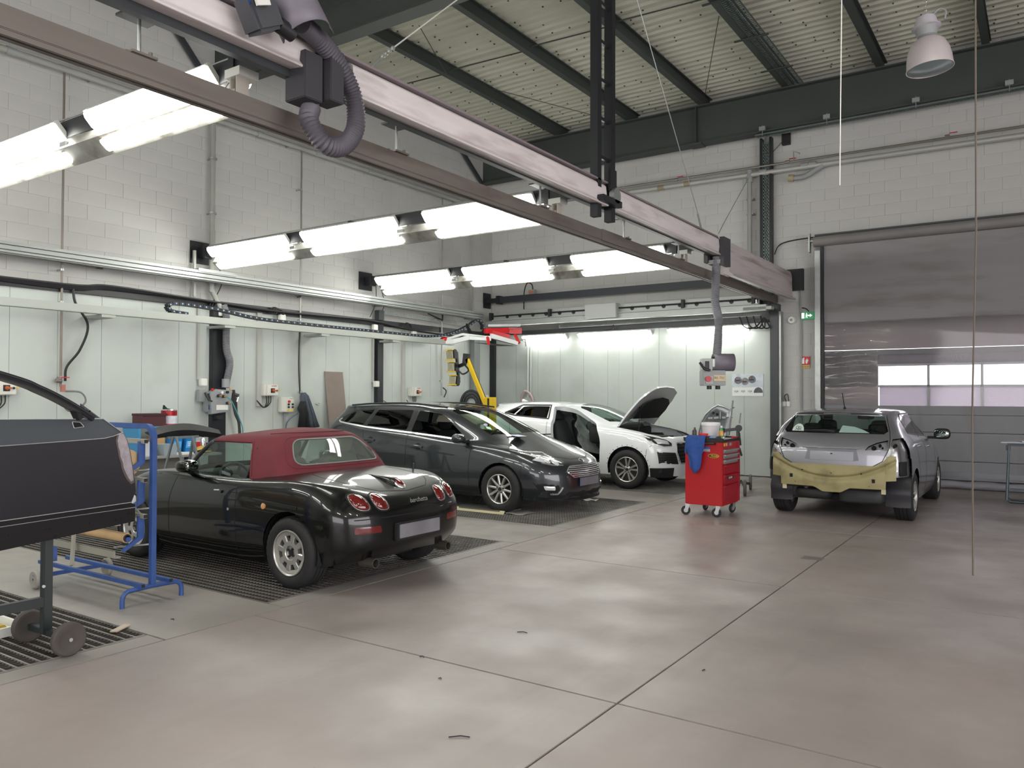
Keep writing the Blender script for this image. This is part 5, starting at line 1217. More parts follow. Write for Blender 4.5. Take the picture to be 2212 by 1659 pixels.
    # soft top: its own skin with the plastic rear window
    q = [
     ([.17,.18,.20,.25,.35,.65,1.0,1.52], [0,.3,.485,.605,.67,.695,.695,.668], [.925,.925,.92,.91,.90,.865,.862,.885]),
     ([.21,.22,.24,.29,.39,.66,1.0,1.47], [0,.3,.475,.59,.655,.68,.68,.655], [.985,.985,.98,.975,.96,.94,.935,.95]),
     ([.32,.33,.355,.40,.47,.69,1.0,1.40], [0,.3,.46,.56,.62,.645,.645,.625], [1.11,1.11,1.10,1.09,1.08,1.07,1.06,1.06]),
     ([.42,.43,.455,.50,.56,.72,1.0,1.33], [0,.285,.42,.51,.57,.60,.605,.592], [1.205,1.20,1.19,1.18,1.175,1.17,1.168,1.168]),
     ([.53,.54,.565,.60,.65,.77,1.02,1.30], [0,.25,.365,.44,.49,.515,.52,.505], [1.272,1.268,1.258,1.248,1.243,1.24,1.235,1.218]),
     ([.66,.68,.71,.75,.80,.87,1.05,1.29], [0]*8, [1.298,1.30,1.302,1.303,1.303,1.30,1.285,1.258]),
    ]
    T = Body(q, relax=3, front_open=True)
    wd = roundpoly([(.66, .858), (.715, 1.10), (.745, 1.176), (1.9, 1.176), (1.9, .85)], [0, .02, .06, 0, 0])
    rw = roundpoly([(-.53, .99), (.53, .99), (.40, 1.205), (-.40, 1.205)], .10, 5)
    st = None
    for s in (1, -1):
        bm = T.half(s)
        drop(bm, cut(bm, wd, 'y', lambda c, n: abs(c.y) > .45))
        hw = [p for p in rw if p[0]*s >= -1e-6]; hw = sorted(hw, key=lambda p: math.atan2(p[1]-1.1, p[0]*s))
        hw = [(0, .99)]+hw+[(0, 1.205)]
        take(bm, cut(bm, hw, 'x', lambda c, n: c.x < .6), 'rear_window', G_DIRTY, t)
        skin(bm, list(bm.faces), 'headliner', INNER, t, offset=-.014)
        take(bm, list(bm.faces), 'soft_top', SOFT, t, thick=.012); bm.free()
        # glass of the door, windscreen pillar
        m = MB(); m.add([(.70, s*.688, .86), (1.50, s*.672, .885), (1.33, s*.60, 1.165), (1.0, s*.612, 1.172), (.75, s*.612, 1.168), (.72, s*.63, 1.1)], [(0, 1, 2, 3, 4, 5)])
        m.build('door_window', G_CLEAR, t, smooth=0)
        MB().tube(spline([(1.63, s*.675, .87), (1.52, s*.645, 1.0), (1.42, s*.612, 1.10), (1.335, s*.575, 1.172), (1.315, s*.48, 1.205)], 4), .020, 8).build('windscreen_pillar', mat('pillar_dark', '#34373a', .35, .3), t)
        mk(T.strip([(.64, .86), (.70, 1.10), (.735, 1.185), (1.3, 1.188)], 'y', s, .016, .004), 'seam', SOFT, t)
    mk(T.strip(rw, 'x', -1, .012, .004, closed=True), 'window_seal', mat('window_seal_grey', '#6c7370', .5), t)
    big = [((a)*1.14, (b-1.097)*1.22+1.095) for a, b in rw]
    mk(T.strip(big, 'x', -1, .006, .003, closed=True), 'stitching', SOFT, t)
    arcp = roundpoly([(-.66, .93), (-.60, 1.23), (-.38, 1.262), (.38, 1.262), (.60, 1.23), (.66, .93)], [0, .12, .1, .1, .12, 0], 6)
    mk(T.strip([p for p in arcp if p[1] > 1.0], 'x', -1, .012, .005), 'roof_seam', SOFT, t)
    m = MB(); ys = [-.6, -.45, -.3, -.15, 0, .15, .3, .45, .6]; vs = []
    for y in ys:
        k = 1-(y/.62)**2; vs += [(1.60+.31*k, y*1.08, .885+.028*k), (1.31+.02*k, y*.93, 1.20+.045*k)]
    m.add(vs, [(2*i, 2*i+2, 2*i+3, 2*i+1) for i in range(8)]); m.build('windscreen', G_CLEAR, t, smooth=60)
    return t

def dense2(poly, d):
    out = []
    for i, a in enumerate(poly):
        b = poly[(i+1) % len(poly)]; k = max(1, int(math.hypot(b[0]-a[0], b[1]-a[1])/d)); out += [(a[0]+(b[0]-a[0])*j/k, a[1]+(b[1]-a[1])*j/k) for j in range(k)]
    return out
# ------------------------------------------------------------------ dark grey estate car
def sill_and_floor(t, x0, x1, w, z):
    MB().bb((x0, -w, z), (x1, w, z+.08)).build('underbody', INNER, t)
def estate():
    t = thing_local('estate_car', 'dark grey estate car with chrome slatted grille parked beside the convertible', 'car', (-6.27, 9.85, 0), 0)
    r = [
     ([-3.55,-3.54,-3.45,-3.32,-3.05,-2.65,-2.2,-1.7,-.55,0,.42,.70,.84,.88],[0,.5,.72,.79,.82,.83,.84,.84,.84,.82,.78,.62,.36,0],[.30,.30,.28,.27,.25,.22,.2,.2,.2,.2,.19,.18,.17,.17]),
     ([-3.66,-3.65,-3.57,-3.40,-3.1,-2.65,-2.2,-1.7,-.55,0,.43,.73,.87,.92],[0,.5,.77,.86,.885,.895,.895,.895,.895,.89,.84,.67,.38,0],[.42,.42,.41,.40,.38,.37,.36,.36,.36,.37,.36,.35,.34,.33]),
     ([-3.67,-3.66,-3.58,-3.41,-3.1,-2.65,-2.2,-1.7,-.55,0,.43,.72,.86,.905],[0,.5,.78,.875,.905,.91,.905,.90,.905,.905,.86,.68,.39,0],[.62,.62,.61,.6,.58,.57,.56,.55,.54,.55,.53,.52,.51,.5]),
     ([-3.66,-3.65,-3.57,-3.41,-3.1,-2.65,-2.2,-1.7,-.55,0,.40,.66,.81,.86],[0,.5,.775,.87,.90,.905,.90,.895,.895,.89,.84,.66,.38,0],[.85,.85,.85,.84,.82,.80,.78,.76,.74,.73,.69,.66,.65,.64]),
     ([-3.65,-3.64,-3.56,-3.41,-3.1,-2.65,-2.2,-1.7,-.55,-.02,.30,.52,.68,.73],[0,.5,.76,.85,.875,.88,.875,.87,.865,.83,.77,.60,.34,0],[.98,.98,.99,1.0,1.0,.975,.955,.94,.885,.865,.82,.775,.755,.75]),
     ([-3.635,-3.62,-3.54,-3.40,-3.12,-2.65,-2.2,-1.7,-.58,-.10,.12,.26,.36,.40],[0,.48,.72,.81,.835,.84,.835,.83,.815,.73,.64,.48,.27,0],[1.04,1.04,1.07,1.11,1.12,1.08,1.05,1.02,.94,.925,.91,.895,.89,.885]),
     ([-3.60,-3.59,-3.51,-3.38,-3.14,-2.65,-2.2,-1.7,-.60,-.24,-.10,.0,.06,.08],[0,.46,.69,.775,.795,.80,.795,.79,.775,.68,.56,.40,.22,0],[1.09,1.09,1.13,1.17,1.18,1.12,1.09,1.06,.97,.985,.995,1.0,1.005,1.01]),
     ([-3.36,-3.35,-3.32,-3.24,-3.05,-2.6,-2.2,-1.7,-1.22,-1.10,-1.0,-.93,-.88,-.86],[0,.38,.55,.61,.645,.67,.675,.67,.635,.57,.46,.32,.17,0],[1.40,1.40,1.395,1.385,1.385,1.40,1.41,1.405,1.345,1.365,1.39,1.40,1.41,1.412]),
     ([-3.38,-3.37,-3.33,-3.26,-3.03,-2.6,-2.2,-1.75,-1.42,-1.32,-1.25,-1.18,-1.14,-1.12],[0,.34,.49,.545,.57,.59,.595,.59,.55,.50,.41,.29,.15,0],[1.465,1.463,1.45,1.445,1.45,1.465,1.475,1.47,1.43,1.435,1.445,1.45,1.455,1.457]),
     ([-3.2,-3.15,-3.1,-3.0,-2.85,-2.5,-2.15,-1.85,-1.6,-1.5,-1.43,-1.38,-1.34,-1.32],[0]*14,[1.49,1.493,1.497,1.50,1.503,1.51,1.51,1.505,1.495,1.49,1.485,1.482,1.48,1.478]),
    ]
    B = Body(r, relax=3)
    side = lambda c, n: abs(c.y) > .5
    w1 = roundpoly([(-.66, .985), (-1.10, 1.285), (-1.24, 1.345), (-1.62, 1.385), (-1.70, 1.075)], [.02, .08, .06, .02, .03])
    w2 = roundpoly([(-1.80, 1.085), (-1.74, 1.392), (-2.46, 1.392), (-2.62, 1.145)], .03)
    w3 = roundpoly([(-2.70, 1.15), (-2.55, 1.388), (-2.98, 1.36), (-3.22, 1.215), (-3.17, 1.195)], [.02, .02, .1, .03, .02])
    for s in (1, -1):
        bm = B.half(s)
        drop(bm, cut(bm, circ((0, .335), .355), 'y', side)); drop(bm, cut(bm, circ((-2.65, .335), .355), 'y', side))
        gm = lambda w: take(bm, cut(bm, w, 'y', side), 'window', G_DARK if w is not w1 else G_CLEAR, t)
        if s < 0: drop(bm, cut(bm, w1, 'y', side))          # front window wound down
        else: gm(w1)
        gm(w2); gm(w3)
        ws = [(-.07, 0), (-.09, s*.22), (-.17, s*.46), (-.33, s*.63), (-1.10, s*.535), (-1.17, s*.40), (-1.205, s*.2), (-1.22, 0)]
        take(bm, cut(bm, ws, 'z', lambda c, n: c.z > .95), 'windscreen', G_CLEAR, t)
        take(bm, cut(bm, [(s*0, 1.12), (s*.60, 1.15), (s*.50, 1.37), (0, 1.38)], 'x', lambda c, n: c.x < -3), 'tailgate_window', G_DARK, t)
        low = lambda c, n: abs(c.y) > .4
        take(bm, cut(bm, [(-.54, .27), (-.50, .92), (-.60, .99), (-1.16, 1.40), (-1.70, 1.44), (-1.74, 1.06), (-1.74, .27)], 'y', low), 'front_door', P_GREY, t)
        take(bm, cut(bm, [(-1.74, .27), (-1.74, 1.06), (-1.70, 1.44), (-2.50, 1.43), (-2.66, 1.12), (-2.55, .8), (-2.28, .27)], 'y', low), 'rear_door', P_GREY, t)
        take(bm, cut(bm, [(-.03, 0), (-.14, s*.50), (-.36, s*.74), (-.05, s*.76), (.45, s*.63), (.66, s*.40), (.76, 0)], 'z', lambda c, n: n.z > .3 and c.z > .6), 'bonnet', P_GREY, t)
        take(bm, cut(bm, [(.33, 0), (.33, .64), (.52, .70), (.99, .70), (.99, 0)], 'y', lambda c, n: c.x > .2), 'front_bumper', P_GREY, t)
        take(bm, list(bm.faces), 'body_shell', P_GREY, t); bm.free()
        g = MB()
        B.strip([(-.52, .24), (-.53, .60), (-.50, .90), (-.55, .965)], 'y', s, .007, .001, g); B.strip([(-1.72, .24), (-1.72, 1.05)], 'y', s, .007, .001, g)
        B.strip([(-2.25, .25), (-2.5, .72), (-2.66, 1.1)], 'y', s, .007, .001, g); B.strip([(.33, .45), (.34, .66), (.42, .69)], 'y', s, .006, .001, g)
        B.strip([(-.50, .245), (-2.28, .245)], 'y', s, .008, .001, g)
        B.strip([(-.36, s*.745), (-.05, s*.765), (.45, s*.635), (.64, s*.42), (.745, s*.2), (.755, 0)], 'z', 1, .007, .001, g)
        mk(g, 'shut_line', GAP, t, kind='stuff')
        bp = MB()
        B.strip([(-1.75, 1.08), (-1.70, 1.39)], 'y', s, .075, .002, bp); B.strip([(-2.66, 1.14), (-2.50, 1.39)], 'y', s, .035, .002, bp)
        mk(bp, 'window_pillar', BLACK, t, kind='stuff')
        mk(B.strip([(-.60, .96), (-1.2, 1.012), (-1.75, 1.055), (-2.2, 1.085), (-2.65, 1.118), (-3.05, 1.165), (-3.2, 1.185), (-3.25, 1.21), (-3.2, 1.245)], 'y', s, .026, .006), 'chrome_waist_strip', CHROME, t)
        mk(B.strip([(-.60, .99), (-1.12, 1.325), (-1.3, 1.375), (-1.75, 1.41), (-2.5, 1.41), (-2.97, 1.378), (-3.2, 1.25)], 'y', s, .02, .004), 'window_frame', BLACK, t)
        mk(B.strip([(-.58, .83), (-1.5, .87), (-2.6, .91)], 'y', s, .02, .005), 'side_crease', P_GREY, t)
        for x, z in ((-1.50, .855), (-2.47, .925)):
            mk(B.patch(circ((x+.02, z), .055, 14), 'y', s, .001, 2), 'handle_cup', INNER, t)
            mk(B.patch(roundpoly([(x-.11, z-.012), (x+.11, z-.022), (x+.11, z+.012), (x-.11, z+.022)], .012), 'y', s, .02, 3, .006), 'door_handle', P_GREY, t)
        MB().tube(spline([(-1.15, s*.60, 1.432), (-1.8, s*.615, 1.49), (-2.6, s*.612, 1.485), (-3.15, s*.58, 1.455)], 6), .014, 6).build('roof_rail', P_GREY, t)
        mirror(t, (-.62, s*.985, 1.005), s, (.15, .22, .145), P_GREY, .2, arm=(-.60, s*.82, .97))
        # lamp unit: dark tray, chrome barrels, clear cover
        hl = fl([(.46, .655), (.47, .69), (.60, .765), (.74, .83), (.805, .87), (.815, .82), (.80, .75), (.72, .69), (.60, .66)], s)
        mk(B.patch(hl, 'x', 1, .003, 4), 'headlamp', mat('lamp_tray', '#2c2d2f', .3, .3, coat=1), t)
        mk(B.patch([(.20, .855), (.40, .745), (.54, .695), (.66, .67), (.70, .69), (.62, .76), (.44, .835)], 'y', s, .003, 4), 'headlamp_side', mat('lamp_tray', '#2c2d2f', .3, .3, coat=1), t)
        mk(B.strip([(.22, .85), (.44, .828), (.60, .762)], 'y', s, .012, .008), 'headlamp_trim', CHROME, t)
        mk(B.patch([(.46, .735), (.60, .70), (.62, .735), (.50, .785)], 'y', s, .008, 3, .012), 'headlamp_reflector', LENS_CLEAR, t, smooth=60)
        for yy, zz, q in ((.55, .695, .036), (.63, .722, .033)):
            mk(B.patch(circ((s*yy, zz), q, 16), 'x', 1, .008, 3, .012), 'headlamp_bulb', LENS_CLEAR, t, smooth=60)
        mk(B.patch(fl([(.68, .755), (.78, .82), (.80, .86), (.70, .79)], s), 'x', 1, .008, 3, .004), 'headlamp_reflector', CHROME, t)
        mk(B.strip(fl([(.47, .66), (.60, .668), (.71, .70)], s), 'x', 1, .012, .008), 'headlamp_trim', CHROME, t)
        fg = fl([(.56, .30), (.60, .40), (.83, .44), (.78, .34), (.72, .28)], s)
        mk(B.patch(fg, 'x', 1, .002, 3), 'fog_lamp_recess', GAP, t)
        mk(B.patch(roundpoly(fl([(.64, .335), (.645, .385), (.755, .395), (.735, .34)], s), .012), 'x', 1, .012, 3, .004), 'fog_lamp', LENS_CLEAR, t)
        mk(B.strip(fl([(.75, .285), (.60, .285), (.545, .37)], s), 'x', 1, .022, .014), 'fog_lamp_trim', CHROME, t)
        mk(B.patch(circ((.40, .53), .016, 10), 'y', s, .002, 2), 'parking_sensor', GAP, t)
        wheel(t, 0, s*.79, .325, .215, .213, s, 'ten', rot=.15); wheel(t, -2.65, s*.79, .325, .215, .213, s, 'ten', rot=.5)
        liner(t, 0, .335, .356, s*.87, s*.45); liner(t, -2.65, .335, .356, s*.87, s*.45)
        mk(B.patch(fl([(.55, 1.0), (.72, 1.0), (.70, 1.14), (.60, 1.12)], s), 'x', -1, .006, 3), 'tail_lamp', LENS_RED, t)
    gr = roundpoly([(-.465, .575), (-.39, .64), (.39, .64), (.465, .575), (.35, .495), (-.35, .495)], [.02, .03, .03, .02, .03, .03])
    mk(B.patch(gr, 'x', 1, .003, 5), 'grille', GAP, t)
    for z, wy in ((.622, .40), (.597, .435), (.572, .445), (.547, .41), (.522, .375)):
        mk(B.strip([(-wy, z), (-wy*.5, z-.004), (0, z-.006), (wy*.5, z-.004), (wy, z)], 'x', 1, .014, .012), 'grille_slat', CHROME, t)
    mk(B.strip(gr, 'x', 1, .014, .012, closed=True), 'grille_surround', CHROME, t)
    mk(B.patch([(-.44, .30), (.44, .30), (.56, .215), (-.56, .215)], 'x', 1, .003, 4), 'lower_intake', GAP, t)
    for z in (.28, .255): mk(B.strip([(-.46, z), (0, z), (.46, z)], 'x', 1, .008, .006), 'intake_slat', BLACK, t)
    mk(B.strip([(-.66, .195), (-.4, .19), (0, .188), (.4, .19), (.66, .195)], 'x', 1, .025, .025), 'front_lip', BLACK, t)
    h, n = B.ray('x', 1, 0, .42)
    m = MB(); m.box((h.x+.012, 0, .425), (.012, .52, .11)); m.build('number_plate', PLATE, t, bevel=.003)
    MB().box((h.x+.0185, -.245, .425), (.001, .03, .105)).build('plate_band', mat('plate_band_blue', '#5a6196', .5), t)
    mk(B.patch([(0+.052*math.cos(a), .705+.022*math.sin(a)) for a in [2*PI*k/24 for k in range(24)]], 'x', 1, .004, 3, .004), 'oval_badge', CHROME, t, smooth=60)
    mk(B.patch([(0+.044*math.cos(a), .705+.017*math.sin(a)) for a in [2*PI*k/24 for k in range(24)]], 'x', 1, .009, 3, .002), 'badge_face', mat('badge_face', '#4d5258', .25, .7), t, smooth=60)
    # cabin
    sill_and_floor(t, -3.3, .7, .76, .24)
    MB().bb((-3.2, -.72, .32), (-.4, .72, .36)).build('cabin_floor', INNER, t)
    for s in (1, -1): seat(t, -1.55, s*.36, .42, SEATDARK, .35)
    seat(t, -2.35, 0, .45, SEATDARK, .35, 1.25, False)
    m = MB(); rbox(m, (-.55, 0, .86), (.75, 1.40, .30), p=.5); m.build('dashboard', INNER, t, smooth=60)
    steering(t, (-.98, .36, .92), BLACK)
    m = MB(); m.prism(roundpoly([(-1.75, 1.20), (-1.70, 1.30), (-1.2, 1.33), (-.92, 1.24), (-.92, 1.17), (-1.25, 1.20)], .03), 'y', -.15, .22); m.build('trim_panel', mat('cream_panel', '#b5ab98', .6), t, bevel=.01)
    MB().box((.02, -.45, 1.045), (.16, .2, .004), Matrix.Rotation(.1, 3, 'Y')).build('paper_slip', mat('paper', '#c9cde0', .7), t)
    mk(B.patch([(-.44, -.50), (-.38, -.53), (-.45, -.56), (-.5, -.53)], 'z', 1, .002, 2), 'windscreen_sticker', mat('sticker_green', '#9fc7b4', .5), t)
    mk(B.patch(circ((-.52, -.50), .03, 12), 'z', 1, .002, 2), 'windscreen_sticker', mat('sticker_violet', '#9c9bb5', .5), t)
    for y in (.2, -.35):
        MB().tube(spline([(-.02, y+.3, 1.03), (-.02, y, 1.035), (-.03, y-.3, 1.03)], 4), .01, 6).build('wiper', BLACK, t)
    MB().tube([(-2.95, 0, 1.50), (-3.1, 0, 1.56)], .006, 6).build('aerial', BLACK, t)
    return t

# ------------------------------------------------------------------ white SUV, bonnet up, right front door off
def suv():
    t = thing_local('white_suv', 'white SUV with raised bonnet and missing front door', 'car', (-6.07, 13.42, 0), 0)
    r = [
     ([-3.22,-3.2,-3.12,-3.0,-2.85,-2.6,-2.1,-1.6,-.55,0,.42,.66,.78,.82],[0,.5,.70,.77,.80,.82,.83,.83,.83,.82,.78,.62,.36,0],[.34,.34,.32,.3,.28,.26,.24,.24,.24,.25,.25,.24,.23,.23]),
     ([-3.35,-3.34,-3.25,-3.1,-2.9,-2.6,-2.1,-1.6,-.55,0,.42,.68,.80,.84],[0,.5,.76,.85,.87,.88,.875,.875,.88,.88,.84,.66,.38,0],[.48,.48,.47,.46,.45,.44,.43,.43,.43,.44,.44,.43,.42,.42]),
     ([-3.36,-3.35,-3.27,-3.12,-2.9,-2.6,-2.1,-1.6,-.55,0,.42,.67,.79,.83],[0,.5,.77,.865,.885,.895,.885,.885,.895,.895,.85,.67,.38,0],[.70,.70,.70,.69,.68,.67,.66,.66,.66,.66,.64,.62,.61,.6]),
     ([-3.35,-3.34,-3.26,-3.12,-2.9,-2.6,-2.1,-1.6,-.55,0,.40,.62,.74,.77],[0,.5,.76,.85,.875,.885,.885,.885,.89,.885,.84,.66,.38,0],[.95,.95,.95,.95,.94,.93,.91,.90,.87,.86,.82,.80,.79,.78]),
     ([-3.33,-3.32,-3.24,-3.11,-2.9,-2.6,-2.1,-1.6,-.55,-.02,.32,.52,.64,.67],[0,.5,.74,.83,.845,.855,.86,.86,.865,.85,.79,.62,.35,0],[1.10,1.10,1.12,1.13,1.13,1.12,1.09,1.07,1.02,1.00,.95,.92,.905,.90]),
     ([-3.30,-3.28,-3.2,-3.08,-2.9,-2.6,-2.1,-1.6,-.56,-.15,.08,.22,.30,.33],[0,.48,.70,.78,.80,.81,.815,.82,.815,.74,.64,.48,.27,0],[1.18,1.18,1.22,1.25,1.23,1.2,1.17,1.15,1.08,1.055,1.03,1.01,1.0,1.0]),
     ([-3.26,-3.24,-3.15,-3.02,-2.85,-2.58,-2.1,-1.6,-.58,-.36,-.22,-.12,-.06,-.04],[0,.46,.66,.735,.755,.77,.775,.78,.775,.68,.55,.38,.20,0],[1.22,1.22,1.27,1.31,1.29,1.25,1.21,1.18,1.11,1.10,1.105,1.11,1.115,1.12]),
     ([-3.02,-3.0,-2.95,-2.85,-2.7,-2.45,-2.0,-1.6,-1.22,-1.10,-1.0,-.94,-.90,-.88],[0,.38,.55,.61,.64,.66,.67,.67,.64,.57,.45,.30,.16,0],[1.42,1.42,1.415,1.41,1.42,1.43,1.44,1.435,1.36,1.38,1.40,1.41,1.415,1.42]),
     ([-3.08,-3.06,-3.0,-2.88,-2.7,-2.45,-2.0,-1.65,-1.42,-1.32,-1.24,-1.18,-1.14,-1.12],[0,.34,.49,.55,.575,.59,.595,.59,.555,.50,.40,.27,.14,0],[1.46,1.46,1.455,1.45,1.465,1.48,1.49,1.48,1.44,1.445,1.45,1.455,1.46,1.462]),
     ([-2.9,-2.85,-2.8,-2.7,-2.55,-2.3,-2.0,-1.8,-1.6,-1.5,-1.43,-1.38,-1.34,-1.32],[0]*14,[1.49,1.492,1.495,1.50,1.505,1.51,1.51,1.505,1.495,1.49,1.485,1.48,1.478,1.477]),
    ]
    B = Body(r, relax=3); side = lambda c, n: abs(c.y) > .5
    dr = roundpoly([(-1.52, .40), (-1.56, .9), (-1.60, 1.425), (-1.42, 1.425), (-1.12, 1.365), (-.62, 1.12), (-.50, .85), (-.52, .40)], [.05, 0, .04, .05, .1, .1, .1, .05])
    w2 = roundpoly([(-1.70, 1.20), (-1.68, 1.425), (-2.25, 1.425), (-2.42, 1.255)], .025)
    w3 = [(-2.45, 1.265), (-2.29, 1.42), (-2.34, 1.42), (-2.66, 1.30)]
    hb = lambda s: [(-.16, 0), (-.20, s*.30), (-.33, s*.60), (-.36, s*.755), (-.02, s*.765), (.34, s*.74), (.545, s*.62), (.635, s*.38), (.66, 0)]
    rotm = Matrix.Translation((-.27, 0, 1.09)) @ Matrix.Rotation(R(-60), 4, 'Y') @ Matrix.Translation((.27, 0, -1.09))
    bon = []
    for s in (1, -1):
        bm = B.half(s)
        drop(bm, cut(bm, circ((0, .36), .385), 'y', side)); drop(bm, cut(bm, circ((-2.6, .36), .385), 'y', side))
        if s < 0: drop(bm, cut(bm, dr, 'y', side))
        else: take(bm, cut(bm, roundpoly([(-.66, 1.14), (-1.12, 1.35), (-1.56, 1.41), (-1.56, 1.19)], .03), 'y', side), 'window', G_CLEAR, t)
        take(bm, cut(bm, w2, 'y', side), 'window', G_DARK, t); take(bm, cut(bm, w3, 'y', side), 'window', G_DARK, t)
        take(bm, cut(bm, [(-.16, 0), (-.20, s*.28), (-.32, s*.50), (-.46, s*.62), (-1.10, s*.535), (-1.17, s*.40), (-1.20, s*.2), (-1.21, 0)], 'z', lambda c, n: c.z > 1.05), 'windscreen', G_CLEAR, t)
        take(bm, cut(bm, [(0, 1.25), (s*.56, 1.29), (s*.5, 1.40), (0, 1.40)], 'x', lambda c, n: c.x < -2.8), 'tailgate_window', G_DARK, t)
        f = [q for q in cut(bm, hb(s), 'z', lambda c, n: n.z > .2 and c.z > .7) if q.is_valid]
        for nm, mt, off, th in (('bonnet', P_WHITE, 0, .03), ('bonnet_frame', mat('bonnet_inner', '#b3b5b3', .45, .05), -.03, 0)):
            o = skin(bm, f, nm, mt, t, offset=off, thick=th)
            me = o.data; me.transform(rotm); bon.append(o)
            ns = [tuple((rotm.to_3x3() @ n.vector)) for n in me.corner_normals] if False else None
            if nm == 'bonnet':
                lay = bm.verts.layers.float_vector['nrm']
            me.shade_smooth(); me.set_sharp_from_angle(angle=R(40))
        drop(bm, f)
        if s < 0: pass
        take(bm, cut(bm, [(-1.62, .42), (-1.66, 1.20), (-1.66, 1.45), (-2.28, 1.455), (-2.50, 1.26), (-2.45, .85), (-2.25, .42)], 'y', side), 'rear_door', P_WHITE, t)
        take(bm, cut(bm, [(.30, 0), (.36, .70), (.48, .76), (.99, .76), (.99, 0)], 'y', lambda c, n: c.x > .2), 'front_bumper', P_WHITE, t)
        take(bm, list(bm.faces), 'body_shell', P_WHITE, t); bm.free()
        g = MB(); B.strip([(-1.62, .42), (-1.66, 1.20)], 'y', s, .007, .001, g); B.strip([(-2.22, .42), (-2.45, .85), (-2.5, 1.2)], 'y', s, .007, .001, g)
        B.strip([(.33, .48), (.36, .70), (.44, .77)], 'y', s, .006, .001, g); mk(g, 'shut_line', GAP, t, kind='stuff')
        if s < 0:
            mk(B.strip(dr, 'y', s, .03, .004, closed=True, dip=.09), 'door_jamb', P_WHITE, t)
        cl = MB(); B.strip([(-1.64, .33), (-.55, .33)], 'y', s, .16, .012, cl); mk(cl, 'sill_cladding', BLACK, t)
        cl = MB(); B.strip([(-2.67, 1.29), (-2.30, 1.44), (-1.66, 1.44), (-1.66, 1.19), (-2.42, 1.24), (-2.66, 1.285)], 'y', s, .03, .003, cl); mk(cl, 'window_frame', BLACK, t)
        mk(B.strip([(.40, .30), (.72, .30)], 'y', s, .17, .01), 'bumper_cladding', BLACK, t)
        wheel(t, 0, s*.79, .34, .215, .225, s, 'fan', rot=.1); wheel(t, -2.6, s*.79, .34, .215, .225, s, 'fan', rot=.5)
        liner(t, 0, .36, .386, s*.86, s*.45); liner(t, -2.6, .36, .386, s*.86, s*.45)
        dots = MB()
        for k in range(13):
            a = R(8+k*13.5); B.patch(circ((.405*math.cos(a), .36+.405*math.sin(a)), .008, 6), 'y', s, .001, 1, 0, .004, dots)
        mk(dots, 'fixing_hole', GAP, t, kind='stuff')
        hl = fl([(.56, .755), (.54, .80), (.60, .86), (.74, .905), (.83, .95), (.835, .86), (.80, .79), (.70, .75)], s)
        mk(B.patch(hl, 'x', 1, .004, 4), 'headlamp', mat('lamp_tray', '#2c2d2f', .3, .3, coat=1), t)
        mk(B.patch(fl([(.60, .78), (.60, .84), (.74, .88), (.79, .87), (.77, .80)], s), 'x', 1, .008, 3, .01), 'headlamp_lens', LENS_CLEAR, t, smooth=60)
        mk(B.strip(fl([(.56, .755), (.70, .75), (.80, .79), (.835, .86)], s), 'x', 1, .012, .008), 'headlamp_trim', CHROME, t)
        ai = fl([(.46, .44), (.52, .64), (.80, .66), (.78, .46)], s)
        mk(B.patch(ai, 'x', 1, .003, 4), 'side_intake', BLACK, t)
        for z in (.60, .56, .52, .48): mk(B.strip(fl([(.50, z), (.78, z)], s), 'x', 1, .008, .008), 'intake_slat', GAP, t)
        mk(B.patch(roundpoly([(.36, .69), (.44, .69), (.44, .74), (.36, .74)], .012), 'y', s, .002, 2), 'washer_cap', P_WHITE, t)
    par = bon[0]; par['label'] = 'raised white bonnet with black insulation'
    for o in bon[1:]: o.parent = par
    # insulation mat, hinge rod under the bonnet
    m = MB(); ins = [(-.05, .0), (-.05, .55), (.15, .58), (.32, .50), (.42, .3), (.46, 0), (.42, -.3), (.32, -.50), (.15, -.58), (-.05, -.55)]
    m.prism(ins, 'z', -.02, 0)
    M_ = rotm @ Matrix.Translation((0, 0, .955)) @ Matrix.Rotation(.22, 4, 'Y'); m.xf(M_)
    o = m.build('insulation', GAP, t, smooth=0, bevel=.006); o.parent = par
    MB().tube([(.1, -.62, .92), (.02, -.40, 1.46)], .008, 6).build('bonnet_prop', BLACK, t)
    # front face and engine bay
    gr = roundpoly([(-.42, .45), (-.5, .66), (-.44, .80), (.44, .80), (.5, .66), (.42, .45)], .03)
    mk(B.patch(gr, 'x', 1, .004, 5), 'grille', GAP, t)
    for z in (.50, .56, .62, .68, .74): mk(B.strip([(-.46, z), (0, z), (.46, z)], 'x', 1, .012, .012), 'grille_slat', BLACK, t)
    mk(B.strip(gr, 'x', 1, .022, .014, closed=True), 'grille_surround', CHROME, t)
    MB().bb((-.3, -.74, .35), (.55, .74, .74)).build('engine_bay', INNER, t)
    for nm, a, b, mt in (('engine_cover', (-.05, -.32, .74), (.40, .30, .90), BLACK), ('battery', (-.2, .38, .74), (.05, .62, .93), INNER), ('air_box', (.1, .36, .74), (.45, .66, .88), BLACK), ('coolant_tank', (-.05, -.62, .74), (.12, -.44, .92), GREYPL), ('slam_panel', (.48, -.55, .76), (.58, .55, .86), BLACK), ('bulkhead', (-.32, -.7, .7), (-.24, .7, 1.05), INNER)):
        MB().bb(a, b).build(nm, mt, t, bevel=.02)
    sill_and_floor(t, -3.1, .6, .76, .30)
    MB().bb((-3.0, -.74, .38), (-.45, .74, .42)).build('cabin_floor', INNER, t)
    for s in (1, -1): st = seat(t, -1.30, s*.37, .52, SEATDARK, .3)
    seat(t, -2.25, 0, .55, SEATDARK, .3, 1.25, False)
    m = MB(); rbox(m, (-.62, 0, .93), (.65, 1.42, .42), p=.45); m.build('dashboard', INNER, t, smooth=60)
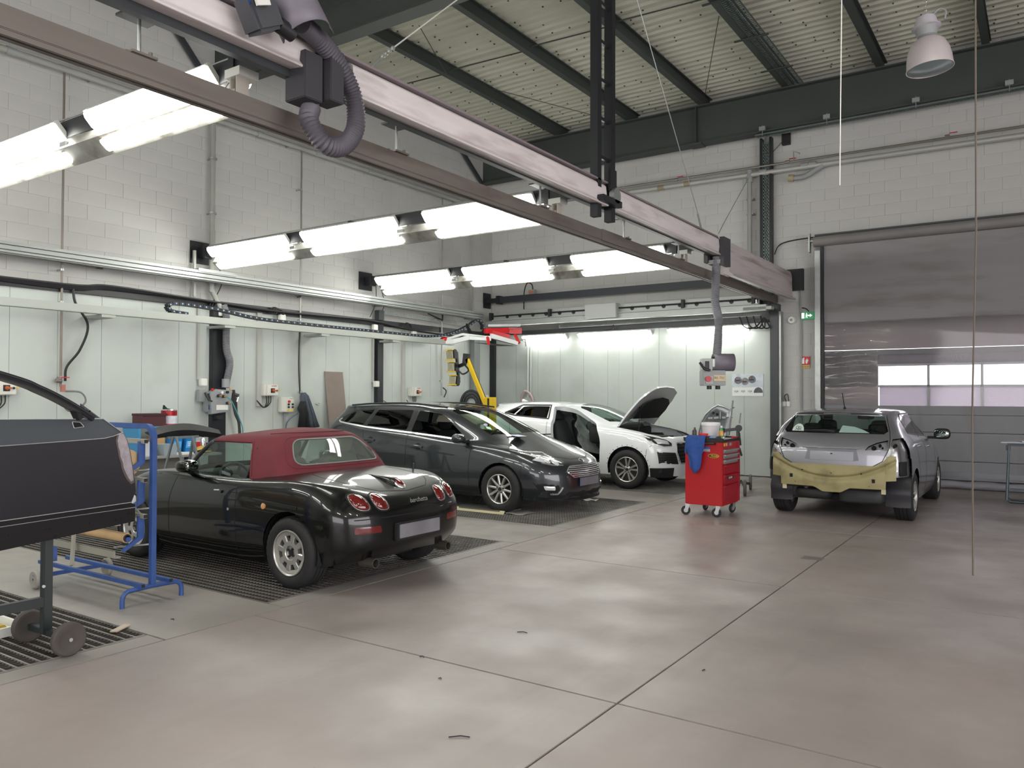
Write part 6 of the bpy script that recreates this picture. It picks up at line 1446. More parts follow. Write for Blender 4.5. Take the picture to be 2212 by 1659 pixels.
    m = MB(); rbox(m, (-.9, 0, .62), (.8, .26, .3), p=.45); m.build('centre_console', INNER, t, smooth=60)
    steering(t, (-1.0, .37, 1.0), BLACK)
    # clear dust film over the seat
    m = MB(); vs = []
    for i in range(9):
        for j in range(13):
            x = -1.17+.03*math.sin(j*1.3+i)+.36*max(0, (8-j)/8)**1.3*(.3+.7*i/8); y = -.60+.05*i+.012*math.sin(j*2.1+i*1.7); z = .62+.055*j-.10*max(0, (4-j)/4)*i/8
            vs.append((x, y, z))
    m.add(vs, [(i*13+j, (i+1)*13+j, (i+1)*13+j+1, i*13+j+1) for i in range(8) for j in range(12)])
    m.build('seat_dust_film', glass('dust_film', (.72, .78, .8), 1.5, .2, dirt=.8), t, smooth=60)
    m = MB(); m.prism([(-2.62, 1.505), (-2.76, 1.50), (-2.74, 1.555)], 'y', -.02, .02); m.build('roof_aerial_fin', P_WHITE, t, bevel=.004)
    return t

# ------------------------------------------------------------------ silver hatchback stripped at the tail
def hatchback():
    t = thing_local('silver_hatchback', 'silver hatchback stripped of its rear bumper and tail lamps', 'car', (-2.32, 11.5, 0), PI/2)
    r = [
     ([-.66,-.65,-.60,-.5,-.30,0,.55,1.2,2.1,2.62,3.0,3.25,3.38,3.42],[0,.45,.68,.77,.80,.82,.82,.82,.82,.80,.74,.6,.34,0],[.38,.38,.36,.32,.26,.22,.2,.2,.2,.2,.2,.2,.2,.2]),
     ([-.72,-.71,-.66,-.54,-.32,0,.55,1.2,2.1,2.62,3.0,3.27,3.4,3.45],[0,.48,.74,.83,.865,.88,.875,.87,.875,.87,.82,.66,.37,0],[.52,.52,.5,.48,.44,.40,.38,.38,.38,.38,.38,.38,.38,.38]),
     ([-.73,-.72,-.67,-.55,-.32,0,.55,1.2,2.1,2.62,3.0,3.27,3.4,3.45],[0,.5,.76,.85,.885,.90,.89,.885,.89,.885,.83,.67,.38,0],[.72,.72,.71,.69,.65,.62,.59,.57,.56,.55,.54,.53,.52,.52]),
     ([-.71,-.70,-.65,-.52,-.30,0,.55,1.2,2.1,2.62,3.0,3.22,3.34,3.38],[0,.5,.745,.835,.87,.885,.88,.88,.88,.87,.81,.65,.37,0],[.93,.93,.93,.92,.90,.88,.84,.81,.77,.74,.71,.68,.66,.65]),
     ([-.66,-.65,-.60,-.48,-.28,0,.55,1.2,2.1,2.6,2.95,3.15,3.27,3.3],[0,.5,.71,.79,.82,.835,.845,.85,.85,.82,.74,.58,.32,0],[1.05,1.05,1.05,1.05,1.03,1.01,.98,.95,.91,.88,.84,.80,.78,.775]),
     ([-.63,-.615,-.565,-.44,-.25,0,.55,1.2,2.12,2.45,2.68,2.8,2.9,2.94],[0,.48,.68,.75,.775,.79,.80,.81,.80,.72,.6,.45,.25,0],[1.10,1.10,1.11,1.13,1.12,1.09,1.05,1.02,.97,.95,.93,.92,.91,.91]),
     ([-.60,-.58,-.52,-.38,-.2,.05,.55,1.2,2.14,2.35,2.48,2.58,2.64,2.66],[0,.46,.645,.705,.735,.755,.765,.775,.765,.67,.55,.39,.21,0],[1.135,1.135,1.16,1.22,1.20,1.14,1.09,1.05,1.0,1.0,1.005,1.01,1.015,1.02]),
     ([-.36,-.345,-.31,-.22,-.05,.2,.6,1.15,1.6,1.72,1.80,1.86,1.9,1.92],[0,.40,.55,.60,.625,.64,.65,.65,.60,.54,.44,.3,.16,0],[1.36,1.36,1.355,1.35,1.355,1.37,1.385,1.375,1.29,1.31,1.33,1.34,1.345,1.35]),
     ([-.42,-.40,-.34,-.22,0,.25,.6,1.05,1.38,1.48,1.55,1.62,1.66,1.68],[0,.36,.50,.55,.565,.575,.58,.575,.54,.48,.39,.27,.14,0],[1.41,1.408,1.40,1.395,1.405,1.42,1.43,1.425,1.385,1.39,1.395,1.40,1.405,1.407]),
     ([-.2,-.16,-.1,0,.15,.35,.62,.9,1.15,1.24,1.3,1.36,1.42,1.46],[0]*14,[1.445,1.447,1.45,1.453,1.457,1.46,1.46,1.455,1.45,1.445,1.44,1.437,1.432,1.43]),
    ]
    B = Body(r, relax=3); side = lambda c, n: abs(c.y) > .45; rear = lambda c, n: c.x < -.15
    BEIGE = mat('beige_primer_panel', '#8f875f', .5, .1, var=.10, scale=6, dirt='#7a7250', dscale=5)
    BARE = mat('bare_galvanised_panel', '#9b9b9d', .25, .85, var=.25, scale=9, bump=.4, bscale=14)
    lowd = [(0, .734), (.49, .734), (.60, .80), (.66, .93)]
    for s in (1, -1):
        bm = B.half(s)
        drop(bm, cut(bm, circ((0, .33), .355), 'y', side)); drop(bm, cut(bm, circ((2.62, .33), .35), 'y', side))
        w1 = roundpoly([(.30, 1.135), (.16, 1.30), (.30, 1.362), (1.06, 1.366), (1.10, 1.085)], [.02, .1, .06, .02, .02])
        w2 = roundpoly([(1.18, 1.08), (1.14, 1.366), (1.50, 1.30), (2.06, 1.035)], [.02, .02, .1, .03])
        take(bm, cut(bm, w1, 'y', side), 'window', G_CLEAR, t); take(bm, cut(bm, w2, 'y', side), 'window', G_CLEAR, t)
        take(bm, cut(bm, [(2.52, 0), (2.44, s*.46), (2.30, s*.62), (1.72, s*.50), (1.66, s*.3), (1.64, 0)], 'z', lambda c, n: c.z > .97), 'windscreen', G_CLEAR, t)
        rg = [(0, 1.135), (s*.60, 1.135), (s*.64, 1.17), (s*.565, 1.355), (0, 1.375)]
        take(bm, cut(bm, rg, 'x', rear), 'rear_window', G_CLEAR, t)
        # parts taken off: tail lamp pockets in gate and quarter panel, bumper zone
        lp = [(s*.40, .935), (s*.44, .985), (s*.53, 1.03), (s*.655, 1.065), (s*.66, .935)]
        f = cut(bm, lp, 'x', rear); skin(bm, f, 'lamp_pocket', mat('lamp_pocket', '#7d7d82', .5, .4, var=.3, scale=12), t, offset=-.035); drop(bm, f)
        lq = [(s*.675, 1.075), (s*.80, 1.09), (s*.90, 1.07), (s*.90, .60), (s*.70, .60), (s*.60, .76), (s*.655, .93)]
        f = cut(bm, lq, 'x', lambda c, n: c.x < -.33); skin(bm, f, 'lamp_panel', BARE, t, offset=-.03, label='bare galvanised lamp panel'); drop(bm, f)
        gate = [(0, .734), (s*.49, .734), (s*.60, .80), (s*.668, .95), (s*.675, 1.08), (s*.66, 1.16), (s*.575, 1.375), (0, 1.395)]
        take(bm, cut(bm, gate, 'x', rear), 'tailgate', P_SILVER, t)
        take(bm, cut(bm, [(0, 1.37), (s*.56, 1.362), (s*.52, 1.415), (0, 1.43)], 'x', lambda c, n: c.x < -.1), 'roof_spoiler', P_SILVER, t)
        drop(bm, cut(bm, [(0, .1), (s*.95, .1), (s*.95, .60), (s*.49, .732), (0, .732)], 'x', lambda c, n: c.x < -.30))
        drop(bm, cut(bm, [(s*.49, .732), (s*.95, .60), (s*.95, .66), (s*.74, .70), (s*.60, .798)], 'x', lambda c, n: c.x < -.30))
        drop(bm, cut(bm, [(-.9, .1), (-.9, .78), (-.36, .72), (-.30, .45), (-.30, .1)], 'y', side))
        take(bm, cut(bm, [(.33, .28), (.36, .8), (.25, 1.10), (.14, 1.33), (.3, 1.39), (1.10, 1.40), (1.14, 1.07), (1.16, .28)], 'y', side), 'rear_door', P_SILVER, t)
        take(bm, cut(bm, [(1.16, .28), (1.14, 1.07), (1.10, 1.40), (1.55, 1.32), (2.12, 1.03), (2.2, .9), (2.16, .28)], 'y', side), 'front_door', P_SILVER, t)
        take(bm, list(bm.faces), 'body_shell', P_SILVER, t); bm.free()
        g = MB()
        B.strip([(.52, .28), (.42, .62), (.30, .85), (.22, 1.1)], 'y', s, .007, .001, g); B.strip([(1.15, .28), (1.13, 1.07)], 'y', s, .007, .001, g); B.strip([(2.15, .28), (2.18, .9), (2.10, 1.02)], 'y', s, .007, .001, g)
        B.strip([(s*.49, .734), (s*.60, .80), (s*.668, .95), (s*.675, 1.08), (s*.66, 1.16), (s*.58, 1.37)], 'x', -1, .009, .001, g)
        mk(g, 'shut_line', GAP, t, kind='stuff')
        mk(B.strip([(.28, 1.125), (1.1, 1.075), (2.08, 1.025), (1.52, 1.315), (1.12, 1.38), (.32, 1.378), (.15, 1.31), (.28, 1.125)], 'y', s, .016, .004), 'window_frame', BLACK, t)
        mk(B.strip([(1.14, 1.08), (1.10, 1.37)], 'y', s, .06, .002), 'window_pillar', BLACK, t)
        for x, z in ((.62, .945), (1.55, .90)):
            mk(B.patch(roundpoly([(x-.10, z-.016), (x+.09, z-.022), (x+.09, z+.014), (x-.10, z+.02)], .014), 'y', s, .02, 3, .006), 'door_handle', P_SILVER, t)
        mirror(t, (2.02, s*1.0, 1.06), s, (.14, .24, .17), BLACK, .15, arm=(2.06, s*.80, 1.0))
        # hole pattern of the lamp pocket and panel
        for y, z, q in ((.50, .965, .03), (.57, 1.00, .018), (.60, .97, .012)): mk(B.patch(circ((s*y, z), q, 10), 'x', -1, -.028, 1, 0, .004), 'pocket_hole', GAP, t)
        for y, z, q in ((.74, 1.0, .022), (.71, .86, .012)): mk(B.patch(circ((s*y, z), q, 8), 'x', -1, -.024, 1, 0, .004), 'panel_hole', GAP, t)
        wheel(t, 0, s*.77, .32, .215, .203, s, 'plain', rot=.2); wheel(t, 2.62, s*.77, .32, .215, .203, s, 'plain', rot=.3)
        liner(t, 0, .33, .357, s*.86, s*.45); liner(t, 2.62, .33, .352, s*.85, s*.45)
        LN = mat('arch_liner_plastic', '#2b2b2f', .5)
        m = MB(); vs = []; K = 14
        for k in range(K+1):
            a = R(95+k*105/K); rr = .365+.012*math.sin(k*1.4)
            for j, y in enumerate((.58, .66, .74, .82, .875)):
                bul = .015*math.sin(PI*j/4); vs.append(((rr+bul)*math.cos(a), s*y, .33+(rr+bul)*math.sin(a)))
        m.add(vs, [(k*5+j, k*5+j+1, (k+1)*5+j+1, (k+1)*5+j) for k in range(K) for j in range(4)])
        m.build('mud_liner', LN, t, smooth=50)
        mk(B.patch([(s*.80, .62), (s*.86, .62), (s*.86, .80), (s*.80, .80)], 'x', -1, -.02, 2, 0, .01), 'vent_flap', BLACK, t)
    va = [(0, .735), (.50, .735), (.60, .79), (.66, .86), (.755, .87), (.755, .575), (.64, .56), (.64, .455), (.44, .45), (.22, .45), (.11, .385), (-.11, .385), (-.22, .44), (-.44, .44), (-.64, .435), (-.64, .54), (-.755, .555), (-.755, .87), (-.66, .86), (-.60, .79), (-.50, .735)]
    # tail panel: star-shaped outline on the skin, pressed trough, holes
    m = MB(); vs = []; hi = [(0, .738), (.50, .738), (.60, .79), (.66, .86), (.67, .87), (.76, .87)]; lo = [(0, .385), (.11, .385), (.22, .447), (.638, .452), (.642, .555), (.76, .565)]
    ip = lambda T_, y: float(np.interp(abs(y), [q[0] for q in T_], [q[1] for q in T_])); yy_ = sorted(set([round(-.755+1.51*k/60, 4) for k in range(61)]+[-.642, -.638, .638, .642])); K = 26
    for y in yy_:
        h0 = B.ray('x', -1, y, .70)[0]
        for k in range(K+1):
            z = ip(lo, y)+(ip(hi, y)-ip(lo, y))*k/K; dz = z-(.575+.42*y*y)
            vs.append((h0.x-.012+.10*max(0, .52-z)+.10*max(0, z-.78)+(.03*math.exp(-(dz/.04)**2) if dz < 0 else .03*math.exp(-(dz/.012)**2)), y, z))
    m.add(vs, [(i*(K+1)+k, (i+1)*(K+1)+k, (i+1)*(K+1)+k+1, i*(K+1)+k+1) for i in range(len(yy_)-1) for k in range(K)])
    vp = m.build('tail_panel', BEIGE, t, smooth=80, fix=False, label='beige primed tail panel')
    arcs = [(y/20, .60+.42*(y/20)**2) for y in range(-14, 15)]
    for y, z, a, b in ((.50, .575, .035, .045), (-.50, .555, .035, .045)): mk(B.patch([(y-a/2, z-b/2), (y+a/2, z-b/2), (y+a/2, z+b/2), (y-a/2, z+b/2)], 'x', -1, .028, 1, 0, .03), 'square_hole', GAP, t)
    for y, z, q in ((.115, .43, .013), (-.095, .425, .013), (.36, .655, .008), (-.36, .635, .008), (0, .63, .006), (.57, .48, .005), (-.55, .47, .005), (.45, .50, .005), (-.45, .49, .005)):
        mk(B.patch(circ((y, z), q, 10), 'x', -1, .028, 1, 0, .04), 'round_hole', GAP, t)
    for y in (.60, -.61): MB().bb((-.69, y-.025, .39), (-.67, y+.025, .45)).build('bracket_tab', mat('tab_primer', '#b9b292', .6), t)
    # tailgate plate recess
    mk(B.patch([(-.33, .80), (-.30, .93), (-.33, .955), (.33, .955), (.30, .93), (.33, .80), (.27, .79), (-.27, .79)], 'x', -1, .001, 3), 'plate_recess', mat('silver_matt', '#6e6f76', .45, .5), t)
    mk(B.patch([(-.36, .945), (.36, .945), (.34, .965), (-.34, .965)], 'x', -1, .022, 3), 'gate_handle_ledge', P_SILVER, t)
    mk(B.patch([(-.265, .795), (.265, .795), (.265, .905), (-.265, .905)], 'x', -1, .003, 3), 'plate_area', P_SILVER, t)
    mk(B.patch([(-.012, .87), (.012, .87), (.012, .885), (-.012, .885)], 'x', -1, .005, 1), 'plate_light_hole', GAP, t)
    # rear wiper, high brake lamp, sticker, white paper on the shelf
    MB().tube([(-.605, -.02, 1.155), (-.60, .10, 1.17), (-.585, .36, 1.165)], [.022, .018, .008], 8).build('rear_wiper', BLACK, t)
    mk(B.patch([(-.17, 1.378), (.17, 1.378), (.165, 1.39), (-.165, 1.39)], 'x', -1, .004, 2), 'high_brake_lamp', mat('brake_lamp_off', '#8d8a88', .3), t)
    dome = [(.46+.075*math.cos(R(a)), 1.155+.09*math.sin(R(a))) for a in range(0, 181, 15)]
    STK = mat('sticker_white', '#c5d2cb', .5)
    mk(B.patch(dome, 'x', -1, .003, 3, 0, .001), 'window_sticker', STK, t)
    for y, z, q in ((.475, 1.195, .017), (.44, 1.19, .015)):
        mk(B.strip(circ((y, z), q, 14), 'x', -1, .005, .005, closed=True, step=.01, dip=.001), 'sticker_ring', GAP, t)
    for y in (.475, .44): mk(B.strip([(y-.022, 1.16), (y-.012, 1.172), (y+.012, 1.172), (y+.022, 1.16)], 'x', -1, .005, .005, step=.01, dip=.001), 'sticker_ring', GAP, t)
    m = MB(); q_ = [(-.06, 1.145), (-.09, 1.235), (-.24, 1.22), (-.36, 1.18), (-.43, 1.145)]; m.add([(-.565+(z-1.14)*.95+d, y, z) for d in (0, .006) for y, z in q_], [tuple(range(5)), tuple(range(9, 4, -1))]+[(k, (k+1) % 5, 5+(k+1) % 5, 5+k) for k in range(5)]); m.build('white_board', mat('white_board', '#e9ecf2', .6), t)
    MB().tube(spline([(.10, 0, 1.455), (.09, 0, 1.47), (-.05, 0, 1.66)], 4), [.02]+[.006]*8, 6).build('roof_aerial', BLACK, t)
    # under side and cabin
    sill_and_floor(t, -.35, 3.2, .74, .24)
    MB().bb((-.62, -.58, .42), (-.3, .58, .60)).build('spare_wheel_well', INNER, t)
    m = MB(); rbox(m, (-.42, .28, .34), (.34, .46, .17), p=.6); m.build('silencer', mat('exhaust_black', '#1d1d1e', .6), t, smooth=60)
    MB().tube([(-.45, .33, .40), (-.62, .34, .43)], .028, 12).build('exhaust_pipe', mat('exhaust_steel', '#6d6a66', .4, .8), t)
    m = MB(); rbox(m, (-.38, -.30, .33), (.30, .55, .20), p=.4); m.build('heat_shield', mat('underside_grey', '#2a2c2e', .6), t, smooth=60)
    MB().tube([(.05, -.6, .33), (.05, .6, .33)], .05, 10).build('rear_axle', INNER, t)
    MB().bb((-.1, -.70, .36), (2.4, .70, .40)).build('cabin_floor', INNER, t)
    MB().bb((-.50, -.62, .98), (.1, .62, 1.10)).build('parcel_shelf', INNER, t, bevel=.02)
    for s in (1, -1): seat(t, 1.15, s*.36, .48, SEATDARK, .35)
    seat(t, .42, 0, .55, SEATDARK, .4, 1.25, False)
    for y in (.42, -.42): rbox(MB(), (.10, y, 1.17), (.1, .24, .15), p=.5).build('rear_headrest', SEATDARK, t, smooth=60)
    m = MB(); rbox(m, (1.98, 0, .86), (.6, 1.36, .3), p=.5); m.build('dashboard', INNER, t, smooth=60)
    m = MB(); rbox(m, (1.62, 0, 1.30), (.04, .24, .07), p=.6); m.build('rear_view_mirror', BLACK, t, smooth=60)
    return t

# ================================================================== loose equipment
# ---- grey car door clamped on a wheeled stand, nearest the camera
DA, DD = Vector((-4.95, 2.10, 0)), Vector((-.2476, .9688, 0)); DN = Vector((.9688, .2476, 0))   # a point, the run and the outer face of the door
def dp(u, v):
    r = CF + CR*((u-1106)/FPX) - CU*((v-829.5)/FPX); off = 0
    for _ in range(6):
        k = (DA+DN*off-EYE).dot(DN)/r.dot(DN); p = EYE+r*k; q = ((p-DA).dot(DD), p.z); off = bulge(*q)
    return q
def dw(s, z, off=0): return DA+DD*s+Vector((0, 0, z))+DN*off
def bulge(s, z):           # outward curve of the skin over its height, with a step at the waist crease
    return -.10*((z-1.12)/.45)**2 - .02*(s-.4)**2
def dplate(poly, o0, o1, nm, mt, par, curve=True, rings=6, smooth=40, label=None):
    """door panel: star-shaped outline, following the door's curve, from depth o1 to face o0"""
    n = len(poly); c = (sum(p[0] for p in poly)/n, sum(p[1] for p in poly)/n); vs = []
    for r in range(rings+1):
        f = 1-r/rings
        for p in poly:
            s, z = c[0]+(p[0]-c[0])*f, c[1]+(p[1]-c[1])*f; vs.append(dw(s, z, o0+(bulge(s, z) if curve else 0)))
    fs = [(r*n+k, r*n+(k+1) % n, (r+1)*n+(k+1) % n, (r+1)*n+k) for r in range(rings) for k in range(n)]; b = len(vs)
    for p in poly: vs.append(dw(p[0], p[1], o1+(bulge(*p) if curve else 0)))
    fs += [(b+k, b+(k+1) % n, (k+1) % n, k) for k in range(n)]+[tuple(range(b, b+n))]
    m = MB(); m.add(vs, fs); return m.build(nm, mt, par, smooth=smooth, label=label)
def dense(poly, d=.06):
    out = []
    for i, a in enumerate(poly):
        b = poly[(i+1) % len(poly)]; L = math.hypot(b[0]-a[0], b[1]-a[1]); k = max(1, int(L/d))
        out += [(a[0]+(b[0]-a[0])*j/k, a[1]+(b[1]-a[1])*j/k) for j in range(k)]
    return out
t = thing('grey_car_door', 'dark grey unpainted car door with empty window frame on a wheeled stand', 'car door', (-5.0, 2.4, .7))
PRIM = mat('door_primer_dark', '#2b2a30', .5, .15, var=.06, scale=3); PRIMU = mat('door_primer_grey', '#4a4f55', .5, .15); PRIMB = mat('door_edge_black', '#1b1b1d', .5)
L0 = -.42
zs = lambda u, v: dp(u, v)[1]
tl, tr, tc = (L0, dp(0, 906)[1]+.01), dp(226, 905), dp(266, 934)
cr0, cr1 = (L0, dp(0, 962)[1]-.01), dp(225, 947)
lo0, lo1, lo2 = (L0, dp(0, 1120)[1]-.01), dp(284, 1085), dp(293, 1062)
dplate(dense([cr0, cr1, tc, tr, tl]), -.012, -.06, 'upper_skin', PRIMU, t, smooth=50)
dplate(dense([lo0, lo1, lo2, dp(286, 1005), dp(275, 955), tc, cr1, cr0]), 0, -.05, 'outer_skin', PRIM, t, smooth=50)
sl0, sl1 = (L0, dp(0, 1190)[1]-.02), dp(297, 1126)
dplate(dense([sl0, sl1, dp(297, 1090), lo1, lo0]), -.022, -.08, 'lower_flange', PRIMB, t, smooth=50)
EDGEHI = mat('edge_highlight', '#b9b8bb', .4, .4)  # pale ridge colour that stands in for highlights along the rounded creases
def dline(pts, r, off, nm='edge_highlight', mt=EDGEHI):
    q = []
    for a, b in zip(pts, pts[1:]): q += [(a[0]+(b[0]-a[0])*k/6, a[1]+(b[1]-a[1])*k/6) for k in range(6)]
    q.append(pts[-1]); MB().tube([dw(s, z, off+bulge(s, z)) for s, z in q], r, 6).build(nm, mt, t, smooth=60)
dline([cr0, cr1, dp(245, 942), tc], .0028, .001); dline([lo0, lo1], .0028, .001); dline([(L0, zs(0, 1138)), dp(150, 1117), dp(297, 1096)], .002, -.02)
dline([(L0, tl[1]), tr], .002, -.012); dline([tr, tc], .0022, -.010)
dline([tc, dp(276, 958), dp(287, 1005), dp(294, 1060), dp(297, 1096)], .0024, -.004, mt=mat('edge_grey', '#55565a', .4, .3))
pat = [(257, 938), (254, 952), (256, 966), (259, 975), (260, 986), (265, 998), (267, 1010), (272, 1022), (277, 1032), (283, 1040), (288, 1037), (286, 1015), (283, 995), (279, 972), (273, 950), (266, 936)]
dplate([dp(*p) for p in pat], .0015, -.002, 'sanded_patch', mat('sanded_filler', '#9d969c', .6, var=.15, scale=30), t, rings=3)
pat2 = [(254, 936), (250, 952), (253, 966), (255, 977), (257, 988), (261, 1000), (263, 1012), (268, 1025), (274, 1036), (283, 1046), (290, 1042), (290, 1020), (285, 995), (281, 972), (275, 950), (267, 934)]
dplate([dp(*p) for p in pat2], .0008, -.002, 'sanded_halo', mat('sanded_halo', '#5c5450', .55), t, rings=3)
hh = roundpoly([dp(158, 911), dp(175, 912), dp(184, 922), dp(162, 925)], .008); dplate(hh, -.009, -.03, 'handle_opening', GAP, t, rings=2)
MB().tube([dw(s, z, -.008+bulge(s, z)) for s, z in hh], .0025, 6, closed=True).build('handle_rim', EDGEHI, t)
for u, v, r in ((24, 1157, .004), (105, 1144, .007), (113, 1143, .005), (125, 1158, .013), (198, 1131, .005), (254, 1123, .005), (267, 1120, .007), (268, 1133, .010), (284, 1108, .009), (288, 1108, .007)):
    s, z = dp(u, v); q = dw(s, z, -.0205+bulge(s, z)); MB().cyl(q, q+DN*.002, r, 12).build('flange_hole', GAP, t)
# window frame: outer and inner rail of the raked pillar, quarter post and mirror triangle
fr = [(L0, zs(0, 806)+.10)]+[dp(*p) for p in ((0, 818), (60, 838), (110, 858), (160, 882), (200, 904))]
def sw(pts, w, h, off, nm, mt):
    P = spline([(a, b, 0) for a, b in pts], 6); vs = []; n = len(P)
    for i, p in enumerate(P):
        d = (P[min(i+1, n-1)]-P[max(i-1, 0)]).normalized(); nn = Vector((-d.y, d.x, 0))
        for q, e in ((-1, -1), (1, -1), (1, 1), (-1, 1)): r_ = p+nn*(q*w/2); vs.append(dw(r_.x, r_.y, off+e*h/2))
    MB().add(vs, [(i*4+k, i*4+(k+1) % 4, i*4+4+(k+1) % 4, i*4+4+k) for i in range(n-1) for k in range(4)]+[(0, 1, 2, 3), tuple(range(4*n-4, 4*n))]).build(nm, mt, t, smooth=40)
sw(fr, .036, .045, -.06, 'window_frame', PRIMB)
sw([(a, b-.026) for a, b in fr[:-1]], .010, .06, -.055, 'frame_lip', mat('frame_lip', '#3d3d41', .35, .3))
sw([(a, b+.006) for a, b in fr], .008, .02, -.04, 'frame_edge', mat('frame_edge', '#4a4a50', .3, .4))
sw([dp(152, 878), dp(172, 905)], .035, .05, -.06, 'quarter_post', PRIMB)
dplate([dp(165, 872), dp(215, 903), dp(178, 904)], -.05, -.06, 'mirror_mount', mat('mount_grey', '#55555c', .4, .2), t, curve=False, rings=1)
for u, v, r in ((176, 886, .010), (184, 896, .012), (196, 898, .010), (188, 888, .006)): s, z = dp(u, v); MB().cyl(dw(s, z, -.052), dw(s, z, -.046), r, 10).build('mount_hole', EDGEHI if r > .009 else GAP, t)
dplate(dense([(L0, tl[1]-.02), (tr[0]-.03, tr[1]-.02), (.93, 1.25), (.98, .80), (L0, .72)]), -.10, -.13, 'inner_panel', PRIMB, t, curve=False)
# stand
t = thing('door_stand', 'dark green wheeled door stand holding the grey car door', 'stand', (-5.24, 2.5, 0))
STD = mat('stand_green_black', '#22292a', .5); TYRE = mat('grey_rubber_wheel', '#4a4542', .8, var=.15, scale=10)
MB().bar((-5.26, 2.52, .10), (-5.26, 2.52, 1.0), .055, .055).build('post', STD, t, bevel=.004)
MB().bar((-5.46, 2.525, .105), (-5.04, 2.525, .105), .04, .04).build('axle_bar', STD, t, bevel=.003)
MB().bar((-5.26, 2.50, .30), (-5.26, 1.2, .30), .05, .06).build('base_rail', STD, t, bevel=.004)
MB().bar((-5.26, 1.2, .10), (-5.26, 1.2, 1.0), .055, .055).build('post', STD, t); MB().bar((-5.46, 1.2, .105), (-5.04, 1.2, .105), .04, .04).build('axle_bar', STD, t)
for z in (.78, .98): MB().bar((-5.26, 1.2, z), (-5.26, 2.52, z), .03, .03).build('cross_rail', STD, t)
for y in (1.2, 2.525):
    for x in (-5.49, -4.99):
        m = MB(); m.lathe([(.02, -.024), (.06, -.022), (.075, -.024), (.095, -.022), (.104, -.012), (.104, .012), (.095, .022), (.075, .024), (.06, .018), (.03, .02), (.001, .02)], (x, y, .104), (1, 0, 0), 32); m.build('wheel', TYRE, t, smooth=40)
        MB().cyl((x+.02, y, .104), (x+.03, y, .104), .012, 8).build('axle_nut', STEEL, t)
MB().cyl((-5.29, 2.52, .40), (-5.23, 2.49, .40), .01, 8).build('bolt', STEEL, t)
t = thing('drip_tray', 'shallow white tray with a yellow pad on the near grating', 'tray', (-5.95, 2.42, 0))
m = MB(); m.bb((-6.25, 2.2, 0), (-5.72, 2.62, .012)); m.build('tray_floor', WHITEPL, t)
for a, b in (((-6.25, 2.2, 0), (-6.23, 2.62, .06)), ((-5.74, 2.2, 0), (-5.72, 2.62, .06)), ((-6.25, 2.60, 0), (-5.72, 2.62, .06)), ((-6.25, 2.2, 0), (-5.72, 2.22, .06))): MB().bb(a, b).build('tray_side', WHITEPL, t)
MB().bb((-6.18, 2.28, .012), (-5.85, 2.55, .045)).build('yellow_pad', mat('pad_yellow', '#b09a45', .7), t, bevel=.008)

# ---- blue masking paper rack
t = thing('masking_paper_rack', 'blue tube rack on two wheels holding rolls of masking paper', 'rack', (-6.5, 3.55, 0))
ry, rx0, rx1 = 3.55, -7.28, -5.77
tp = spline([(rx1, ry, .14), (rx1, ry, .6), (rx1, ry, 1.22)], 4)+arc((rx1-.09, ry, 1.27), .09, 0, 90, 6)+arc((rx0+.09, ry, 1.27), .09, 90, 180, 6)+[(rx0, ry, .14)]
for a, b in zip(tp, tp[1:]):
    pass
MB().tube(tp, .028, 4).build('frame', BLUE, t, smooth=30)
for y in (3.44, 3.67): MB().bar((rx0-.02, y, .15), (rx1+.06, y, .15), .035, .03).build('base_rail', BLUE, t, bevel=.003)
for y in (3.44, 3.67): MB().bb((rx1+.058, y-.013, .138), (rx1+.063, y+.013, .162)).build('rail_plug', BLACK, t)
MB().tube([(rx1, 3.31, 0), (rx1, 3.31, .05)]+arc((rx1, 3.37, .06), .06, 180, 90, 5, 'yz')+[(rx1, 3.55, .125)]+arc((rx1, 3.74, .06), .06, 90, 0, 5, 'yz')+[(rx1, 3.80, 0)], .018, 8).build('foot_bow', BLUE, t, smooth=50)
MB().bb((rx1-.03, 3.42, .125), (rx1+.03, 3.69, .14)).build('cross_member', BLUE, t); MB().bar((-6.94, 3.22, .10), (-6.94, 3.86, .10), .03, .03).build('axle', BLUE, t)
for y in (3.24, 3.84): m = MB(); m.lathe([(.012, -.022), (.05, -.018), (.065, -.022), (.078, -.012), (.078, .012), (.065, .022), (.05, .018), (.012, .022)], (-6.94, y, .079), (0, 1, 0), 28, True); m.build('wheel', mat('wheel_grey', '#8f8c86', .7, var=.15, scale=10), t, smooth=40)
TUBEG = mat('tube_grey_beige', '#99978c', .45, .2)
for z in (1.245, .945, .665): MB().bar((rx0-.02, 3.50, z), (rx1-.02, 3.50, z), .035, .035).build('roll_bar', TUBEG, t, bevel=.002); MB().bb((rx1-.02, 3.486, z-.013), (rx1-.015, 3.514, z+.013)).build('bar_plug', BLACK, t)
for z in (1.245, .945, .665):
    x = -5.845; MB().prism([(3.47, z), (3.52, z), (3.52, z-.17), (3.36, z-.26), (3.34, z-.25), (3.47, z-.16)], 'x', x-.012, x+.012).build('roll_arm', BLUE, t); MB().cyl((x, 3.40, z-.17), (x-.06, 3.40, z-.17), .02, 10).build('roll_spindle', BLUE, t)
    MB().tube([(rx1-.02, 3.54, z-.22), (-5.98, 3.36, z-.235)], .007, 6).build('stay_rod', STEEL, t)
KRAFT = mat('kraft_paper', '#b99b72', .75, var=.06, scale=6); WPAP = mat('white_paper', '#cfcfca', .75)
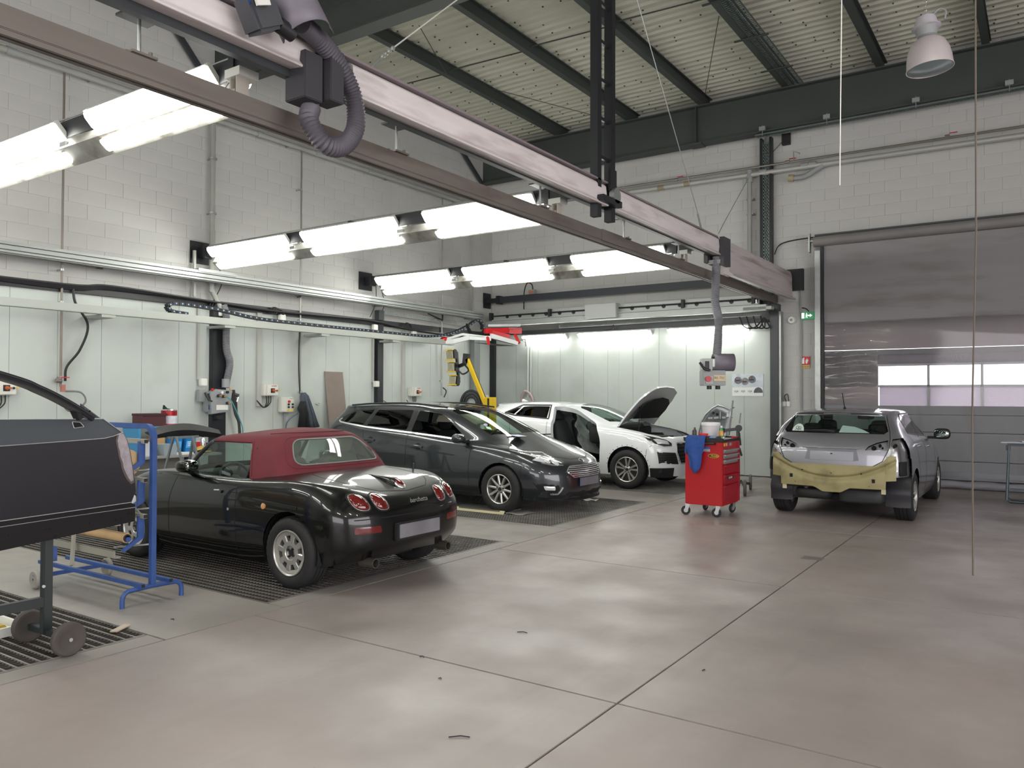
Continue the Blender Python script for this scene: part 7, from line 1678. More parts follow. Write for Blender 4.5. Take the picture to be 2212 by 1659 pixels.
for z, r, mt, lab in ((1.08, .105, KRAFT, 'thick roll of brown kraft paper at the top of the blue rack'), (.77, .085, WPAP, 'white paper roll at the middle of the blue rack'), (.505, .038, KRAFT, 'thin nearly used brown paper roll low on the blue rack')):
    q = thing('paper_roll', lab, 'paper roll', (-6.5, 3.40, z), 'paper rolls on the blue rack')
    m = MB(); m.lathe([(.028, 0), (r, 0), (r, 1.24), (.028, 1.24)], (-7.11, 3.40, z), (1, 0, 0), 28, True); m.build('paper', mt, q, smooth=40)
    m = MB(); m.lathe([(.022, -.01), (.03, -.01), (.03, 1.25), (.022, 1.25)], (-7.11, 3.40, z), (1, 0, 0), 16, True); m.build('core', mat('card_core', '#3b2d22', .8), q, smooth=40)
    m = MB(); m.bar((-7.2, 3.31, z-.10-r*.4), (-5.88, 3.31, z-.10-r*.4), .012, .05).bar((-7.2, 3.335, z-.125-r*.4), (-5.88, 3.335, z-.125-r*.4), .05, .01); m.build('cutting_bar', TUBEG, t)
o = MB().bar((-6.42, 3.28, .50), (-6.33, 3.22, .27), .035, .022, (0, 1, 0)).build('cutter_strip', TUBEG, bevel=.002); o.parent = t; o.location = (-OFF[t.name][0], -OFF[t.name][1], -OFF[t.name][2])

# ---- workbench by the wall with shelf and small things
t = thing('workbench', 'grey steel workbench against the left wall behind the convertible', 'workbench', (-10.9, 6.9, 0))
BZ = .73
MB().bb((-11.38, 5.7, BZ-.035), (-10.55, 7.62, BZ)).build('worktop', mat('worktop_grey', '#8e8d86', .5, var=.15, scale=8), t, bevel=.004)
MB().bb((-11.3, 5.75, .25), (-10.62, 7.0, BZ-.04)).build('cupboard', mat('bench_dark', '#5d5b55', .6), t)
for x in (-11.3, -10.62):
    for y in (5.78, 7.52): MB().bb((x-.03, y-.03, 0), (x+.03, y+.03, BZ-.03)).build('leg', DARKSTEEL, t)
t = thing('blue_shelf', 'blue steel shelf standing on the workbench', 'shelf', (-11.15, 6.95, BZ))
BL2 = mat('shelf_blue', '#3f86b5', .5)
for y in (6.52, 7.42): MB().bb((-11.36, y-.02, BZ), (-10.95, y+.02, 1.13)).build('side_panel', BL2, t)
MB().bb((-11.36, 6.50, 1.12), (-10.95, 7.44, 1.145)).build('shelf_board', BL2, t); MB().bb((-11.36, 7.40, 1.10), (-10.95, 7.44, 1.12)).build('label_rail', WHITEPL, t)
t = thing('paint_tin', 'red metal paint tin with white band on the blue shelf', 'tin', (-11.12, 7.08, 1.145))
cx, cy_ = -11.12, 7.09
for a, b, mt, nm in ((0, .03, RED, 'tin_body'), (.03, .15, mat('tin_label', '#c9c9ce', .5, var=.1, scale=20), 'label_band'), (.15, .225, mat('tin_red', '#9a1a20', .35, .3), 'tin_top')): MB().cyl((cx, cy_, 1.145+a), (cx, cy_, 1.145+b), .115, 28).build(nm, mt, t)
m = MB(); m.lathe([(.10, .24), (.115, .225), (.118, .232), (.105, .245), (.001, .243)], (cx, cy_, 1.145), (0, 0, 1), 28); m.build('rim', CHROME, t)
o = MB().prism([(6.99, 1.392), (7.13, 1.392), (7.05, 1.41), (7.0, 1.46)], 'x', cx-.02, cx+.02).build('sanding_block', BLACK, bevel=.004); tag(o, 'black curved squeegee lying on the red paint tin', 'squeegee')
t = thing('brown_box', 'dark brown rounded box beside the red tin on the blue shelf', 'box', (-11.12, 6.78, 1.145))
MB().prism(roundpoly([(6.58, 1.145), (6.95, 1.145), (6.95, 1.32), (6.58, 1.32)], .03), 'x', -11.25, -10.98).build('box', mat('box_maroon', '#4a2326', .5), t); MB().prism(roundpoly([(6.575, 1.30), (6.955, 1.30), (6.955, 1.335), (6.575, 1.335)], .012), 'x', -11.26, -10.97).build('lid', mat('box_maroon_dark', '#3c1b1e', .5), t)
BXB = mat('box_blue', '#1c6fae', .45)
for k, (y, x, h, lab) in enumerate(((6.98, -10.82, .24, 'blue storage box at the left end of the pair on the workbench'), (7.17, -10.80, .26, 'blue storage box with pale label next to the yellow pads'))):
    q = thing('storage_box', lab, 'box', (x, y, BZ), 'blue boxes on the workbench')
    MB().prism([(y-.08, BZ), (y+.06, BZ), (y+.08, BZ+h), (y-.05, BZ+h)], 'x', x-.12, x+.10).build('box', BXB, q, bevel=.006); MB().prism([(y-.07, BZ+.09), (y+.05, BZ+.09), (y+.065, BZ+.19), (y-.06, BZ+.19)], 'x', x+.10, x+.104).build('label', mat('label_sky', '#4aa3dd', .5), q)
    if k: 
        for j in range(3): MB().bb((x+.104, y-.04, BZ+.12+.025*j), (x+.106, y+.035, BZ+.128+.025*j)).build('print_line', mat('paper_white', '#e6e8ea', .6), q)
def small(nm, lab, cat, mb, mt, **k): return tag(mb.build(nm, mt, **k), lab, cat)
YP = mat('pad_ochre', '#c2a14a', .7)
for k, (p, a, l) in enumerate((((-10.72, 7.34, BZ+.07), .35, 'yellow sanding pad tilted on its backing on the bench'), ((-10.70, 7.42, BZ+.02), 0, 'yellow sanding pad lying flat on the bench'))):
    q = thing('sanding_pad', l, 'sanding pad', (p[0], p[1], BZ), 'yellow sanding pads'); m = MB(); m.lathe([(.001, .008), (.09, .008), (.095, 0), (.09, -.008), (.001, -.008)], (0, 0, 0), (0, 0, 1), 24); m.xf(Matrix.Translation(p) @ Matrix.Rotation(a, 4, 'X')); m.build('pad', YP, q)
    m = MB(); m.lathe([(.001, -.008), (.085, -.008), (.08, -.03), (.001, -.035)], (0, 0, 0), (0, 0, 1), 24); m.xf(Matrix.Translation(p) @ Matrix.Rotation(a, 4, 'X')); m.build('backing', BLACK, q)
small('paper_stack', 'stack of white papers on the workbench', 'papers', MB().box((-10.68, 7.03, BZ+.015), (.22, .22, .03), Matrix.Rotation(.2, 3, 'Z')), WHITEPL)
small('white_carton', 'small white carton behind the blue rack on the bench', 'carton', MB().box((-10.75, 6.52, BZ+.10), (.1, .12, .2)), mat('carton', '#bfc3c4', .6), bevel=.004)
small('grey_crate', 'grey blue crate of rags on the workbench', 'crate', MB().prism([(6.72, BZ), (6.92, BZ), (6.94, BZ+.16), (6.70, BZ+.16)], 'x', -10.9, -10.65), mat('crate', '#8a969c', .6), bevel=.004)
small('cardboard_box', 'open tan cardboard box on the workbench', 'box', MB().box((-11.0, 6.80, BZ+.13), (.2, .18, .26)), mat('card_tan', '#b48f62', .7), bevel=.004)
m = MB(); m.ball((-10.9, 6.63, BZ+.10), (.10, .09, .09)); small('yellow_bundle', 'yellow and black bundle behind the blue rack post on the bench', 'bundle', m, mat('bundle', '#a8983f', .8, var=.5, scale=14))
t = thing('red_label_carton', 'white carton with red label on the workbench', 'carton', (-10.85, 7.46, BZ)); MB().bb((-10.9, 7.36, BZ), (-10.82, 7.43, BZ+.17)).build('carton', WHITEPL, t); MB().bb((-10.82, 7.362, BZ+.06), (-10.817, 7.428, BZ+.165)).build('red_label', RED, t)
t = thing('spray_can', 'silver spray can standing on the workbench by the post', 'spray can', (-11.0, 7.60, BZ)); 
m = MB(); m.lathe([(.001, 0), (.033, 0), (.033, .19), (.02, .215), (.014, .22)], (-10.95, 7.56, BZ), (0, 0, 1), 20); m.build('can', CHROME, t); MB().cyl((-10.95, 7.56, BZ+.22), (-10.95, 7.56, BZ+.25), .013, 12).build('cap', BLACK, t)
small('air_sander', 'small black air sander on the workbench', 'sander', MB().cyl((-10.75, 7.52, BZ), (-10.75, 7.52, BZ+.05), .05, 16).bar((-10.75, 7.54, BZ+.05), (-10.9, 7.6, BZ+.12), .04, .04), BLACK)
# ---- black arched spoiler on a folding stand
t = thing('spoiler', 'black arched rear spoiler resting on a grey folding stand', 'spoiler', (-9.5, 6.3, 1.0))
m = MB(); vs = []; K = 14
for k in range(K+1):
    f = k/K; y = 5.86+.95*f; top = 1.13+.105*math.sin(PI*min(1, f*.92+.05))-.01*f; bot = 1.05-.03*f+.02*math.sin(PI*f); x = -9.5-.10*math.sin(PI*f)
    vs += [(x+.02, y, bot), (x+.05, y, (top+bot)/2), (x, y, top), (x-.22, y, top-.02), (x-.22, y, top-.035), (x-.02, y, bot+.01)]
m.add(vs, [(k*6+j, k*6+(j+1) % 6, k*6+6+(j+1) % 6, k*6+6+j) for k in range(K) for j in range(6)]+[tuple(range(6)), tuple(range(K*6, K*6+6))]); m.build('spoiler_shell', mat('spoiler_black', '#0e0f11', .5), t, smooth=40)
t = thing('folding_stand', 'grey folding stand under the black spoiler', 'stand', (-9.5, 6.3, 0)); LG = mat('stand_grey', '#6f7678', .5, .3)
for a, b in (((-9.5, 6.12, 1.06), (-9.75, 6.0, 0)), ((-9.5, 6.16, 1.06), (-9.25, 6.28, 0)), ((-9.5, 6.42, 1.06), (-9.75, 6.40, 0)), ((-9.5, 6.40, 1.06), (-9.25, 6.52, 0))): MB().bar(a, b, .035, .02).build('leg', LG, t)
MB().bar((-9.52, 6.05, 1.05), (-9.52, 6.5, 1.05), .04, .03).build('top_bar', LG, t); MB().bar((-9.38, 6.2, .55), (-9.38, 6.48, .55), .02, .02).build('brace', LG, t)

# ---- gauge board with regulators, tools on its side, hose
GB = mat('board_grey', '#9b9fa0', .4, .4)
t = thing('gauge_board', 'grey air supply board with gauge and taps on the steel post', 'control board', (-11.3, 8.07, 1.5))
MB().prism([(7.90, 1.30), (8.24, 1.34), (8.30, 1.69), (7.98, 1.71), (7.87, 1.65)], 'x', -11.32, -11.22).build('board', GB, t, bevel=.008)
MB().bb((-11.36, 7.84, 1.34), (-11.26, 7.98, 1.66)).build('side_box', mat('board_shade', '#8b8e8d', .45, .3), t, bevel=.008); MB().bb((-11.40, 7.74, 1.50), (-11.32, 7.87, 1.70)).build('rear_box', GREYPL, t, bevel=.008)
xq = -11.22
MB().cyl((xq, 8.08, 1.655), (xq+.03, 8.08, 1.655), .03, 18).build('gauge_case', CHROME, t); MB().cyl((xq+.03, 8.08, 1.655), (xq+.032, 8.08, 1.655), .024, 18).build('gauge_face', WHITEPL, t)
MB().cyl((xq, 8.19, 1.66), (xq+.03, 8.19, 1.66), .022, 14).build('black_socket', BLACK, t)
for y, z in ((8.02, 1.60), (8.11, 1.59), (8.19, 1.48)): MB().cyl((xq, y, z), (xq+.03, y, z), .024, 12).build('tap_body', BLACK, t); MB().cyl((xq+.03, y, z), (xq+.07, y+.03, z-.01), .012, 10).build('tap_nipple', mat('brass', '#8a6a3e', .35, .8), t)
MB().cyl((xq-.02, 7.92, 1.70), (xq+.01, 7.92, 1.70), .02, 12).build('red_knob', RED, t)
MB().bb((-11.258, 7.89, 1.50), (-11.25, 7.93, 1.62)).build('level_window', BLACK, t); MB().tube([(-11.26, 7.80, 1.65), (-11.22, 7.85, 1.53), (-11.2, 7.90, 1.51)], .014, 8).build('gun_hook', BLACK, t); MB().tube([(-11.25, 7.86, 1.64), (-11.22, 7.88, 1.54)], .010, 8).build('gun_hook', BLACK, t)
MB().bb((-11.258, 7.87, 1.375), (-11.252, 7.93, 1.455)).build('blue_sticker', BLUE, t); MB().bb((-11.22, 7.99, 1.37), (-11.215, 8.21, 1.45)).build('white_label', WHITEPL, t); MB().bb((-11.34, 8.02, 1.22), (-11.24, 8.14, 1.28)).build('filter_bowl', BLACK, t)
wire('turquoise_hose', 'turquoise air hose hanging from the gauge board', spline([(-11.15, 8.15, 1.58), (-11.12, 8.2, 1.52), (-11.1, 8.28, 1.36), (-11.1, 8.40, 1.1), (-11.12, 8.43, .95)], 6), .009, mat('hose_teal', '#2d8a94', .5), 'hose')
t = thing('hanging_spray_hoses', 'bundle of dark hoses and a spray gun hanging beside the gauge board', 'hoses', (-11.3, 8.38, 1.2))
for k in range(3): MB().tube(spline([(-11.28+.02*k, 8.30+.02*k, 1.70), (-11.26+.02*k, 8.33+.02*k, 1.5), (-11.25, 8.37+.02*k, 1.3), (-11.25, 8.44+.01*k, 1.15), (-11.25, 8.46+.012*k, .9)], 6), .016, 8).build('hose', mat('hose_dark', '#35302c', .7), t)
MB().tube([(-11.24, 8.35, 1.62), (-11.20, 8.41, 1.60)], .03, 10).build('gun_body', BRAKE, t); MB().tube([(-11.20, 8.40, 1.6), (-11.2, 8.37, 1.50)], .016, 8).build('gun_grip', CHROME, t); MB().bar((-11.27, 8.27, 1.74), (-11.25, 8.31, 1.66), .03, .02).build('brass_hook', mat('brass', '#8a6a3e', .35, .8), t)
# ---- switch boxes, button box
def switchbox(y, z, lab):
    t = thing('switch_box', lab, 'switch box', (-11.35, y, z), 'main switch boxes on the left wall')
    MB().bb((-11.44, y-.16, z-.10), (-11.33, y+.16, z+.10)).build('box', mat('box_ivory', '#c8c9c0', .45), t, bevel=.012); MB().bb((-11.33, y-.09, z-.09), (-11.315, y+.15, z+.09)).build('cover', mat('cover_ivory', '#d2d2ca', .45), t, bevel=.006)
    MB().bb((-11.315, y-.01, z-.045), (-11.305, y+.07, z+.035)).build('switch_plate', BLACK, t); MB().cyl((-11.305, y+.03, z-.005), (-11.285, y+.03, z-.005), .028, 14).bar((-11.275, y-.0, z-.005), (-11.275, y+.085, z-.005), .02, .02).build('rotary_switch', mat('switch_orange', '#a9562f', .45), t, kind='stuff')
    MB().cyl((-11.315, y+.115, z-.005), (-11.30, y+.115, z-.005), .016, 10).build('key_switch', BLACK, t); MB().bb((-11.315, y+.16, z-.02), (-11.31, y+.175, z+.03)).build('warning_label', YELLOW, t)
    lettering('LUCEPA', .032, mat('print_red', '#b3262f', .6), t, frame_at((-11.313, y+.06, z+.075), (0, 1, 0), (0, 0, 1)))
    for k in range(3): MB().tube(spline([(-11.39, y-.05+.05*k, z-.10), (-11.38, y-.05+.04*k, z-.22), (-11.38, y-.12+.01*k, z-.30), (-11.39, y-.25, z-.18)], 5), .009, 6).build('lead', CABLE, t)
switchbox(9.17, 1.70, 'ivory main switch box with orange handle behind the convertible'); switchbox(13.05, 1.70, 'ivory main switch box with orange handle above the estate car roof'); switchbox(4.86, 1.70, 'ivory main switch box seen through the grey door window')
t = thing('button_box', 'pale push button box with yellow labels on the left wall', 'control box', (-11.38, 9.55, 1.45))
MB().bb((-11.44, 9.41, 1.31), (-11.34, 9.70, 1.58)).build('box', mat('box_ivory', '#c8c9c0', .45), t, bevel=.012); MB().bb((-11.44, 9.53, 1.0), (-11.40, 9.57, 1.31)).build('conduit', GREYPL, t)
MB().cyl((-11.34, 9.58, 1.50), (-11.315, 9.58, 1.50), .022, 14).build('red_button', RED, t)
for y, z in ((9.57, 1.45), (9.66, 1.45), (9.57, 1.40), (9.66, 1.40)): MB().cyl((-11.34, y, z), (-11.32, y, z), .019, 12).build('black_button', BLACK, t)
for y in (9.57, 9.66): MB().bb((-11.34, y-.022, 1.325), (-11.338, y+.022, 1.365)).build('yellow_label', YELLOW, t)
MB().bb((-11.34, 9.60, 1.545), (-11.338, 9.68, 1.56)).build('name_strip', mat('strip_green', '#8fa898', .5), t)
wire('blue_cable', 'thin blue grey cable drooping behind the convertible roof', spline([(-11.40, 9.56, 1.0), (-11.38, 9.58, 1.12), (-11.36, 9.68, 1.22), (-11.36, 9.8, 1.28)], 6), .009, mat('cable_blue', '#4a5c78', .6))
# ---- jacket on a hook, leaning board, small wall clip
t = thing('hanging_jacket', 'dark blue grey work jacket hanging from the drop pipe', 'jacket', (-11.3, 10.0, 1.1))
def cloth(nm, rows, mt, par, fold=.025, nf=5):
    m = MB(); vs = []; N = 24
    for z, y0, y1, x, th in rows:
        for k in range(N+1):
            f = k/N; vs.append((x+th*math.sin(PI*f)+fold*math.sin(f*nf*2*PI+z*2)*min(1, (rows[0][0]-z)*3+.15), y0+(y1-y0)*f, z))
    n = len(rows); m.add(vs, [(r*(N+1)+k, r*(N+1)+k+1, (r+1)*(N+1)+k+1, (r+1)*(N+1)+k) for r in range(n-1) for k in range(N)])
    o = m.build(nm, mt, par, smooth=80, fix=False); md = o.modifiers.new('thick', 'SOLIDIFY'); md.thickness = .01; return o
cloth('body', [(1.66, 9.88, 9.96, -11.36, .05), (1.60, 9.86, 10.03, -11.36, .09), (1.45, 9.86, 10.10, -11.36, .11), (1.3, 9.88, 10.17, -11.36, .12), (1.15, 9.9, 10.25, -11.37, .12), (1.02, 9.9, 10.32, -11.38, .12)], mat('jacket_blue', '#4b535e', .85), t)
cloth('dark_lining', [(1.50, 9.84, 9.95, -11.34, .06), (1.40, 9.78, 9.99, -11.34, .08), (1.36, 9.77, 10.0, -11.34, .08), (1.28, 9.82, 10.02, -11.34, .08), (1.02, 9.78, 10.05, -11.35, .09)], mat('jacket_black', '#1b1d20', .85), t, .015, 3)
m = MB(); m.ball((-11.36, 9.86, 1.67), (.04, .05, .03)); m.build('collar_knot', mat('collar_grey', '#9a9c9c', .8), t, smooth=60)
o = MB().add([(-11.30, 10.56, .75), (-11.27, 11.0, .75), (-11.40, 10.95, 2.07), (-11.42, 10.50, 2.07), (-11.315, 10.56, .75), (-11.285, 11.0, .75), (-11.415, 10.95, 2.07), (-11.435, 10.50, 2.07)], [(0, 1, 2, 3), (7, 6, 5, 4), (0, 4, 5, 1), (1, 5, 6, 2), (2, 6, 7, 3), (3, 7, 4, 0)]).build('leaning_board', mat('brown_board', '#7f746c', .7, var=.08, scale=4)); tag(o, 'tall brown board leaning against the white wall behind the estate car', 'board')
m = MB(); m.tube(spline([(-11.43, 10.30, 1.46), (-11.41, 10.34, 1.44), (-11.41, 10.37, 1.45), (-11.42, 10.36, 1.47)], 5), .01, 6); small('wall_hook', 'small pale hook on the white wall right of the jacket', 'hook', m, mat('hook_bone', '#b8b39f', .6))

# ---- infrared dryer: three yellow lamp heads on a yellow arm
t = thing('infrared_dryer', 'yellow and black infrared dryer with three lamp heads behind the estate car', 'infrared dryer', (-8.6, 11.8, 0))
G3 = lambda u, v, d=0: on(u, v, 'y', 11.8+d)
YEL = mat('dryer_yellow', '#d5b41b', .4); HEAD = mat('dryer_black', '#1c1d20', .45)
rt = Vector((CR.x, CR.y, 0)); bw = Vector((-.56, .83, 0))
for u, v, tl_ in ((973, 766, .12), (976, 793, 0), (979, 822, -.10)):
    c = G3(u, v); hd = rt*.9+bw*.3; hd.normalize(); fr_ = Matrix.Identity(3)
    nrm = (-bw*.75-rt*.55+Vector((0, 0, -tl_))).normalized(); xx = Vector((0, 0, 1)).cross(nrm).normalized(); zz = nrm.cross(xx)
    B3 = Matrix((xx, nrm, zz)).transposed()
    h = MB().box(c+nrm*-.05, (.18, .13, .19), B3).build('lamp_head', HEAD, t, bevel=.02)
    MB().box(c+nrm*.022+zz*.095, (.175, .05, .02), B3).build('yellow_edge', YEL, h); MB().box(c+nrm*.022-zz*.085, (.19, .05, .02), B3).build('yellow_edge', YEL, h)
    MB().box(c+nrm*.022, (.155, .012, .15), B3).build('reflector_grid', mat('ir_grid', '#b5b197', .35, .6, var=.3, scale=40, stretch=(1, 1, .2)), h)
    for k in range(4): MB().box(c+nrm*.030+zz*(-.06+.04*k), (.17, .004, .004), B3).build('grid_wire', STEEL, h)
MB().bar(G3(986, 760, .15), G3(991, 826, .15), .05, .04).build('head_carrier', HEAD, t); MB().bar(G3(985, 794, .15), G3(1006, 785, .1), .04, .06).build('swing_arm', HEAD, t)
MB().bar(G3(1008, 764), G3(1006, 785), .12, .06).build('tilt_joint', BRAKE, t); MB().tube(spline([G3(1004, 788), G3(1012, 800, -.02), G3(1000, 808, -.05), G3(990, 800)], 6), .016, 8).build('cable', CABLE, t)
MB().bar(G3(1009, 775), G3(1053, 884), .06, .07).build('boom', YEL, t, bevel=.006); MB().bar(G3(1012, 778, .05), G3(1056, 884, .05), .02, .075).build('boom_edge', HEAD, t)
q = G3(1058, 858); MB().bb((q.x-.08, q.y-.06, .12), (q.x+.10, q.y+.08, q.z)).build('column', YEL, t, bevel=.01); MB().bb((q.x-.01, q.y-.065, .2), (q.x+.03, q.y-.055, q.z-.02)).build('column_slot', HEAD, t); MB().bb((q.x-.5, q.y-.3, .06), (q.x+.4, q.y+.3, .14)).build('base', HEAD, t)
for dx in (-.45, .35):
    for dy_ in (-.26, .26): MB().cyl((q.x+dx, q.y+dy_-.02, .05), (q.x+dx, q.y+dy_+.02, .05), .05, 14).build('caster', RUBBER, t)
# ---- coiled vacuum hose on its wall board
t = thing('vacuum_hose_coil', 'coil of black vacuum hose hung on a grey board in the far corner', 'hose', (-11.2, 15.0, 1.3))
m = MB(); ctr = G3(1018, 872, 2.9)
for k in range(3): 
    rr = .24-.055*k; m.tube([ctr+rt*(rr*math.cos(a))+Vector((0, 0, rr*1.25*math.sin(a)))+bw*(-.03*k) for a in [2*PI*i/28 for i in range(28)]], .03, 8, closed=True)
m.build('hose_coil', mat('hose_black', '#26272a', .6), t, smooth=60)
MB().box(ctr+rt*.16+bw*.08+Vector((0, 0, -.05)), (.5, .06, .5), Matrix((rt, bw, Vector((0, 0, 1)))).transposed()).build('board', mat('board_pale', '#a9aeac', .4, .2), t, bevel=.01)
for du, dz in ((.28, .12), (.30, 0), (.33, -.10)): p = ctr+rt*du+Vector((0, 0, dz)); MB().cyl(p, p-bw*.08, .03, 10).build('tap', BRAKE, t)
MB().bb((-11.42, 15.1, .3), (-11.30, 15.32, 3.0)).build('duct', mat('duct_dark', '#7f8583', .5), t)
# ---- post and pipe on the back wall with a rag
t = thing('white_wall_pipe', 'pale pipe running down the back wall behind the white SUV', 'pipe', (-10.3, 15.9, 1))
MB().cyl((-10.33, 15.94, 1.55), (-10.33, 15.94, 2.9), .022, 12).cyl((-10.26, 15.96, 1.55), (-10.26, 15.96, 3.05), .016, 10).build('pipe', mat('pipe_pale', '#b4b9b5', .4), t, kind='stuff'); MB().bb((-10.40, 15.90, .1), (-10.20, 15.995, 1.58)).build('box_duct', mat('duct_pale', '#b9bfba', .4), t, bevel=.006)
m = MB(); m.tube(spline([(-10.46, 15.9, 1.45), (-10.44, 15.86, 1.62), (-10.33, 15.84, 1.73), (-10.2, 15.86, 1.64), (-10.16, 15.9, 1.50)], 6), [.03, .035, .03, .03, .028]*5, 8); small('hanging_rag', 'pale pink rag draped over the pale pipe behind the SUV', 'rag', m, mat('rag_pink', '#b9a3a0', .85), smooth=60)

# ---- red tool trolley
t = thing('tool_trolley', 'red wheeled tool trolley with grey and red drawers', 'tool trolley', (-3.84, 10.6, 0))
TR = mat('trolley_red', '#9f0d16', .38, coat=.2, var=.04, scale=3); TRD = mat('trolley_red_worn', '#95192a', .45, var=.12, scale=8)
x0, x1, y0, y1, z0, z1 = -4.10, -3.58, 10.27, 10.92, .15, 1.00
MB().bb((x0, y0, z0), (x1, y1, z1)).build('cabinet', TR, t, bevel=.008)
m = MB(); m.bb((x0-.02, y0-.02, z1), (x1+.02, y1+.02, z1+.035)); m.build('top_tray', BLACK, t, bevel=.01)
for a, b in (((x0-.02, y0-.02, z1+.03), (x1+.02, y0, z1+.055)), ((x0-.02, y1, z1+.03), (x1+.02, y1+.02, z1+.055))): MB().bb(a, b).build('tray_lip', BLACK, t, bevel=.005)
MB().tube([(x0+.27, y0, z1-.02), (x0+.27, y0-.045, z1-.02), (x1-.10, y0-.045, z1-.02), (x1-.10, y0, z1-.02)], .014, 10).build('push_handle', BLACK, t)
zz = [(.905, .845, 1), (.84, .775, 1), (.77, .705, 1), (.70, .575, 0), (.57, .435, 0), (.43, .205, 0)]
DG = mat('drawer_grey', '#8f9194', .4, .4); 
for k, (a, b, g) in enumerate(zz):
    d = MB().bb((x1, y0+.04, b+.004), (x1+.012, y1-.05, a-.004)).build('drawer', DG if g else TRD, t, bevel=.004)
    MB().prism([(x1+.012, a-.004), (x1+.034, a-.008), (x1+.034, a-.022), (x1+.012, a-.026)], 'y', y0+.045, y1-.055).build('drawer_pull', DG if g else TRD, d) if False else None
    m = MB(); m.add([(x1+.012, y0+.045, a-.004), (x1+.036, y0+.045, a-.010), (x1+.036, y0+.045, a-.024), (x1+.012, y0+.045, a-.026), (x1+.012, y1-.055, a-.004), (x1+.036, y1-.055, a-.010), (x1+.036, y1-.055, a-.024), (x1+.012, y1-.055, a-.026)], [(0, 1, 2, 3), (7, 6, 5, 4), (0, 4, 5, 1), (1, 5, 6, 2), (2, 6, 7, 3), (3, 7, 4, 0)]); m.build('drawer_pull', mat('pull_grey', '#a9abad', .3, .5) if g else TR, d)
MB().bb((x1, y1-.05, .17), (x1+.02, y1, .98)).build('side_lip', TRD, t)
MB().bb((x1+.001, y0+.05, .945), (x1+.004, y0+.09, .985)).build('yellow_sticker', YELLOW, t); MB().bb((x1+.001, y0+.12, .945), (x1+.004, y0+.19, .985)).build('worn_sticker', mat('sticker_worn', '#c79a86', .6), t); MB().bb((x1+.001, y0+.27, .945), (x1+.004, y0+.36, .98)).build('plate_sticker', GREYPL, t)
MB().bb((x1+.013, y0+.14, .495), (x1+.016, y0+.40, .535)).build('drawer_badge', mat('badge_dark', '#3a3436', .4), t); lettering('FACOM', .04, mat('badge_pale', '#c9c2c0', .4), t, frame_at((x1+.018, y0+.27, .515), (0, 1, 0), (0, 0, 1)))
q = [(x0+.40+.075*math.cos(a), .815+.026*math.sin(a)) for a in [2*PI*k/28 for k in range(28)]]
MB().prism(q, 'y', y0-.003, y0).build('oval_sticker', YELLOW, t); q = [(x0+.40+.069*math.cos(a), .815+.021*math.sin(a)) for a in [2*PI*k/28 for k in range(28)]]; MB().prism(q, 'y', y0-.005, y0-.003).build('oval_face', BLACK, t)
lettering('Mobile', .036, YELLOW, t, frame_at((x0+.41, y0-.007, .815), (1, 0, 0), (0, 0, 1)), shear=.3)
MB().bb((x0+.25, y0-.003, .905), (x0+.35, y0, .935)).build('blue_sticker', BLUE, t); MB().bb((x0+.25, y0-.003, .872), (x0+.35, y0, .905)).build('silver_sticker', mat('sticker_silver', '#a9b0ae', .4), t); lettering('ECO', .026, mat('print_green', '#35604a', .6), t, frame_at((x0+.305, y0-.005, .888), (1, 0, 0), (0, 0, 1)))
for k, (x, y, a) in enumerate(((x0+.03, y0+.03, .5), (x1-.06, y0+.03, .2), (x1-.05, y1-.05, 1.2), (x0+.08, y1-.05, 1.4))):
    c = MB(); c.lathe([(.03, -.013), (.055, -.013), (.062, -.006), (.062, .006), (.055, .013), (.03, .013)], (0, 0, .062), (0, 1, 0), 24, True)
    Mx = Matrix.Translation((x, y, 0)) @ Matrix.Rotation(a, 4, 'Z') @ Matrix.Translation((-.03, 0, 0)); c.xf(Mx); cc = c.build('caster', RUBBER, t, smooth=40)
    f = MB(); f.lathe([(.001, -.012), (.03, -.012), (.03, .012), (.001, .012)], (0, 0, .062), (0, 1, 0), 16); f.xf(Mx); f.build('caster_hub', STEEL, cc)
    f = MB(); 
    for sy in (-.02, .02): f.prism([(-.02, .05), (.02, .05), (.055, .15), (-.005, .15)], 'y', sy-.002, sy+.002)
    f.bb((-.01, -.025, .145), (.06, .025, .152)); f.xf(Mx); f.build('caster_fork', STEEL, cc, kind='stuff')
t = thing('blue_towel', 'blue microfibre towel draped over the trolley edge', 'towel', (x0+.13, y0, .6))
m = MB(); vs = []; N = 16
rows = [(z1+.06, .05, .29, -.03), (z1+.075, .04, .30, .0), (z1+.05, .03, .30, .04), (.92, .02, .295, .065), (.845, .015, .28, .06), (.83, .06, .27, .068), (.74, .08, .255, .062), (.66, .085, .24, .055), (.61, .12, .20, .048)]
for z, a, b, out in rows:
    for k in range(N+1): f = k/N; vs.append((x0+a+(b-a)*f, y0-out-.012*math.sin(f*9+z*5)*(1 if out > .04 else 0), z-.03*math.sin(f*PI)*(1 if z < .9 else 0)+.02*f*(1 if .78 < z < .92 else 0)))
m.add(vs, [(r*(N+1)+k, r*(N+1)+k+1, (r+1)*(N+1)+k+1, (r+1)*(N+1)+k) for r in range(len(rows)-1) for k in range(N)]); o = m.build('towel', mat('towel_blue', '#2a4a8a', .95, var=.12, scale=30, bump=.5, bscale=200), t, smooth=80, fix=False); md = o.modifiers.new('thick', 'SOLIDIFY'); md.thickness = .012
ZT_ = z1+.036
t = thing('white_bucket', 'white plastic bucket with a lid on the red trolley', 'bucket', (-3.88, 10.66, ZT_))
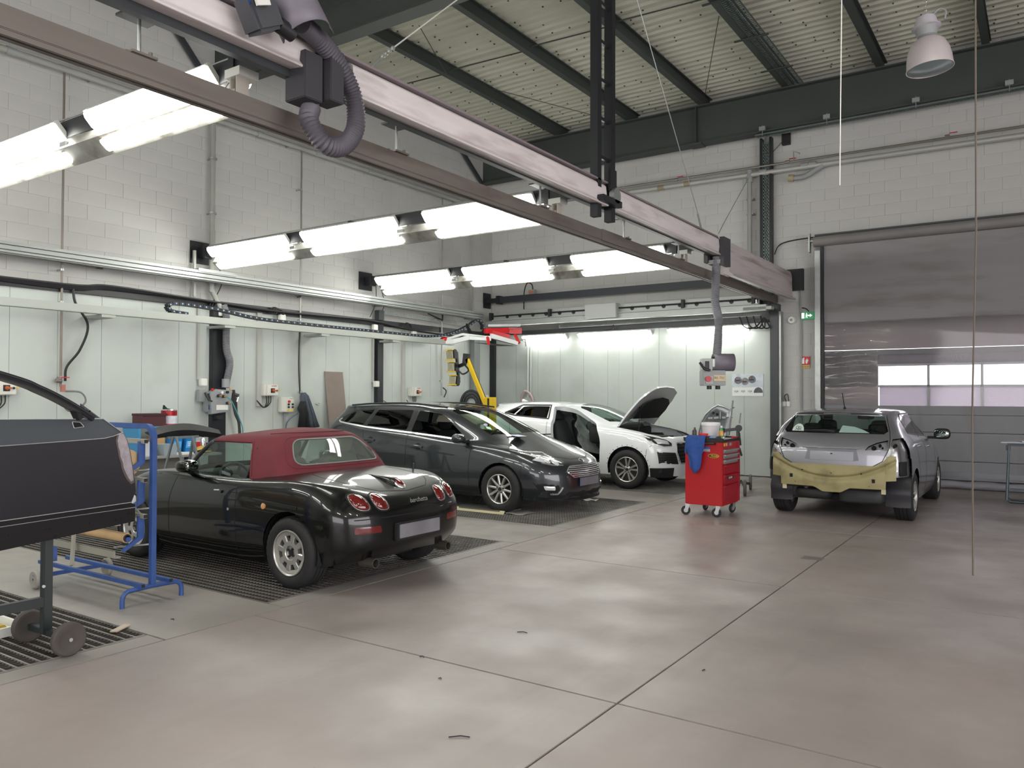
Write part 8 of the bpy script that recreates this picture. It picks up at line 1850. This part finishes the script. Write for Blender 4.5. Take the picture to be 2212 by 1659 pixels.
m = MB(); m.lathe([(.001, 0), (.105, 0), (.12, .19), (.12, .20), (.001, .20)], (-3.88, 10.66, ZT_), (0, 0, 1), 28); m.build('tub', mat('bucket_white', '#c9c7cb', .5), t); m = MB(); m.lathe([(.12, .17), (.13, .17), (.132, .20), (.128, .212), (.001, .208)], (-3.88, 10.66, ZT_), (0, 0, 1), 28); m.build('lid', mat('lid_white', '#d6d4d6', .45), t)
m = MB(); m.lathe([(.001, .008), (.045, .008), (.06, .062), (.066, .07), (.066, .06), (.05, 0), (.001, 0)], (-3.89, 10.40, ZT_), (0, 0, 1), 20); small('red_cup', 'small red plastic bowl in front of the white bucket', 'bowl', m, mat('cup_red', '#d8262f', .4))
t = thing('soap_bottle', 'clear bottle of orange liquid with green cap on the trolley', 'bottle', (-3.68, 10.55, ZT_)); bx, by = -3.68, 10.52
m = MB(); m.lathe([(.001, 0), (.032, 0), (.034, .07), (.026, .11)], (bx, by, ZT_), (0, 0, 1), 18); m.build('liquid', mat('soap_orange', '#c8862c', .2), t); MB().cyl((bx, by, ZT_+.01), (bx, by, ZT_+.045), .035, 18).build('label', mat('label_green', '#5c8a4c', .5), t)
m = MB(); m.lathe([(.026, .11), (.014, .14), (.013, .15)], (bx, by, ZT_), (0, 0, 1), 16); m.build('neck', mat('cap_green', '#2f9a56', .4), t); MB().cyl((bx, by, ZT_+.15), (bx, by, ZT_+.175), .013, 12).build('cap', WHITEPL, t)
t = thing('dark_bottle', 'small dark brown bottle with pale label at the trolley corner', 'bottle', (-4.03, 10.42, ZT_)); m = MB(); m.lathe([(.001, 0), (.026, 0), (.026, .10), (.012, .13), (.012, .15), (.001, .15)], (-4.02, 10.42, ZT_), (0, 0, 1), 16); m.build('bottle', mat('bottle_brown', '#3a2822', .3), t); MB().bb((-4.055, 10.40, ZT_), (-4.045, 10.44, ZT_+.11)).build('pale_tag', GREYPL, t)
t = thing('spray_gun', 'small dark spray gun lying on the trolley tray', 'spray gun', (-3.85, 10.34, ZT_))
MB().bar((-3.95, 10.33, ZT_+.02), (-3.78, 10.36, ZT_+.02), .035, .03).build('gun_body', BRAKE, t); MB().bar((-3.80, 10.36, ZT_+.02), (-3.74, 10.44, ZT_+.015), .025, .02).build('gun_grip', BLACK, t)
small('blue_cloth', 'folded pale blue cloth on the trolley tray', 'cloth', MB().box((-3.74, 10.40, ZT_+.02), (.12, .12, .03), Matrix.Rotation(.3, 3, 'Z')), mat('cloth_pale_blue', '#7f9cc4', .9), bevel=.01)
m = MB(); vs = [(-3.70+.12*i/4, 10.30+.10*j/3, ZT_+.02+.02*math.sin(i*1.3+j)) for i in range(5) for j in range(4)]; m.add(vs, [(i*4+j, (i+1)*4+j, (i+1)*4+j+1, i*4+j+1) for i in range(4) for j in range(3)]); small('paper_rag', 'crumpled white paper at the trolley corner', 'paper', m, WHITEPL, smooth=60)
small('red_tool', 'short red handled tool at the back edge of the trolley', 'tool', MB().cyl((-3.60, 10.70, ZT_+.012), (-3.58, 10.86, ZT_+.012), .012, 10), RED)
t = thing('black_gloves', 'dark gloves and cable heap in the middle of the trolley tray', 'gloves', (-3.80, 10.48, ZT_))
for k in range(4): m = MB(); rbox(m, (-3.86+.05*k, 10.46+.03*(k % 2), ZT_+.02), (.10, .07, .03), Matrix.Rotation(.6*k, 3, 'Z'), .7, 6); m.build('glove', mat('glove_dark', '#26272a', .8), t, smooth=60)
# ---- grey bonnet part on a rolling stand behind the trolley
t = thing('bare_wing_panel', 'bare grey car wing panel held on the stand behind the trolley', 'car panel', (-4.2, 12.8, 1.0))
G4 = lambda u, v, d=0: on(u, v, 'y', 12.8+d)
ol = [(1507, 955), (1508, 935), (1514, 912), (1524, 895), (1538, 882), (1551, 875), (1565, 879), (1578, 885), (1577, 900), (1574, 915), (1572, 955)]
m = MB(); n = len(ol); c_ = (1545, 925); vs = []
for r_ in range(5):
    f = 1-r_/4
    for u, v in ol: vs.append(G4(c_[0]+(u-c_[0])*f, c_[1]+(v-c_[1])*f)+bw*(.10*(1-f*f)))
m.add(vs, [(r_*n+k, r_*n+(k+1) % n, (r_+1)*n+(k+1) % n, (r_+1)*n+k) for r_ in range(4) for k in range(n)]); ob = m.build('panel', mat('bare_panel_grey', '#8b8f93', .35, .6, var=.25, scale=10), t, smooth=50, fix=False); md = ob.modifiers.new('thick', 'SOLIDIFY'); md.thickness = .012
MB().tube([G4(u, v, -.01) for u, v in ol], .012, 8).build('rolled_edge', mat('edge_silver', '#bfc2c4', .3, .6), t, smooth=60)
for a, b in (((1530, 903), (1540, 903)), ((1543, 903), (1553, 902)), ((1560, 902), (1568, 902))): MB().bar(G4(*a, -.02), G4(*b, -.02), .02, .03).build('pressed_rib', mat('rib_light', '#a5a9ad', .3, .6), t)
for u, v in ((1541, 892), (1549, 895)): MB().cyl(G4(u, v, -.03), G4(u, v, .02), .022, 10).build('panel_hole', GAP, t)
MB().bar(G4(1556, 889, -.02), G4(1556, 905, -.02), .015, .01).build('pressed_rib', mat('rib_light', '#a5a9ad', .3, .6), t)
t = thing('rolling_panel_stand', 'dark rolling stand with clamps and one grey wheel behind the trolley', 'stand', (-4.0, 12.8, 0))
SD = mat('stand_dark', '#4b4d51', .45, .3)
MB().bar(G4(1594, 930), G4(1595, 1050), .045, .045).build('mast', SD, t, bevel=.003); MB().bar(G4(1564, 930), G4(1598, 926), .05, .05).build('clamp_arm', SD, t); MB().bar(G4(1550, 930), G4(1566, 929), .08, .06).build('clamp_block', BLACK, t, bevel=.008)
MB().bar(G4(1575, 940), G4(1583, 865), .02, .02).build('upright_rod', mat('rod_bare', '#85878b', .35, .6), t); MB().bar(G4(1577, 885), G4(1586, 880), .015, .015).build('rod_hook', SD, t); MB().bar(G4(1570, 902), G4(1582, 902), .015, .012).build('rod_bar', SD, t); MB().bar(G4(1597, 915), G4(1600, 892), .018, .012).build('upright_rod', mat('rod_bare', '#85878b', .35, .6), t)
p = G4(1596, 925, -.04); MB().cyl(p, p-bw*-.03, .055, 20).build('clamp_disc', mat('disc_grey', '#55585b', .5), t)
MB().bar(G4(1597, 935), G4(1600, 962), .02, .02).bar(G4(1597, 968), G4(1602, 985), .02, .03).build('strap_end', BLACK, t, kind='stuff')
MB().bar((G4(1595, 1050).x, 12.8, .22), (G4(1604, 1052).x+.02, 12.8, .20), .03, .03).build('foot_arm', SD, t); MB().bar((G4(1595, 1050).x, 12.8, .22), (G4(1595, 1050).x-.1, 13.7, .10), .04, .04).build('foot', SD, t)
w_ = G4(1605, 1055); 
m = MB(); m.lathe([(.03, -.02), (.10, -.026), (.13, -.02), (.13, .02), (.10, .026), (.03, .02)], (w_.x+.03, 12.8, .13), (1, .3, 0), 24, True); m.build('wheel', mat('wheel_grey_dark', '#65615e', .7), t, smooth=40)
MB().bar((w_.x-.02, 12.8, .21), (w_.x+.02, 12.8, .13), .02, .02).build('wheel_fork', SD, t); MB().tube(spline([G4(1596, 1048), G4(1598, 1042), G4(1602, 1037)], 4), .012, 6).build('pedal', BLACK, t)
m = MB(); m.lathe([(.03, -.02), (.10, -.026), (.13, -.02), (.13, .02), (.10, .026), (.03, .02)], (G4(1595, 1050).x-.1, 13.75, .13), (1, .3, 0), 24, True); m.build('wheel', mat('wheel_grey_dark', '#65615e', .7), t, smooth=40)

# ---- trestle at the right edge
t = thing('folding_trestle', 'blue grey folding trestle with two plates before the grey door', 'trestle', (-.3, 14.3, 0))
TB = mat('trestle_blue_grey', '#4b565d', .45, .2)
for y, s in ((14.12, -1), (14.48, 1)):
    MB().tube([(-.50, 14.3, .90), (-.53, y, .06)]+[(-.51+.03, y, .03), (.55, y, .03)]+[(.60, y, .06), (.57, 14.3, .90)], .016, 8).build('leg_frame', TB, t, smooth=40)
    MB().bar((-.50, y+(14.3-y)*.2, .20), (.57, y+(14.3-y)*.2, .20), .02, .02).build('cross_bar', TB, t)
MB().bar((-.52, 14.3, .89), (.6, 14.3, .89), .05, .05).build('top_bar', TB, t, bevel=.004); MB().bb((-.54, 14.28, .80), (-.48, 14.34, .88)).build('hinge', DARKSTEEL, t)
t = thing('metal_plate', 'two bare metal plates lying on the folding trestle', 'plate', (-.2, 14.3, .93))
MB().bb((-.60, 14.15, .918), (.35, 14.45, .930)).build('lower_plate', mat('plate_bare', '#8f9296', .35, .6), t); MB().box((-.1, 14.3, .942), (.5, .25, .012), Matrix.Rotation(.15, 3, 'Z')).build('upper_plate', mat('plate_pale', '#a5a9ad', .35, .6), t)
# ---- wheel plate and paper under the estate car
t = thing('wheel_ramp_plate', 'low pale metal plate with triangular ends under the estate front wheel', 'ramp plate', (-6.5, 9.0, 0))
MB().prism([(8.84, 0), (8.92, 0), (8.88, .045)], 'x', -7.0, -6.12).build('edge_profile', mat('profile_ivory', '#a59d7c', .5, .1), t); MB().prism([(8.855, .006), (8.905, .006), (8.88, .036)], 'x', -6.119, -6.116).build('profile_end', BLACK, t)
MB().bb((-7.15, 8.92, 0), (-6.2, 9.4, .012)).build('plate', mat('plate_grey', '#8d8e8c', .5, .3), t); MB().bb((-6.9, 8.865, .03), (-6.2, 8.885, .046)).build('profile_groove', mat('groove_dark', '#5e5b52', .6), t)
m = MB(); vs = [(-6.15+.3*i/6, 8.92+.36*j/5, .008+.006*math.sin(i*1.1+j)) for i in range(7) for j in range(6)]; m.add(vs, [(i*6+j, (i+1)*6+j, (i+1)*6+j+1, i*6+j+1) for i in range(6) for j in range(5)]); small('paper_sheet', 'grey paper sheet on the grating beside the estate front wheel', 'paper', m, mat('paper_grey', '#9a9893', .7), smooth=60)
m = MB(); vs = [(-6.02+.25*i/6, 10.75+.2*j/5, .01+.012*math.sin(i*1.4+j*1.2)) for i in range(7) for j in range(6)]; m.add(vs, [(i*6+j, (i+1)*6+j, (i+1)*6+j+1, i*6+j+1) for i in range(6) for j in range(5)]); small('paper_sheet', 'crumpled pale paper on the grating under the estate front lip', 'paper', m, mat('paper_pale', '#a8a7a1', .7), smooth=60)
convertible(); estate(); suv(); hatchback()
